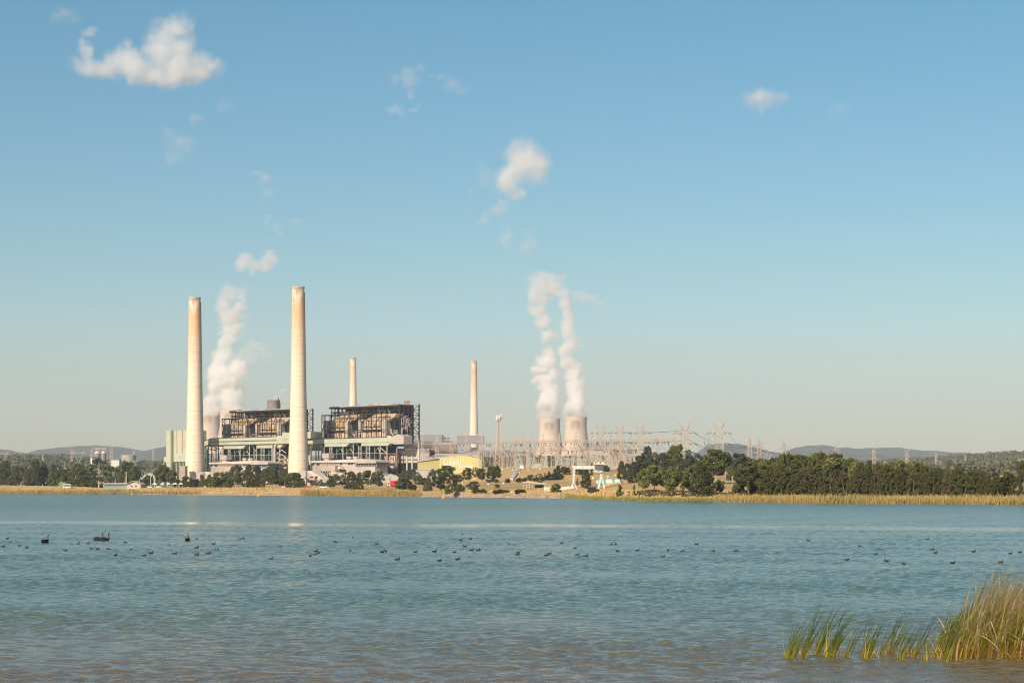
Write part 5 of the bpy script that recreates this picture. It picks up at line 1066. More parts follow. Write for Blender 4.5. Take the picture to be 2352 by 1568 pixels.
# wrapped tank behind the crane
YT = 905.0; u0, v0 = r4(1958, 1178); x0 = ua(u0, YT); o = empty('wrapped_tank', 'long rounded tank wrapped in green and white sheeting behind the crane leg', 'tank', (x0, YT, H(x0, YT)))
L = ua(r4(2312, 0)[0], YT) - x0; m = MB(); n = 26
prof = [(max(.15, 1.55 * math.sin(math.pi * min(1, (k / n) * 6 + .08) / 2)) if k / n < .16 else (1.55 if k / n < .9 else 1.55 * max(.12, math.cos((k / n - .9) / .1 * 1.45))), L * k / n) for k in range(n + 1)]
m.loft([[(x, r_ * math.cos(t), 2.0 + r_ * math.sin(t)) for t in np.linspace(0, 2 * math.pi, 17)[:-1]] for r_, x in prof])
tm, tn, tb = newmat('green_white_wrap'); X = tn.sep(tn.pos('Object'))[0]; nz = tn.noise(tn.scaled(tn.pos('Object'), .5), 1, 3, .6)
tn.put(tb.inputs['Base Color'], tn.ramp(tn.math('MULTIPLY', tn.math('ADD', X, tn.math('MULTIPLY', nz, 1.2)), 1 / L), [(.06, (.62, .60, .54)), (.13, (.10, .42, .30)), (.40, (.12, .45, .33)), (.44, (.62, .62, .56)), (.62, (.60, .60, .54)), (.66, (.13, .43, .32)), (.74, (.15, .45, .34)), (.77, (.62, .62, .56)), (.90, (.56, .57, .5)), (.95, (.10, .40, .30))], 'CONSTANT'))
m.build('shell', tm, o, smooth=True); m = MB()
for f in (.2, .5, .8): m.box(L * f - .5, L * f + .5, -1.1, 1.1, -.4, .7)
m.build('cradle', M_grey, o)
M_or = mat('orange_float', (.80, .32, .06), .6, .1)
for k, (a, w_) in enumerate(((2085, 60), (2165, 40), (2235, 60), (2345, 80))):
    u, v = r4(a, 1195); Y = 880.0; x = ua(u, Y); o = empty('orange_float', ('orange float section below the left half of the wrapped tank', 'orange float section below the middle of the wrapped tank', 'orange float section below the right end of the wrapped tank', 'orange float section lying right of the wrapped tank')[k], 'float', (x, Y, H(x, Y)), 0, 'orange floats beside the crane')
    m = MB(); L_ = w_ * .1709 * Y / F; m.tube((0, 0, .45), (L_, 0, .45), .45, n=10); m.build('drum', M_or, o); m = MB(); m.box(0, .25, -.55, .55, 0, 1.0); m.box(L_ - .25, L_, -.55, .55, 0, 1.0); m.build('flange', M_pale, o)
# open carport, containers, boat shed
u, v = r4(988, 1192); Y, z = ground_at(u, v); Y = max(Y, 905); x = ua(u, Y); o = empty('open_shelter', 'open sided shelter with pale flat roof on thin posts, left of the white container', 'shelter', (x, Y, H(x, Y))); W_ = (r4(1285, 0)[0] - u) * Y / F; hh = (1192 - 1104) * .1709 * Y / F
m = MB(); m.prism([(-.5, hh), (-.5, hh + .3), (W_ * .2, hh + .5), (W_ + .6, hh - .5), (W_ + .6, hh - .9)], -1, 6); m.build('roof', M_roof, o)
for f in (0, .13, .27, .40): m = MB(); m.beam((W_ * f, 0, -.3), (W_ * f, 0, hh), .28); m.build('post', M_pale, o)
m = MB(); xbrace(m, W_ * .13, W_ * .27, 0, .3, hh - .5, .16); m.build('brace', M_pale, o)
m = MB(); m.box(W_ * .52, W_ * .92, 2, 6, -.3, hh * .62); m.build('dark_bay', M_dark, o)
for f in (.93, .99): m = MB(); m.beam((W_ * f, 0, -.3), (W_ * f, 0, hh - .6), .28); m.build('post', M_pale, o)
zs = H(x, Y)
shed('skip', 'small orange skip under the open shelter', 'skip', r4, 1205, 1190, 1240, 1212, Y - 2, 2, M_or, M_or, over=.05)
shed('white_container', 'small white site cabin with a dark window beside the open shelter', 'cabin', r4, 1262, 1178, 1328, 1220, 878, 4, M_white, M_white, over=.05, parts=[('window', .55, .72, .45, .75, M_glass)])
shed('orange_container', 'orange container between the white cabin and a round bush', 'container', r4, 1330, 1165, 1378, 1216, 885, 4, mat('orange_container_paint', (.72, .38, .12), .7, .15), None, over=.03)
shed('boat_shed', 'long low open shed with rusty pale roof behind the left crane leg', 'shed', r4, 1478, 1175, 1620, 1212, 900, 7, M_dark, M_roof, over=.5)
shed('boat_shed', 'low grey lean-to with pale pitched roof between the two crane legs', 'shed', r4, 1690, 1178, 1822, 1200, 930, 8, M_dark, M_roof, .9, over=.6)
tw = MB(); tw.lathe([(.0, 0), (.55, .02), (.6, 1.0), (.3, 1.15), (.12, 1.3)], 12, cap=False); tub = tw.build('white_tub', M_white); tag(tub, 'white plastic tub in the row along the low shed behind the left crane leg', 'tub', 'white tubs along the boat shed')
for k, a in enumerate((1490, 1508, 1526, 1544, 1562, 1580, 1598, 1640, 1655)):
    c = tub if k == 0 else link(tub.copy()); u = r4(a, 0)[0]; c.location = (ua(u, 893), 893, H(ua(u, 893), 893))
sg = shed('signboard', 'white rectangular signboard on the switchyard fence line', 'sign', r4, 938, 878, 988, 910, 1258, .2, M_white, None, over=.02)
shed('storage_box', 'small dark box shelter by the trees left of the pale flume', 'shelter', r4, 497, 1062, 546, 1092, 1120, 3, M_dark, M_grey, over=.2)
# pale flume pipes on the embankment
for k, (a0, b0, a1, b1) in enumerate(((818, 1102, 905, 985), (838, 1102, 940, 988))):
    u0, v0 = r4(a0, b0); u1, v1 = r4(a1, b1); Y0_, Y1_ = 1158, 1232; p = Vector((ua(u0, Y0_), Y0_, H(ua(u0, Y0_), Y0_) + .8)); q = Vector((ua(u1, Y1_), Y1_, H(ua(u1, Y1_), Y1_) + .8))
    o = empty('flume_pipe', ('left one of two pale pipes running down the embankment', 'right one of two pale pipes running down the embankment')[k], 'pipe', p, 0, 'pipes on the embankment'); m = MB(); PP = []
    for f in np.linspace(0, 1, 9): c = p.lerp(q, f); c.z = H(c.x, c.y) + .55; PP.append(c - p)
    for c, d in zip(PP[:-1], PP[1:]): m.tube(c, d, .42, n=8)
    m.build('pipe', M_white, o)
    for c in PP[::3]: m = MB(); m.box(c.x - .6, c.x + .6, c.y - .3, c.y + .3, c.z - .9, c.z - .25); m.build('saddle', M_con, o)
# white marker blocks dotted over the slope
mk = MB(); mk.box(-.35, .35, -.25, .25, 0, .7); mk.box(-.45, .45, -.35, .35, -.3, 0.0); mk = mk.build('marker_post', M_white); tag(mk, 'little white marker block on the grassy slope', 'marker', 'white marker blocks on the slope')
first = True
for a, b in ((165, 1130), (330, 1062), (512, 1132), (715, 1122), (565, 1225), (820, 1252), (1050, 1255), (1185, 1230), (1285, 1255), (1450, 1235), (595, 1250), (930, 980), (1410, 1055), (700, 935), (840, 945), (1208, 938), (2120, 1030), (2220, 1015), (1050, 950), (1920, 1050)):
    u, v = r4(a, b); Y, z = ground_at(u, v); c = mk if first else link(mk.copy()); first = False; c.location = (ua(u, Y), Y, H(ua(u, Y), Y))
# red truck trailer
u, v = r3(1215, 1300); Y = 1190.0; x = ua(u, Y); z = H(x, Y); o = empty('truck', 'truck with a bright red box trailer parked among the trees', 'truck', (x, Y, z)); w_ = 90 * .1709 * Y / F
m = MB(); m.box(0, w_, 0, 2.5, 1.1, 3.9); m.build('trailer_box', mat('red_trailer_paint', (.62, .03, .05), .5, .06, ridges=.6), o)
m = MB(); m.box(-1.9, -.2, .1, 2.4, .6, 3.1); m.prism([(-1.9, 3.1), (-1.5, 3.5), (-.2, 3.7), (-.2, 3.1)], .1, 2.4); m.build('cab', mat('pale_yellow_cab', (.60, .56, .35), .5, .1), o)
m = MB(); m.box(-1.6, -.5, .02, .12, 1.9, 2.8); m.build('cab_window', M_glass, o); m = MB(); m.box(-1.8, w_, .3, 2.2, .8, 1.1); m.build('chassis', M_dark, o)
wh = MB(); wh.tube((0, -.15, 0), (0, .25, 0), .5, n=14); wsrc = wh.build('wheel', M_dark, o)
for k, xx in enumerate((-1.2, 1.0, w_ - 3.0, w_ - 1.9, w_ - .8)):
    c = wsrc if k == 0 else link(wsrc.copy(), o); c.location = (xx, .2, .5)
# cars
def car_proto(paint):
    o = bpy.data.objects.new('parked_car', None); scene.collection.objects.link(o)
    m = MB(); P = [(-2.2, .45), (-2.2, .95), (-1.9, 1.02), (-1.1, 1.05), (1.15, 1.05), (2.0, .88), (2.2, .62), (2.2, .4)]; m.prism(P, -.85, .85); m.build('body', paint, o)
    m = MB(); m.add([(-1.6, -.8, 1.04), (1.2, -.8, 1.04), (.55, -.66, 1.5), (-1.2, -.66, 1.5), (-1.6, .8, 1.04), (1.2, .8, 1.04), (.55, .66, 1.5), (-1.2, .66, 1.5)], [(0, 1, 2, 3), (7, 6, 5, 4), (0, 4, 5, 1), (1, 5, 6, 2), (2, 6, 7, 3), (3, 7, 4, 0)]); g = m.build('cabin_glass', M_glass, o)
    m = MB(); m.box(-1.22, .57, -.68, .68, 1.5, 1.54); m.build('roof', paint, g)
    wh = MB(); wh.tube((0, -.1, 0), (0, .1, 0), .33, n=12)
    for k, (xx, yy) in enumerate(((-1.35, -.8), (1.35, -.8), (-1.35, .8), (1.35, .8))):
        if k == 0: w0 = wh.build('wheel', M_dark, o); c = w0
        else: c = link(w0.copy(), o)
        c.location = (xx, yy, .33)
    return o
pw = car_proto(mat('white_car_paint', (.80, .79, .76), .3, .03)); pd = car_proto(mat('dark_car_paint', (.04, .045, .055), .3, .05)); pr_ = car_proto(mat('red_car_paint', (.50, .06, .05), .3, .05))
used = set()
def car(src, u, label, dY=0, rz=0):
    o = src if src.name not in used else copy_tree(src); used.add(src.name); Y = tcol(u)[0][2] + 26 + dY; x = ua(u, Y); o.location = (x, Y, H(x, Y)); o.rotation_euler = (0, 0, rz); tag(o, label, 'car', 'cars parked along the lake road'); return o
R1 = lambda a: r1(a, 0)[0]
car(pd, R1(1490), 'black car in front of the long low office, left one of two', 0, 0); car(pd, R1(1535), 'black car in front of the long low office, right one of two', 3, .1)
car(pw, R1(1712), 'white car at the left end of the hip roofed building', 0, 0); car(pw, R1(1785), 'white car in front of the middle of the hip roofed building', 1, 3.1); car(pd, R1(1900), 'dark car right of the hip roofed building', 4, .3); car(pd, R1(1942), 'dark car next to the pole right of the hip roofed building', 2, 0)
car(pw, R1(2005), 'white car between the tall pole and the first white shade canopy', 0, 0); car(pw, R1(2128), 'white car between the first and second white shade canopies', 1, 3.1); car(pd, R1(2222), 'dark car between the second and third shade canopies', 3, 0)
R2 = lambda a: r2(a, 0)[0]
car(pw, R2(120), 'white car just under the left small shade canopy, left of the tree group', 2, 0) if False else None
car(pw, R2(1830), 'white car parked in the gap below the right near chimney', 0, 0); car(pr_, R2(2120), 'red car just left of the grey open tree right of the chimney', 1, 0); car(pw, r3(312, 0)[0], 'white car below the tree right of the right near chimney', 1, 3.1)
# poles, canopies, low offices, bus, bins
def pole():
    o = bpy.data.objects.new('lamp_pole', None); scene.collection.objects.link(o); m = MB(); m.tube((0, 0, -.3), (0, 0, 1), .035, .025, 8); m.v = [(x * 10, y * 10, z) for x, y, z in m.v]
    s = m.build('pole', M_pale, o); m = MB(); m.box(-.5, .5, -.25, .25, 1.0, 1.02); m.build('lamp_head', M_pale, o); return o
pp = pole()
for k, (a, b0, b1, lb) in enumerate(((1443, 608, 560, 'short pale pole at the left end of the long low office'), (1535, 640, 460, 'tall pale pole over the long low office, left one of a close pair'), (1552, 640, 515, 'shorter thin pole, right one of the close pair over the long low office'),
                                 (1683, 640, 520, 'shorter thin pole beside the tall one left of the hip roofed building'), (1700, 650, 465, 'tall pale pole at the left corner of the hip roofed building'), (2023, 650, 468, 'tallest pale pole, alone left of the first shade canopy'), (1872, 640, 560, 'short pole behind the right end of the hip roofed building'))):
    o = pp if k == 0 else copy_tree(pp); u, v = r1(a, b0); Y = tcol(u)[0][2] + 38 + (k % 2) * 5; x = ua(u, Y); z = H(x, Y); o.location = (x, Y, z); o.scale = (1, 1, at(u, r1(0, b1)[1], Y).z - z); tag(o, lb, 'pole', 'light poles along the lake road')
def canopy(tr, a0, a1, b0, label, col):
    u0 = tr(a0, 0)[0]; u1 = tr(a1, 0)[0]; Y = tcol(u0)[0][2] + 20; x0, x1 = ua(u0, Y), ua(u1, Y); z = H(x0, Y); w = x1 - x0; zt = max(at(u0, tr(0, b0)[1], Y).z - z, 3.4); o = empty('shade_canopy', label, 'canopy', (x0, Y, z), 0, 'shade canopies of the car park')
    m = MB(); h = zt - 1.1; m.add([(0, 0, h), (w, 0, h), (w, 5, h), (0, 5, h), (w * .3, 2.5, zt), (w * .7, 2.5, zt)], [(0, 1, 5, 4), (2, 3, 4, 5), (1, 2, 5), (3, 0, 4), (3, 2, 1, 0)]); m.build('canopy_roof', col, o)
    for xx, yy in ((.2, .2), (w - .2, .2), (.2, 4.8), (w - .2, 4.8)): m = MB(); m.beam((xx, yy, -.3), (xx, yy, h), .2); m.build('post', M_pale, o)
canopy(r1, 2036, 2110, 627, 'white hipped shade canopy, leftmost of the row', M_white); canopy(r1, 2148, 2200, 628, 'narrow white shade canopy, second from the left', M_white); canopy(r2, 215, 268, 1243, 'white shade canopy half hidden by the tree under the green tower', M_white)
canopy(r2, 290, 366, 1243, 'white and green shade canopy right of the tree under the green tower', mat('pale_green_canopy', (.62, .70, .60), .6, .05)); canopy(r2, 380, 440, 1265, 'flat low white shade canopy, rightmost of the row', M_white)
yb = lambda u: tcol(u)[0][2]
shed('office_building', 'long low pale green office with a window strip behind black cars', 'building', r1, 1385, 612, 1700, 660, 1400, 9, mat('office_green_wall', (.30, .33, .26), .8, .08), M_roof, over=.5, z_base=4.6, parts=[('window_strip', .05, .95, .45, .75, M_glass)])
shed('hip_roof_building', 'low building with a wide pale pinkish hipped roof facing the white cars', 'building', r1, 1702, 628, 1890, 665, 1385, 14, M_beige, M_roof, 2.4, 1.2, z_base=4.8, parts=[('window', .3, .42, .2, .7, M_glass), ('window', .6, .72, .2, .7, M_glass)])
shed('warehouse', 'long pale green roofed warehouse behind the office trees', 'building', r1, 1880, 520, 2118, 560, 1900, 40, mat('pale_green_wall', (.46, .52, .42), .8, .08), mat('pale_green_roof', (.46, .54, .46), .8, .1), 3.5, .8, z_base=7)
o = empty('parked_bus', 'pale green box bodied bus half hidden by the big round tree on the left bank', 'bus', (ua(R1(846), 1470), 1470, H(ua(R1(846), 1470), 1470))); w_ = 68 * .1709 * 1470 / F * 1.5
m = MB(); m.box(0, w_, 0, 2.5, .7, 3.9); m.build('body', mat('pale_green_bus_paint', (.55, .60, .45), .5, .06), o); m = MB(); m.box(.4, w_ - .4, -.04, .02, 2.1, 3.2); m.build('window_strip', M_glass, o)
wh = MB(); wh.tube((0, -.1, 0), (0, .2, 0), .5, n=12); w0 = wh.build('wheel', M_dark, o); w0.location = (1.2, .1, .5); c = link(w0.copy(), o); c.location = (w_ - 1.4, .1, .5)
def bin_(a, b, label, col, tr=r1, w=1.6, h=1.3):
    u, v = tr(a, b); Y = yb(u) + 12; x = ua(u, Y); o = empty('waste_bin', label, 'bin', (x, Y, H(x, Y)), 0, 'bins along the bank'); m = MB(); m.add([(-w * .42, 0, 0), (w * .42, 0, 0), (w * .42, 1, 0), (-w * .42, 1, 0), (-w / 2, -.1, h), (w / 2, -.1, h), (w / 2, 1.1, h), (-w / 2, 1.1, h)], [(0, 3, 2, 1), (4, 5, 6, 7), (0, 1, 5, 4), (1, 2, 6, 5), (2, 3, 7, 6), (3, 0, 4, 7)]); m.build('tub', col, o)
    m = MB(); m.box(-w / 2 - .05, w / 2 + .05, -.15, 1.15, h, h + .12); m.build('lid', col, o)
bin_(833, 680, 'green bin on the dry bank left of the pale bus', mat('green_bin', (.03, .38, .20), .5, .05), w=2.6, h=2.0); bin_(1435, 670, 'red bin in front of the long low office', mat('red_bin', (.60, .06, .05), .5, .05), w=2.0, h=1.9); bin_(1862, 668, 'orange bin at the right end of the hip roofed building', M_or, w=1.6, h=1.6)
# twin silos, tank and pale buildings on the left ridge
YS = 2900.0
def silo(a0, a1, b0, b1, label):
    u0, v0 = r1(a0, b0); u1, v1 = r1(a1, b1); x = ua((u0 + u1) / 2, YS); r_ = (u1 - u0) / 2 * YS / F; z1 = at(0, v0, YS).z; z0 = at(0, v1, YS).z - 14; o = empty('silo', label, 'silo', (x, YS, z0), 0, 'twin silos')
    m = MB(); m.lathe([(r_, 0), (r_, z1 - z0)], 28); m.build('drum', mat('grey_silo', (.26, .26, .26), .7, .08, .1, ridges=2.0), o, smooth=True); m = MB(); m.lathe([(r_ + .3, z1 - z0), (r_ * .5, z1 - z0 + 2.6), (.6, z1 - z0 + 4)], 28); m.build('cone_roof', M_roof, o)
    m = MB(); h = z1 - z0
    for s in (-3, 3): m.beam((s, 0, h + 2), (s, 0, h + 9), .6); m.beam((s, 0, h + 9), (-s, 0, h + 6), .5)
    m.box(-4, 4, -2, 2, h + 6, h + 7); m.build('head_gear', M_grey, o)
silo(1265, 1352, 210, 310, 'left one of the two grey round silos on the left ridge'); silo(1358, 1425, 210, 310, 'right, slightly narrower one of the two grey round silos on the left ridge')
u0, v0 = r1(1632, 235); u1, v1 = r1(1830, 320); YT = 3100; x = ua((u0 + u1) / 2, YT); r_ = (u1 - u0) / 2 * YT / F; o = empty('storage_tank', 'wide low olive storage tank on the left ridge, right of the silos', 'tank', (x, YT, at(0, v1, YT).z - 8)); hh = at(0, v0, YT).z - o.location.z
m = MB(); m.lathe([(r_, 0), (r_, hh), (r_ * .9, hh + .8)], 36); m.build('drum', mat('olive_tank', (.36, .36, .28), .8, .08), o, smooth=True); m = MB(); m.lathe([(r_ * 1.6, 0), (r_ * 1.6, hh * .45), (r_ * 1.5, hh * .5)], 36); m.build('bund_wall', M_con, o)
shed('pale_block', 'bright cream square building below the right silo pylon on the left ridge', 'building', r1, 1495, 300, 1602, 362, 2850, 20, mat('cream_wall', (.74, .66, .56), .8, .04), None, over=.4, z_base=20)
shed('white_tower', 'slender white tank standing left of the twin silos', 'tank', r1, 1218, 275, 1238, 348, 2880, 6, M_white, None, over=.2, z_base=22)
shed('roadside_hut', 'tiny white hut among the woods below the left ridge', 'hut', r1, 865, 408, 888, 420, 2300, 5, M_white, None, over=.2)
shed('roadside_hut', 'tiny white hut just left of the tall double tree group, far in the woods', 'hut', r1, 768, 408, 780, 420, 2300, 4, M_white, None, over=.2)
# buoys and outfall
def buoy():
    o = bpy.data.objects.new('buoy', None); scene.collection.objects.link(o); m = MB(); m.lathe([(.45, -.3), (.75, 0), (.75, .35), (.3, .7), (.22, 2.0), (.02, 2.15)], 16); m.build('float', mat('yellow_buoy', (.85, .45, .03), .5, .05), o)
    m = MB(); m.lathe([(.76, .12), (.78, .2), (.76, .28)], 16); m.build('band', M_dark, o); return o
bq = buoy()
for k, (u, v, lb) in enumerate(((r1(1772, 0)[0], 1136.3, 'small yellow buoy near the left bank'), (r2(1455, 0)[0], 1140.2, 'small yellow buoy in front of the rocks below the left boiler house'), (r3(1928, 0)[0], 1144.5, 'small yellow buoy off the bank below the yellow green hall'))):
    o = bq if k == 0 else copy_tree(bq); Y = CH * F / (v - VH) * .985; o.location = (ua(u, Y), Y, 0); tag(o, lb, 'buoy', 'yellow buoys')
u = r4(97, 0)[0]; Y = tcol(u)[0][0] + 1; o = empty('outfall_pipe', 'black round outfall at the rocky waterline', 'pipe', (ua(u, Y), Y - 1.5, .5)); m = MB(); m.tube((0, -1.2, .5), (0, 4, .8), 1.35, n=16); m.build('pipe', M_dark, o); m = MB(); m.lathe([(1.5, 0), (1.5, .3), (1.2, .3)], 16, cap=False); m.v = [(x, -1.25 - z, y + .5) for x, y, z in m.v]; m.build('rim', M_dark, o)
# ------------------------------------------------------------------ trees
M_bark = mat('grey_bark', (.26, .22, .18), .9, .25, .8); M_barkp = mat('pale_bark', (.46, .40, .33), .9, .2, .8)
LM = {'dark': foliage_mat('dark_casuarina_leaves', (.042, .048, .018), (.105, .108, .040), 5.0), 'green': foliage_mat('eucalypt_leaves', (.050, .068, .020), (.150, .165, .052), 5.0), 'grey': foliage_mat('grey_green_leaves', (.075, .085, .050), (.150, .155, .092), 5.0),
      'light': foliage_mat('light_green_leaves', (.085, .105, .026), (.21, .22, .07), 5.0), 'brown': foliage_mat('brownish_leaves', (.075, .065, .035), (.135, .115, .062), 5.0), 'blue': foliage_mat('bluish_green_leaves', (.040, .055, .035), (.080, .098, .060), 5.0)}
def leaf_cloud(C, rad, per, size, seed):
    """C: clump centres (n,3); rad (n,3); returns quads scattered through every clump, denser near its shell"""
    n = len(C); rad = rad * 1.22; d = nr.normal(size=(n, per, 3)); d /= np.linalg.norm(d, axis=2)[:, :, None]; d *= (nr.rand(n, per, 1) ** .45)
    P = (C[:, None, :] + d * rad[:, None, :]).reshape(-1, 3); return quads_np(P, size * 1.55, .2)
def tree_proto(kind, leafm, seed):
    """unit tree: height 1, half width .5; returns function placing copies"""
    st = np.random.RandomState(seed); C = []; Rd = []; limbs = []; trunk_top = .6; tw = .02
    def add(x, y, z, r, rz=None): C.append((x, y, z)); Rd.append((r, r, rz or r))
    if kind == 'cas':
        for _ in range(95):
            z = st.uniform(.03, .97); r = .5 * min(1, (1 - z) ** .5 * 1.15) * min(1, (z + .22) / .35); t = st.uniform(0, 6.28); q = st.uniform(.45, .95) * r; add(q * math.cos(t), q * math.sin(t), z, st.uniform(.055, .10), st.uniform(.05, .11))
        per, sz, trunk_top = 62, .0145, .9
    elif kind == 'euc':
        for _ in range(46):
            z = st.uniform(.30, .96); zz = (z - .62) / .36; r = .5 * math.sqrt(max(.05, 1 - zz * zz)); t = st.uniform(0, 6.28); q = st.uniform(.25, .9) * r; add(q * math.cos(t), q * math.sin(t), z, st.uniform(.07, .13), st.uniform(.05, .09))
        per, sz = 95, .0135
        for _ in range(7): k = st.randint(len(C)); limbs.append((.25 + .2 * st.rand(), C[k]))
    elif kind == 'open':
        for _ in range(26):
            z = st.uniform(.30, .95); zz = (z - .62) / .36; r = .5 * math.sqrt(max(.05, 1 - zz * zz)); t = st.uniform(0, 6.28); q = st.uniform(.4, .95) * r; add(q * math.cos(t), q * math.sin(t), z, st.uniform(.06, .10), st.uniform(.04, .07))
        per, sz = 75, .013
        for k in range(12): limbs.append((.2 + .35 * st.rand(), C[k]))
    elif kind == 'gum':
        for (x, y, z, r) in ((0, 0, .9, .15), (-.13, .05, .83, .12), (.14, 0, .82, .12), (-.28, 0, .66, .14), (-.1, .1, .68, .13), (.12, -.1, .66, .12), (.32, 0, .64, .12), (.42, 0, .60, .08), (.2, 0, .48, .14), (-.18, 0, .5, .13), (.0, .1, .42, .12), (.3, 0, .38, .11), (-.36, 0, .58, .1), (.33, 0, .28, .09), (.05, 0, .30, .12), (-.2, 0, .34, .12)):
            for _ in range(4): add(x + st.normal() * .04, y + st.normal() * .05, z + st.normal() * .015, r * .62, r * .34)
            limbs.append((max(.1, z - .25), (x, y, z)))
        per, sz, trunk_top, tw = 62, .0125, .8, .022
    elif kind == 'bush':
        for _ in range(60):
            z = st.uniform(.04, .93); zz = (z - .42) / .56; r = .5 * math.sqrt(max(.03, 1 - zz * zz)); t = st.uniform(0, 6.28); q = st.uniform(.35, .86) * r; add(q * math.cos(t), q * math.sin(t), z, st.uniform(.07, .12), st.uniform(.06, .11))
        per, sz, trunk_top, tw = 85, .021, .5, .03
    elif kind == 'cyp':
        for _ in range(60): z = st.uniform(.03, .96); r = .42 * (1 - z) ** .7 * min(1, (z + .1) / .2); t = st.uniform(0, 6.28); q = st.uniform(.3, 1) * r; add(q * math.cos(t), q * math.sin(t), z, .10 + .05 * (1 - z), .06)
        per, sz, trunk_top, tw = 60, .020, .9, .03
    elif kind == 'twiggy':
        for _ in range(30): z = st.uniform(.12, .97); r = .45 * (1 - z) ** .5; t = st.uniform(0, 6.28); q = st.uniform(.1, 1) * r; add(q * math.cos(t), q * math.sin(t), z, .09, .07); limbs.append((z * .6, C[-1]))
        per, sz, trunk_top, tw = 40, .02, .95, .02
    C = np.array(C); Rd = np.array(Rd); V, Fq = leaf_cloud(C, Rd, per, sz, seed); V[:, 2] = np.maximum(V[:, 2], .0)
    o = bpy.data.objects.new('tree', None); scene.collection.objects.link(o)
    np_mesh('crown', V, Fq, LM[leafm], o)
    m = MB(); bx = st.uniform(-.03, .03); m.tube((0, 0, -.06), (bx, 0, trunk_top * .5), tw * 1.25, tw * .85, 7); m.tube((bx, 0, trunk_top * .5), (bx * .3, 0, trunk_top), tw * .85, tw * .25, 6)
    for z0, c in limbs: m.tube((bx * .8, 0, z0), ((bx + c[0]) * .55, c[1] * .55, (z0 + c[2]) * .5 + .02), tw * .5, tw * .35, 5); m.tube(((bx + c[0]) * .55, c[1] * .55, (z0 + c[2]) * .5 + .02), c, tw * .35, tw * .12, 5)
    m.build('trunk', M_barkp if kind in ('euc', 'open', 'gum') else M_bark, o); return o
PR = {}
def tree(kind, leafm, u, vb, vt, w_px, label, Y=None, group=None, cat='tree', name=None):
    key = (kind, leafm, rnd.randint(0, 2))
    if key not in PR: src = tree_proto(kind, leafm, hash(str(key)) % 1000 if False else (len(kind) * 31 + len(leafm) * 7 + key[2] * 101) % 997); PR[key] = src; o = src
    else: o = copy_tree(PR[key])
    if Y is None: Y, _ = ground_at(u, vb)
    x = ua(u, Y); z = H(x, Y); top = at(u, vt, Y).z; h = max(top - z, 1.0) * 1.07; w = w_px * Y / F * (1.5 if kind in ('euc', 'bush', 'open') else 1.36)
    o.location = (x, Y, z - .1); o.scale = (w * 1.0, w * 1.0, h); o.rotation_euler = (0, 0, rnd.uniform(-1.2, 1.2) if kind != 'gum' else 0)
    o.name = name or {'cas': 'casuarina_tree', 'euc': 'eucalypt_tree', 'open': 'eucalypt_tree', 'gum': 'eucalypt_tree', 'bush': 'bush', 'cyp': 'cypress_tree', 'twiggy': 'young_tree'}[kind]
    tag(o, label, 'bush' if kind == 'bush' and h < 7 else cat, group); return o
def T(tr, k, rows, dY=None, group=None):
    for a, b, t, w, kind, lm, lb in rows:
        u, v = tr(a, b); vt = tr(0, t)[1]; wp = w * (tr(1000, 0)[0] - tr(0, 0)[0]) / 1000
        Y = None
        if dY is not None: Y = tcol(u)[0][2] + dY[0] + rnd.uniform(0, dY[1])
        tree(kind, lm, u, v, vt, wp, lb, Y, group)
GL = 'trees on the left bank'
T(r1, 1, [(60, 640, 345, 200, 'cas', 'dark', 'very dark dense tree at the left edge of the view'), (240, 635, 400, 150, 'euc', 'green', 'rounded green tree just right of the very dark edge tree'), (345, 610, 400, 90, 'open', 'grey', 'thin grey green tree behind the gap left of the tall dark pair'),
          (380, 645, 445, 130, 'cas', 'brown', 'brownish thin casuarina leaning on the tall dark pair'), (475, 650, 316, 165, 'cas', 'dark', 'tallest dark casuarina of the left bank, left one of the pair'), (590, 652, 372, 130, 'cas', 'dark', 'dark casuarina, right and shorter one of the tall pair on the left bank'),
          (715, 640, 385, 85, 'euc', 'blue', 'slim green tree standing behind, right of the tall dark pair'), (715, 648, 475, 130, 'bush', 'green', 'low round dark green tree in front of the slim one, left of the bus'), (800, 642, 395, 75, 'euc', 'blue', 'slim round headed tree behind and left of the bus'),
          (868, 625, 420, 170, 'euc', 'green', 'broad green tree directly behind the pale bus'), (180, 640, 520, 120, 'bush', 'green', 'low dark green bush tree between the edge tree and the tall pair')], (110, 40), GL)
T(r1, 1, [(1050, 700, 388, 270, 'cas', 'green', 'large olive green casuarina hanging over the reeds, left of the tall open gum'), (1190, 705, 480, 240, 'cas', 'dark', 'wide dark drooping casuarina at the waterline under the tall open gum'), (1310, 705, 490, 170, 'cas', 'dark', 'dark drooping casuarina at the waterline right of the tall open gum trunk')], (12, 14), GL)
T(r1, 1, [(1325, 700, 275, 290, 'gum', 'green', 'tall open gum with layered foliage plates and pale branches on the left bank'), (395, 700, 600, 65, 'bush', 'dark', 'small lone shrub on the dry hump of the left bank'), (1613, 722, 555, 95, 'twiggy', 'green', 'small ragged tree at the rocky waterline in front of the long office')], (4, 5), GL)
T(r1, 1, [(1500, 610, 520, 110, 'bush', 'green', 'low dark green trees behind the long low office'), (1540, 600, 430, 120, 'open', 'brown', 'bare brownish open tree behind the long low office'), (1700, 620, 343, 200, 'euc', 'green', 'big rounded eucalypt behind the hip roofed building'),
          (1815, 610, 398, 130, 'euc', 'green', 'smaller rounded eucalypt, right neighbour of the big one behind the hip roof'), (1935, 640, 545, 110, 'bush', 'dark', 'low dark bushy tree right of the hip roofed building'), (1990, 640, 515, 90, 'bush', 'blue', 'dark round bush tree beside the tallest lone pole'),
          (2050, 670, 515, 40, 'cyp', 'dark', 'narrow dark cypress right of the tallest lone pole'), (2105, 668, 520, 42, 'cyp', 'dark', 'narrow dark cypress, second one right of the tallest lone pole')], (60, 20), GL)
GP = 'trees in front of the power station'
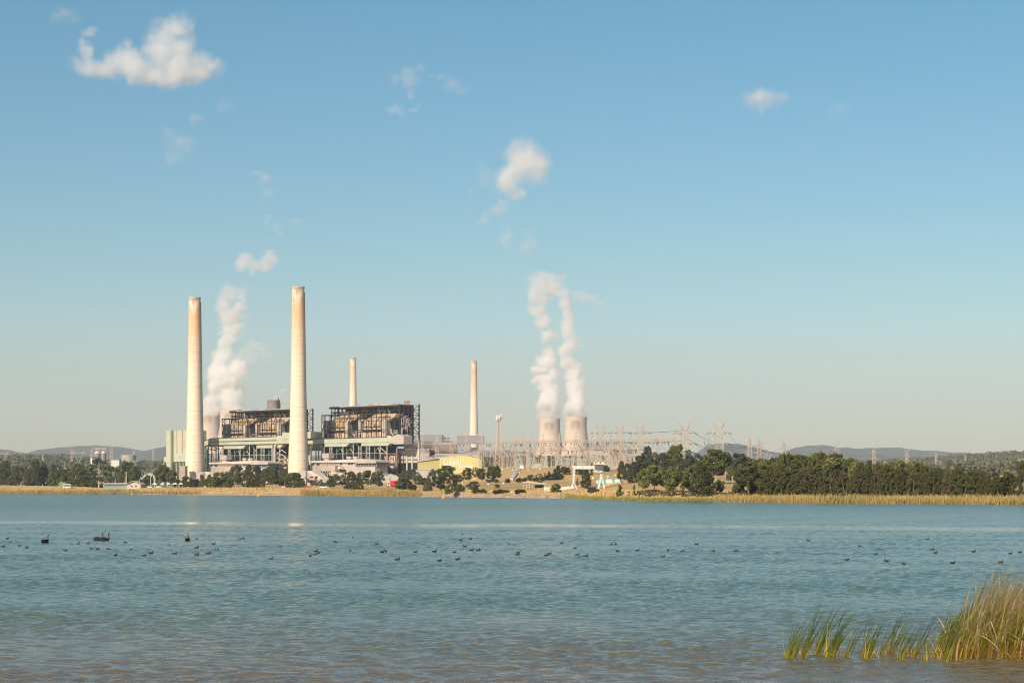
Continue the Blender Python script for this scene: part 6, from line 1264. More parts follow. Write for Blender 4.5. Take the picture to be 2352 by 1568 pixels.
T(r2, 2, [(165, 1290, 1030, 165, 'euc', 'green', 'leafy tree under the green coal tower shaft'), (290, 1290, 1090, 115, 'euc', 'green', 'shorter leafy tree, right neighbour of the one under the coal tower'), (365, 1300, 1200, 110, 'bush', 'dark', 'low dark trees between the shade canopies and the left chimney'),
          (490, 1308, 1165, 120, 'bush', 'green', 'bushy tree right in front of the left chimney foot'), (603, 1308, 1200, 115, 'bush', 'dark', 'neat round dark tree right of the left chimney foot'), (700, 1190, 1140, 60, 'bush', 'green', 'little tree above the low workshop, left one of two'),
          (790, 1205, 1142, 75, 'bush', 'green', 'little tree above the low workshop, right one of two'), (805, 1312, 1195, 120, 'euc', 'green', 'green tree before the low workshop door'), (935, 1185, 1118, 205, 'bush', 'light', 'flat topped bright green hedge tree above the low workshop'),
          (955, 1308, 1188, 150, 'bush', 'dark', 'dark rounded tree at the middle of the low workshop'), (1060, 1308, 1195, 100, 'bush', 'green', 'rounded tree left of the tall grey green pair, before the workshop'), (1150, 1308, 1036, 190, 'euc', 'grey', 'tall grey green eucalypt between the chimneys, leftmost of the tall group'),
          (1325, 1308, 1030, 140, 'cas', 'dark', 'tall dark casuarina between the chimneys, left one of the dark pair'), (1440, 1308, 1034, 170, 'cas', 'dark', 'tall dark casuarina between the chimneys, right one of the dark pair'), (1555, 1306, 1065, 110, 'euc', 'grey', 'grey green tree right beside the dark pair between the chimneys'),
          (1675, 1308, 1040, 210, 'euc', 'green', 'wide tall green tree left of the right near chimney'), (1808, 1302, 1080, 75, 'euc', 'green', 'slim green tree touching the left side of the right near chimney'), (1935, 1308, 1118, 190, 'bush', 'green', 'full round green tree covering the right near chimney foot'),
          (2050, 1302, 1218, 80, 'bush', 'green', 'small round green tree right of the one covering the chimney foot'), (2215, 1312, 1165, 150, 'open', 'grey', 'open grey green tree below the small hopper building'), (2312, 1300, 1228, 70, 'twiggy', 'grey', 'small grey tree beside the open grey green one'), (1510, 1304, 1258, 55, 'bush', 'light', 'tiny yellow green shrub at the foot of the dark pair')], (32, 16), GP)
GB = 'trees on the bank below the right boiler house'
T(r3, 3, [(430, 1332, 1190, 115, 'euc', 'green', 'dense small tree left of the tall pale trunked eucalypt'), (572, 1342, 1078, 185, 'open', 'grey', 'tall open eucalypt with a forked pale trunk on the bank'), (690, 1348, 1118, 165, 'cas', 'brown', 'dark brownish tree right of the forked eucalypt'),
          (795, 1338, 1125, 110, 'cas', 'dark', 'dark tree between the brownish one and the round green one'), (930, 1336, 1098, 185, 'euc', 'green', 'big round headed green tree left of the white gabled shed'), (1062, 1352, 1108, 110, 'euc', 'grey', 'slim grey green tree overlapping the white gabled shed'),
          (1385, 1378, 1190, 185, 'euc', 'green', 'broad low green tree partly hiding the red truck'), (1425, 1240, 1090, 175, 'euc', 'grey', 'grey tree behind the broad low one, before the dark steelwork'), (1540, 1260, 1105, 130, 'open', 'grey', 'open grey tree in front of the flat roofed workshop'),
          (1590, 1310, 1145, 100, 'euc', 'grey', 'grey green tree below the flat roofed workshop, left of a slim pair'), (1520, 1358, 1270, 80, 'bush', 'dark', 'small round shrub right of the broad low tree'), (1660, 1305, 1180, 95, 'euc', 'green', 'leaning yellow green tree, left one of the slim group'),
          (1715, 1368, 1188, 105, 'cas', 'grey', 'slim grey green tree in the middle of the slim group'), (1780, 1362, 1085, 100, 'euc', 'grey', 'tall slim tree, right one of the slim group below the workshop'), (1960, 1220, 1028, 195, 'euc', 'green', 'dark green rounded tree hiding part of the white lettering'),
          (1895, 1382, 1160, 140, 'euc', 'dark', 'dark spreading tree on the bank left of the light round bush'), (2000, 1402, 1280, 90, 'bush', 'light', 'light round bush at the water edge before the yellow green hall'), (2060, 1352, 1145, 110, 'euc', 'dark', 'dark upright tree, left one of three below the hall'),
          (2130, 1265, 1140, 100, 'euc', 'green', 'round headed tree, middle one of three below the hall'), (2140, 1378, 1268, 110, 'bush', 'green', 'wide low bush before the three trees below the hall'), (2250, 1252, 1058, 110, 'euc', 'dark', 'tall dark egg shaped tree in front of the hall, right of the lettering')], None, GB)
GS = 'trees and shrubs on the slope below the switchyard'
T(r4, 4, [(335, 1082, 908, 70, 'open', 'grey', 'pale open tree at the right corner of the hall'), (380, 1070, 925, 55, 'euc', 'grey', 'slim pale tree between the open one and the dark one at the hall corner'), (422, 1112, 930, 100, 'euc', 'dark', 'dark tree just right of the hall corner'),
          (540, 1095, 905, 100, 'cas', 'dark', 'dark broad tree on the slope, left one of a touching pair'), (622, 1108, 898, 120, 'euc', 'dark', 'dark round headed tree on the slope, right one of a touching pair'), (628, 1108, 1060, 45, 'bush', 'grey', 'small shrub at the foot of the touching pair'),
          (312, 1240, 1100, 145, 'euc', 'grey', 'grey green spreading tree near the water, right of the hall'), (632, 1200, 1130, 62, 'euc', 'green', 'small lollipop tree alone on the lower slope'), (365, 1253, 1198, 105, 'bush', 'dark', 'dark dome shrub near the water, left one of two under the spreading tree'),
          (452, 1253, 1194, 80, 'bush', 'dark', 'dark dome shrub near the water, right one of two under the spreading tree'), (655, 1256, 1198, 115, 'bush', 'dark', 'dark dome shrub below the lollipop tree, larger left one'), (742, 1256, 1206, 90, 'bush', 'dark', 'dark dome shrub below the lollipop tree, right one'),
          (945, 1257, 1195, 112, 'bush', 'dark', 'lone dark dome shrub near the water below the flume pipes'), (775, 1107, 1050, 52, 'bush', 'dark', 'dark round bush just left of the pale flume pipes'), (925, 1102, 1042, 62, 'bush', 'dark', 'dark round bush just right of the pale flume pipes'),
          (1003, 1100, 1038, 52, 'bush', 'dark', 'small dark bush, second right of the flume pipes'), (1078, 1100, 1008, 90, 'euc', 'grey', 'grey green round tree above the open shelter'), (1160, 1088, 1040, 72, 'bush', 'dark', 'dark bush right of the grey green round tree'),
          (1195, 1080, 988, 80, 'open', 'brown', 'thin brownish pine like tree above the open shelter'), (1245, 1087, 1035, 52, 'bush', 'dark', 'dark bush at the foot of the thin brownish tree'), (1275, 1065, 978, 32, 'twiggy', 'brown', 'thin dead brown conifer right of the thin brownish tree'),
          (1330, 1010, 948, 50, 'cyp', 'brown', 'small brown conifer left of the dark conifer group'), (1405, 1035, 928, 62, 'cyp', 'dark', 'dark conifer, left one of the group on the slope'), (1455, 1010, 882, 92, 'cyp', 'dark', 'tallest dark conifer of the group on the slope'),
          (1522, 1010, 898, 72, 'euc', 'dark', 'dark tree in the middle of the conifer group'), (1580, 1002, 908, 82, 'cas', 'dark', 'dark tree at the right end of the conifer group'), (1385, 1070, 992, 170, 'bush', 'blue', 'wide low dark shrubbery in front of the conifer group'),
          (1490, 1052, 988, 62, 'bush', 'green', 'round green shrub at the right end of the low shrubbery'), (1205, 1112, 1090, 60, 'bush', 'light', 'flat light shrub just behind the shelter roof'), (1750, 1027, 922, 105, 'euc', 'dark', 'round headed dark tree framed by the crane beam'),
          (1832, 1003, 930, 62, 'bush', 'dark', 'small dark tree right of the round headed one under the crane beam'), (2098, 956, 880, 82, 'bush', 'dark', 'dark round bush tree just right of the crane cabin'), (1905, 1010, 850, 40, 'cyp', 'dark', 'narrow dark tree behind the crane trolley')], None, GS)
T(r4, 4, [(1825, 1168, 942, 112, 'cas', 'dark', 'tall dark egg shaped tree standing between the crane legs'), (1712, 1150, 1050, 50, 'twiggy', 'grey', 'faint grey sapling behind the left crane leg'), (1425, 1253, 1130, 112, 'bush', 'green', 'round grey green tree between the orange container and the boat shed'),
          (1868, 1192, 1160, 85, 'bush', 'grey', 'low scrubby bush left of the wrapped tank'), (1930, 1250, 1168, 120, 'bush', 'grey', 'grey scrub in front of the left end of the wrapped tank')], None, GS)
T(r4, 4, [(1792, 800, 735, 62, 'euc', 'blue', 'small round tree behind the switchyard before the right cooling tower'), (1660, 790, 742, 150, 'bush', 'blue', 'low scrub behind the switchyard before the right cooling tower'), (2225, 790, 672, 115, 'euc', 'blue', 'leafy tree behind the second tall pylon'), (2045, 815, 762, 92, 'bush', 'blue', 'low bush behind the first tall pylon')], None, 'trees behind the switchyard')
GH = 'trees behind the headland'
for a, b, t, w, kind, lm, Y, lb in ((640, 800, 640, 120, 'euc', 'blue', 1300, 'small tree behind the right end of the long gantry beam, partly hidden'), (290, 1060, 838, 105, 'cas', 'dark', None, 'dark pointed tree at the left end of the headland wood'), (372, 1062, 868, 135, 'cas', 'blue', None, 'dark bluish tree, second of the headland wood from the left'),
    (455, 1110, 858, 155, 'cas', 'blue', None, 'broad dark bluish tree, third of the headland wood from the left'), (555, 1100, 762, 190, 'euc', 'blue', 940, 'tall dark rounded tree above the left part of the headland wood'), (672, 1090, 760, 145, 'euc', 'blue', 960, 'mid green tree right of the tall dark rounded one in the back row'),
    (735, 1080, 725, 100, 'euc', 'grey', 1040, 'pale green tree top below the first spiked gantry column'), (835, 1090, 742, 180, 'euc', 'blue', 980, 'rounded dark tree in the middle of the back row'), (1055, 1090, 632, 225, 'euc', 'green', 1000, 'tall irregular tree hiding the foot of the fourth tall pylon'),
    (940, 1090, 700, 110, 'euc', 'green', 1030, 'tree top left of the tall irregular one, below the last gantry column'), (1195, 1090, 762, 150, 'euc', 'blue', 960, 'rounded tree between the fourth and the last tall pylons, left one'), (1325, 1090, 742, 140, 'euc', 'blue', 980, 'rounded tree between the fourth and the last tall pylons, right one'),
    (1690, 1090, 738, 170, 'euc', 'blue', 930, 'dark tree just behind and right of the big round crowned tree'), (1860, 1080, 738, 230, 'euc', 'blue', 960, 'wide rounded dark tree behind, right of the big round crowned tree'), (2040, 1080, 800, 170, 'euc', 'blue', 960, 'dark tree top left of the bare dead tree in the back row'),
    (2330, 1080, 795, 180, 'euc', 'blue', 940, 'dark tree top right of the bare dead tree in the back row'), (700, 1105, 862, 160, 'cas', 'blue', 860, 'dark mass of tree behind the light green front trees, left'), (960, 1105, 858, 160, 'cas', 'blue', 860, 'dark mass of tree behind the light green front trees, middle'), (1105, 1100, 880, 150, 'cas', 'blue', 850, 'dark mass of tree behind the light green front trees, right')):
    u, v = r5(a, b); tree(kind, lm, u, v, r5(0, t)[1], w * .1709, lb, Y, GH)
GF = 'trees along the headland shore'
T(r5, 5, [(600, 1262, 938, 165, 'euc', 'light', 'light olive eucalypt with thin pale trunk, first of the shore row'), (730, 1245, 903, 220, 'euc', 'light', 'wide yellow green eucalypt, second of the shore row'), (862, 1240, 975, 120, 'euc', 'brown', 'brownish narrow tree right of the wide yellow green eucalypt'),
          (970, 1302, 925, 185, 'euc', 'light', 'tall light green eucalypt alone right of the brownish tree'), (1108, 1312, 1112, 90, 'twiggy', 'green', 'young ragged tree between the light green eucalypt and the dark mass'), (1205, 1282, 925, 145, 'euc', 'green', 'olive tree at the left side of the big dark shore casuarina'),
          (1335, 1200, 850, 170, 'euc', 'green', 'green topped tree directly behind the big dark shore casuarina'), (1385, 1306, 900, 270, 'cas', 'dark', 'big dark shore casuarina left of the lone small tree'), (1560, 1130, 700, 330, 'euc', 'green', 'big round crowned tree under the rightmost tall pylon'),
          (1605, 1292, 1085, 112, 'euc', 'green', 'lone small tree on the orange slope in front of the big round crown'), (1775, 1165, 890, 145, 'open', 'green', 'open branched eucalypt at the field gap before the long wood'), (1905, 1150, 868, 150, 'euc', 'light', 'light green tree top at the left end of the long wood'),
          (1995, 1282, 872, 370, 'cas', 'dark', 'huge dark rounded casuarina at the left end of the long wood'), (2110, 1240, 838, 210, 'euc', 'light', 'light olive tree above the huge dark rounded casuarina'), (2250, 1284, 975, 220, 'cas', 'dark', 'dark casuarina right of the huge rounded one'),
          (265, 1302, 1145, 112, 'twiggy', 'green', 'ragged small dark tree near the reeds, right of the crane'), (460, 1302, 1145, 52, 'twiggy', 'green', 'thin sapling on the orange slope, right of the ragged small tree'), (390, 1312, 1215, 32, 'twiggy', 'grey', 'tiny thin sapling between the ragged tree and the taller sapling'),
          (530, 1302, 1230, 34, 'twiggy', 'grey', 'tiny sapling left of the first light olive eucalypt'), (735, 1305, 1270, 40, 'twiggy', 'brown', 'small dead shrub on bare earth below the yellow green eucalypt')], None, GF)
ORD = 'first second third fourth fifth sixth seventh eighth ninth tenth eleventh twelfth thirteenth fourteenth fifteenth sixteenth seventeenth eighteenth nineteenth twentieth'.split()
def ordw(n):
    if n < 20: return ORD[n]
    tens = ['twenty', 'thirty', 'forty', 'fifty', 'sixty', 'seventy', 'eighty', 'ninety']; t, q = divmod(n + 1, 10)
    if q == 0: return ['twentieth', 'thirtieth', 'fortieth', 'fiftieth', 'sixtieth', 'seventieth', 'eightieth', 'ninetieth'][t - 2]
    return tens[t - 2] + ' ' + ORD[q - 1]
# the long wood on the right: dark casuarinas in front, green eucalypts behind
fr_ = [(20, 600, 345, 120), (75, 600, 420, 110), (165, 602, 455, 110), (220, 598, 370, 120), (270, 602, 345, 110), (335, 600, 430, 100), (395, 602, 425, 110), (450, 600, 400, 100), (560, 600, 375, 170), (640, 622, 400, 120), (690, 624, 350, 100), (745, 622, 395, 110), (800, 622, 420, 100), (895, 622, 430, 100),
       (950, 610, 345, 100), (1000, 610, 350, 100), (1060, 608, 400, 90), (1105, 610, 355, 90), (1150, 610, 365, 90), (1215, 608, 390, 110), (1290, 610, 380, 110), (1345, 608, 415, 90), (1400, 612, 425, 100), (1455, 610, 420, 90), (1510, 608, 415, 100), (1575, 612, 405, 100), (1635, 610, 395, 100),
       (1700, 612, 412, 90), (1745, 616, 410, 80), (1790, 618, 378, 120), (1850, 618, 440, 100), (1905, 612, 400, 90), (1950, 610, 395, 90), (2000, 612, 410, 90), (2040, 612, 430, 80), (2090, 612, 475, 70), (2130, 610, 500, 60)]
for k, (a, b, t, w) in enumerate(fr_):
    u, v = rs(a, b); tree('cas', 'dark' if k % 5 != 2 else 'brown', u, v, rs(0, t)[1], w * .26758 * 1.25, '%s casuarina, %s from left in front row of the right wood' % ('dark' if k % 5 != 2 else 'brownish dark', ordw(k)), None, 'front row of the long right wood')
bk_ = [(20, 320, 190, 'green'), (110, 300, 130, 'green'), (190, 335, 130, 'light'), (285, 262, 70, 'green'), (350, 268, 190, 'green'), (440, 275, 160, 'green'), (520, 285, 130, 'green'), (580, 262, 150, 'light'), (610, 252, 70, 'brown'), (660, 300, 120, 'light'), (735, 262, 130, 'brown'), (740, 300, 170, 'light'), (810, 296, 130, 'green'),
       (870, 300, 130, 'green'), (920, 325, 110, 'light'), (1020, 322, 50, 'dark'), (1100, 345, 160, 'light'), (1180, 350, 130, 'light'), (1280, 322, 150, 'light'), (1330, 345, 110, 'green'), (1420, 328, 150, 'light'), (1480, 352, 130, 'green'), (1530, 362, 80, 'green'), (1620, 360, 120, 'grey')]
for k, (a, t, w, lm) in enumerate(bk_):
    u = rs(a, 0)[0]; Y = tcol(u)[0][2] + 70 + rnd.uniform(0, 60); tree('euc', lm, u, 0, rs(0, t)[1], w * .26758 * 1.15, '%s eucalypt top, %s from left in back row of the right wood' % ({'green': 'green', 'light': 'bright green', 'brown': 'brown tinged', 'dark': 'dark pointed', 'grey': 'grey green thin'}[lm], ordw(k)), Y, 'back row of the long right wood')
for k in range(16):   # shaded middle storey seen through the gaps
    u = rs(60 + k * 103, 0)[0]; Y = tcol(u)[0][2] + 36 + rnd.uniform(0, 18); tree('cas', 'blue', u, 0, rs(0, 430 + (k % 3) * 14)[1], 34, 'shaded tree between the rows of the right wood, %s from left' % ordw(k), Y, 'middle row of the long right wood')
T(rs, 6, [(2190, 602, 415, 150, 'bush', 'dark', 'isolated dense round dark tree in the field near the right edge'), (2345, 612, 335, 110, 'cas', 'dark', 'dark tree cut by the right edge of the view'), (2100, 460, 408, 62, 'euc', 'blue', 'bluish round tree far behind the right end of the long wood'), (2262, 470, 432, 60, 'bush', 'green', 'small green tree in the far field between isolated tree and right edge')], None, 'trees near the right edge')
# dead tree
u, v = rs(120, 560); Y = 690.0; x = ua(u, Y); g = H(x, Y); o = empty('dead_tree', 'bare dead tree with pale crooked branches standing above the long right wood', 'tree', (x, Y, g)); hh = at(u, rs(0, 208)[1], Y).z - g
m = MB(); m.tube((0, 0, -.3), (-.4, 0, hh * .62), .34, .2, 8); m.build('trunk', M_barkp, o); s_ = Y / F * .26758
def br(nm, pts, r, mt=M_barkp):
    m = MB(); P = [((a - 110) * s_, 0, hh - (b - 208) * s_) for a, b in pts]
    for i in range(len(P) - 1): m.tube(P[i], P[i + 1], r * (1 - i * .25 / len(P) * 2), r * (1 - (i + 1) * .3 / len(P) * 2), 6)
    m.build(nm, mt, o)
br('branch', [(100, 330), (98, 318), (120, 295), (112, 260), (150, 225), (155, 210)], .17); br('branch', [(110, 322), (135, 300), (158, 290), (160, 262), (178, 250)], .22); br('branch', [(98, 322), (80, 300), (75, 270), (60, 262)], .15); br('branch', [(118, 290), (140, 268), (142, 245)], .12)
# undergrowth behind the reeds on the headland
def scrub():
    C = []
    for _ in range(520):
        u = rnd.uniform(1465, 1720); a, b = tcol(u); Y = a[1] + rnd.uniform(8, 62); x = ua(u, Y)
        if mnoise.noise(Vector((x * .12, Y * .06, 2))) < -.05: continue
        C.append((x, Y, H(x, Y) + .25))
    C = np.array(C); V, Fq = leaf_cloud(C, np.tile([[1.0, .8, .55]], (len(C), 1)), 34, .17, 3); tag(np_mesh('undergrowth', V, Fq, LM['brown']), 'low dark scrub under the headland trees', kind='stuff')
scrub()

# ------------------------------------------------------------------ birds
def loft_bird(spine, n=12):
    """spine of (x, z, half width, half height) from tail to bill; rings stand square to the spine"""
    m = MB(); rings = []; P = [Vector((p[0], 0, p[1])) for p in spine]
    for i, p in enumerate(spine):
        a = P[max(0, i - 1)]; b = P[min(len(P) - 1, i + 1)]; d = (b - a).normalized(); up = Vector((-d.z, 0, d.x)); rings.append([tuple(P[i] + Vector((0, 1, 0)) * p[2] * math.cos(t) + up * p[3] * math.sin(t)) for t in np.linspace(0, 2 * math.pi, n + 1)[:-1]])
    m.loft(rings); return m
M_coot = mat('sooty_plumage', (.022, .022, .024), .7, .2, 4.0); M_cootg = mat('grey_brown_plumage', (.045, .040, .036), .8, .2, 4.0); M_bill = mat('white_bill', (.8, .78, .74), .4, .02); M_red = mat('red_bill_paint', (.5, .05, .04), .4, .05)
def coot_proto(pm, up=1.0):
    o = bpy.data.objects.new('coot', None); scene.collection.objects.link(o); k = up
    m = loft_bird([(-.20, .075, .008, .006), (-.17, .065, .04, .022), (-.12, .05, .065, .048), (-.04, .045, .082, .062), (.04, .045, .078, .06), (.09, .06, .052, .05), (.118, .095 * k, .03, .034), (.125, .13 * k, .025, .028), (.135, .16 * k, .027, .028), (.158, .178 * k, .028, .027), (.182, .174 * k, .02, .018), (.192, .17 * k, .01, .009)])
    b = m.build('body', pm, o, smooth=True); m = MB(); m.tube((.176, 0, .186 * k), (.222, 0, .166 * k), .016, .004, 8); m.build('bill', M_bill, b); return o
CP = {}
coots = []
def L_(a, b): return (.3418 * a, 1177.2 + .3418 * b)
def M_(a, b): return (574.2 + .3662 * a, 1205.9 + .3662 * b)
def N_(a, b): return (1378.1 + .4141 * a, 1205.9 + .4141 * b)
for tr, lst in ((L_, [(50, 177, 'n'), (70, 200), (22, 230), (130, 224), (175, 237, 'n'), (188, 237, 'n'), (440, 257), (525, 211), (592, 209), (615, 243, 'l'), (655, 246, 'l'), (730, 248, 'l'), (842, 202, 'l'), (880, 248, 'n'), (778, 289, 'n'), (970, 290), (1015, 275), (1140, 218, 'n'), (1175, 278), (1322, 178), (1322, 237), (1328, 232, 'n'), (1437, 212), (1325, 284), (1438, 255), (1465, 254, 'n'),
                     (1400, 277), (1612, 176, 'l'), (1635, 175), (1822, 313), (1880, 233), (2255, 199, 'l'), (2123, 261), (2140, 272), (2118, 281), (2086, 290, 'n')]),
                (M_, [(645, 77, 'n'), (628, 161, 'n'), (795, 120), (830, 170), (853, 166, 'n'), (925, 216), (1038, 169), (1190, 224), (1158, 167), (1283, 171), (1303, 216), (1333, 57, 'l'), (1383, 88), (1323, 96), (1347, 134, 'l'), (1390, 158), (1428, 158), (1440, 158, 'n'), (1621, 122, 'n'), (1683, 174), (1678, 187), (1858, 191), (1877, 180), (1955, 114), (2037, 145), (2052, 185), (2107, 197), (2267, 123), (2293, 120, 'n'), (2305, 163, 'l')]),
                (N_, [(208, 142), (350, 178), (377, 142, 'n'), (457, 145), (536, 107), (628, 145), (755, 145), (1155, 87, 'l'), (1441, 118, 'l'), (1372, 194), (1530, 163), (1589, 200, 'l'), (1685, 217, 'n'), (1817, 80), (1842, 136), (1862, 155), (1957, 212), (2073, 148), (2222, 207), (2277, 159), (2330, 151)])):
    for q in lst: u, v = tr(q[0], q[1]); coots.append((u, v, q[2] if len(q) > 2 else 'r'))
coots.sort()
for k, (u, v, f) in enumerate(coots):
    tone = 'grey' if rnd.random() < .35 else 'black'; key = (tone, k % 2)
    if key not in CP: CP[key] = coot_proto(M_coot if tone == 'black' else M_cootg, (1.0, 1.18)[k % 2]); o = CP[key]
    else: o = copy_tree(CP[key])
    Y = CH * F / (v - VH); o.location = (ua(u, Y), Y, .0); s = rnd.uniform(.68, .88); o.scale = (s,) * 3
    o.rotation_euler = (0, 0, {'r': rnd.uniform(-.3, .3), 'l': math.pi + rnd.uniform(-.3, .3), 'n': rnd.choice([1.3, -1.2, 1.9])}[f])
    tag(o, '%s coot %s, %s from left in the flock' % ({'grey': 'greyish', 'black': 'black'}[tone], {'r': 'swimming right', 'l': 'swimming left', 'n': 'seen end on'}[f], ordw(k)), 'coot', 'coots scattered over the lake')
def swan_proto():
    o = bpy.data.objects.new('black_swan', None); scene.collection.objects.link(o)
    m = loft_bird([(-.42, .17, .012, .010), (-.38, .16, .06, .03), (-.30, .12, .12, .09), (-.15, .10, .165, .135), (.02, .10, .17, .14), (.16, .10, .14, .13), (.26, .12, .085, .09), (.315, .18, .045, .052), (.325, .26, .034, .036), (.30, .36, .030, .031), (.285, .44, .028, .029), (.295, .51, .028, .029),
                   (.33, .555, .032, .033), (.37, .555, .034, .032), (.405, .53, .026, .023), (.42, .52, .018, .016)], 14)
    b = m.build('body', M_coot, o, smooth=True); m = MB(); m.tube((.405, 0, .532), (.485, 0, .478), .018, .008, 8); m.build('bill', M_red, b)
    m = MB()
    for s in (-1, 1): m.loft([[(x, s * (.13 + .04 * math.cos(t)) * wx, .15 + .07 * hx + .07 * math.sin(t) * hx) for t in np.linspace(0, 2 * math.pi, 9)[:-1]] for x, wx, hx in ((-.36, .3, .2), (-.25, .8, .8), (-.05, 1, 1), (.12, .9, .7), (.2, .6, .2))])
    m.build('wings', M_coot, b, smooth=True); return o
sw = swan_proto()
for k, (a, b, rz, lb) in enumerate(((304, 203, 1.15, 'black swan with upright neck, alone at the far left of the flock'), (662, 185, 0.05, 'black swan of the close pair, the one behind and to the left'), (702, 187, .35, 'black swan of the close pair, the one in front with the taller neck'), (1260, 189, 1.6, 'black swan seen from behind, alone right of the close pair'))):
    u, v = L_(a, b); Y = CH * F / (v - VH); o = sw if k == 0 else copy_tree(sw); o.location = (ua(u, Y), Y, -.02); o.rotation_euler = (0, 0, rz); o.scale = (1.0,) * 3; tag(o, lb, 'swan', 'black swans on the lake')

# ------------------------------------------------------------------ reeds in the foreground
def blade_mat(name, tip, mid, base, zt):
    m_, n_, bs = newmat(name); P = n_.pos('Object'); z = n_.sep(P)[2]; f = n_.noise(n_.scaled(P, 9.0), 1, 2, .6)
    c = n_.ramp(n_.math('MULTIPLY', n_.math('ADD', z, n_.math('MULTIPLY', n_.math('SUBTRACT', f, .5), .25)), 1 / zt), [(.0, base), (.30, mid), (.75, tip)])
    gi = n_.new('ShaderNodeNewGeometry'); rv = n_.mrange(gi.outputs['Random Per Island'], 0, 1, .45, 1.65); c = n_.vmath('MULTIPLY', c, n_.new('ShaderNodeCombineXYZ', i0=rv, i1=rv, i2=rv).outputs[0])
    n_.put(bs.inputs['Base Color'], c); bs.inputs['Roughness'].default_value = .5; bs.inputs['Specular IOR Level'].default_value = .35
    tr = n_.new('ShaderNodeBsdfTranslucent'); n_.put(tr.inputs[0], c); mx = n_.new('ShaderNodeMixShader'); mx.inputs[0].default_value = .35; n_.t.links.new(bs.outputs[0], mx.inputs[1]); n_.t.links.new(tr.outputs[0], mx.inputs[2]); n_.t.links.new(mx.outputs[0], n_.n['Material Output'].inputs[0])
    return m_
M_bg = blade_mat('green_blade', (.30, .36, .07), (.52, .52, .08), (.90, .74, .08), .9); M_bg2 = blade_mat('tall_green_blade', (.80, .64, .24), (.52, .54, .08), (.85, .66, .12), 1.7)
M_bd = blade_mat('straw_blade', (.88, .66, .45), (.84, .63, .36), (.66, .45, .19), 1.3)
def blade_mesh(n, root, L, lean, curve, w, seg=6, kink=0.0):
    """curved tapering blades; root (n,3), L length, lean start angle from vertical (towards +x), curve extra bend"""
    az = nr.normal(size=n) * .45; V = []; th = lean; p = root.copy(); ca, sa = np.cos(az), np.sin(az); rows = []
    kk = nr.rand(n) < kink; ks = nr.randint(2, seg, n)
    for s in range(seg + 1):
        f = s / seg; ww = np.full(n, w * (1 - f ** 2 * .85) / 2); wx = np.stack([-sa * ww * .3 + ww * .9, ca * ww, 0 * ww], -1)
        rows.append(p - wx); rows.append(p + wx); th = th + curve / seg * (0.4 + 1.2 * f); th = np.where(kk & (ks == s), th + nr.uniform(1.0, 2.0, n), th)
        p = p + np.stack([np.sin(th) * ca, np.sin(th) * sa, np.cos(th)], -1) * (L / seg)[:, None]; p[:, 2] = np.maximum(p[:, 2], -.03)
    A = np.stack(rows, 1); m = 2 * (seg + 1); i0 = (np.arange(n) * m)[:, None]; q = []
    for s in range(seg): q.append(np.stack([i0[:, 0] + 2 * s, i0[:, 0] + 2 * s + 1, i0[:, 0] + 2 * s + 3, i0[:, 0] + 2 * s + 2], -1))
    return A.reshape(-1, 3), np.concatenate(q)
def tuft(a, b, h, ng, nd, sp, label, lean=.35):
    u, v = rr(a, b); Y = CH * F / (v - VH); x = ua(u, Y); k = Y / F * .26758; ng = int(ng * .72) + 2; o = empty('reed_tuft', label, 'reeds', (x, Y, 0), 0, 'reed tufts standing in the shallows')
    Hh = h * k; r = np.stack([nr.normal(size=ng) * sp * k, nr.normal(size=ng) * .12, np.full(ng, -.06)], -1)
    V, Fq = blade_mesh(ng, r, Hh * nr.uniform(.5, 1.35, ng), nr.normal(lean * .9, .13, ng), nr.uniform(.15, .7, ng), .020); np_mesh('green_blades', V, Fq, M_bg, o)
    r = np.stack([nr.normal(size=nd) * sp * 1.3 * k, nr.normal(size=nd) * .12, np.full(nd, -.06)], -1)
    V, Fq = blade_mesh(nd, r, Hh * nr.uniform(.2, .75, nd), nr.normal(.1, .35, nd), nr.uniform(-.3, 1.2, nd), .018, kink=.55); np_mesh('dead_stalks', V, Fq, M_bd, o)
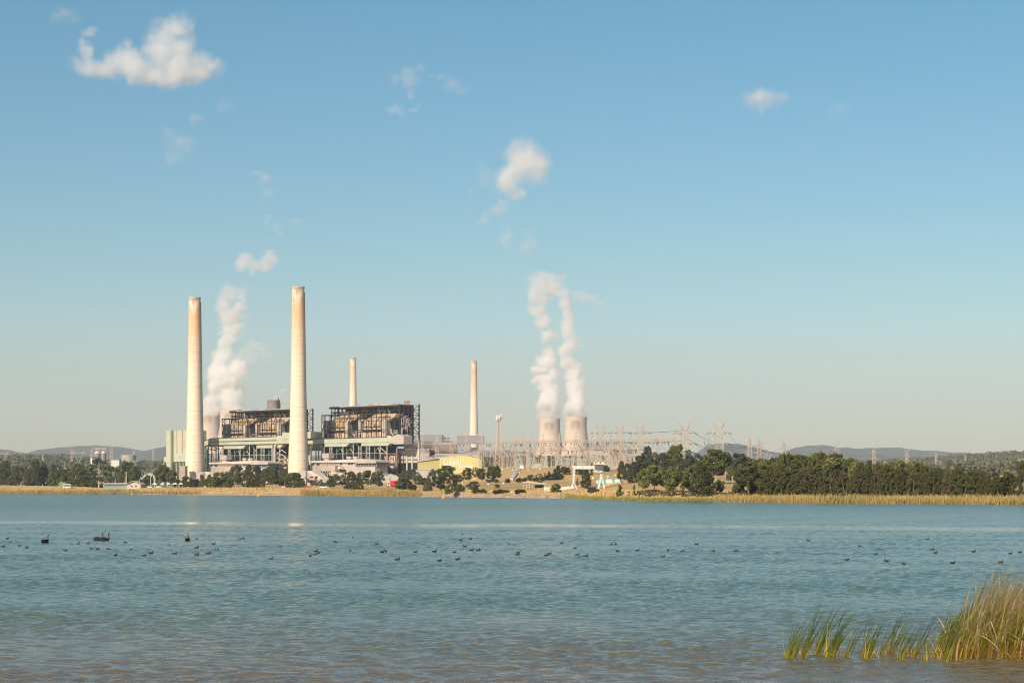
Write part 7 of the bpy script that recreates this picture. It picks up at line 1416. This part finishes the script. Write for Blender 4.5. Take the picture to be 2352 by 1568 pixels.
for k, q in enumerate([(325, 925, 370, 38, 5, 14), (385, 915, 260, 10, 2, 12), (450, 918, 440, 34, 12, 12), (560, 895, 430, 44, 4, 18), (645, 915, 360, 24, 7, 14), (697, 905, 400, 46, 10, 16), (790, 910, 170, 8, 14, 10), (835, 910, 330, 16, 4, 14), (975, 908, 400, 40, 14, 16), (1030, 912, 300, 12, 8, 16), (1105, 910, 300, 10, 8, 14),
                       (1190, 905, 400, 30, 22, 24), (1270, 930, 380, 24, 6, 12), (1340, 910, 340, 14, 26, 18), (1405, 912, 360, 26, 14, 18), (1510, 940, 300, 16, 6, 14), (1572, 912, 330, 12, 22, 14), (1625, 900, 420, 34, 14, 16), (1655, 948, 420, 26, 6, 10)]):
    tuft(*q, '%s reed tuft from the left in the shallow row left of the big clump' % ordw(k))
def clump():
    n = 2300; u = nr.uniform(2150, 2480, n); Y = nr.uniform(43.3, 46.8, n); x = (u - UH) * Y / F; k = 44.0 / F
    topv = np.interp(u, [2150, 2185, 2215, 2250, 2300, 2352, 2480], [1440, 1405, 1365, 1330, 1345, 1355, 1360]); Hh = (1508 - topv) * k
    r = np.stack([x - 11.2, Y - 44.5, np.full(n, -.06)], -1); L = Hh * (.45 + .85 * nr.rand(n) ** 1.2 + .22 * (nr.rand(n) < .06)); o = empty('reed_clump', 'big dense clump of tall green and straw reeds at the lower right corner', 'reeds', (11.2, 44.5, 0))
    V, Fq = blade_mesh(n, r, L, nr.normal(.24, .13, n), nr.uniform(.15, .75, n), .026, 7); np_mesh('green_blades', V, Fq, M_bg2, o)
    n = 1500; u = nr.uniform(2165, 2480, n); Y = nr.uniform(43.2, 46.5, n); x = (u - UH) * Y / F; topv = np.interp(u, [2150, 2185, 2215, 2250, 2300, 2352, 2480], [1440, 1405, 1360, 1320, 1335, 1345, 1350]); Hh = (1508 - topv) * k
    r = np.stack([x - 11.2, Y - 44.5, np.full(n, -.06)], -1); big = nr.rand(n) < .6
    V, Fq = blade_mesh(n, r, Hh * np.where(big, nr.uniform(.9, 1.35, n), nr.uniform(.25, .7, n)), np.where(big, nr.normal(.12, .14, n), nr.normal(.1, .55, n)), np.where(big, nr.uniform(.5, 1.7, n), nr.uniform(-.6, 1.2, n)), .030, 8, kink=.36); np_mesh('straw_blades', V, Fq, M_bd, o)
clump()
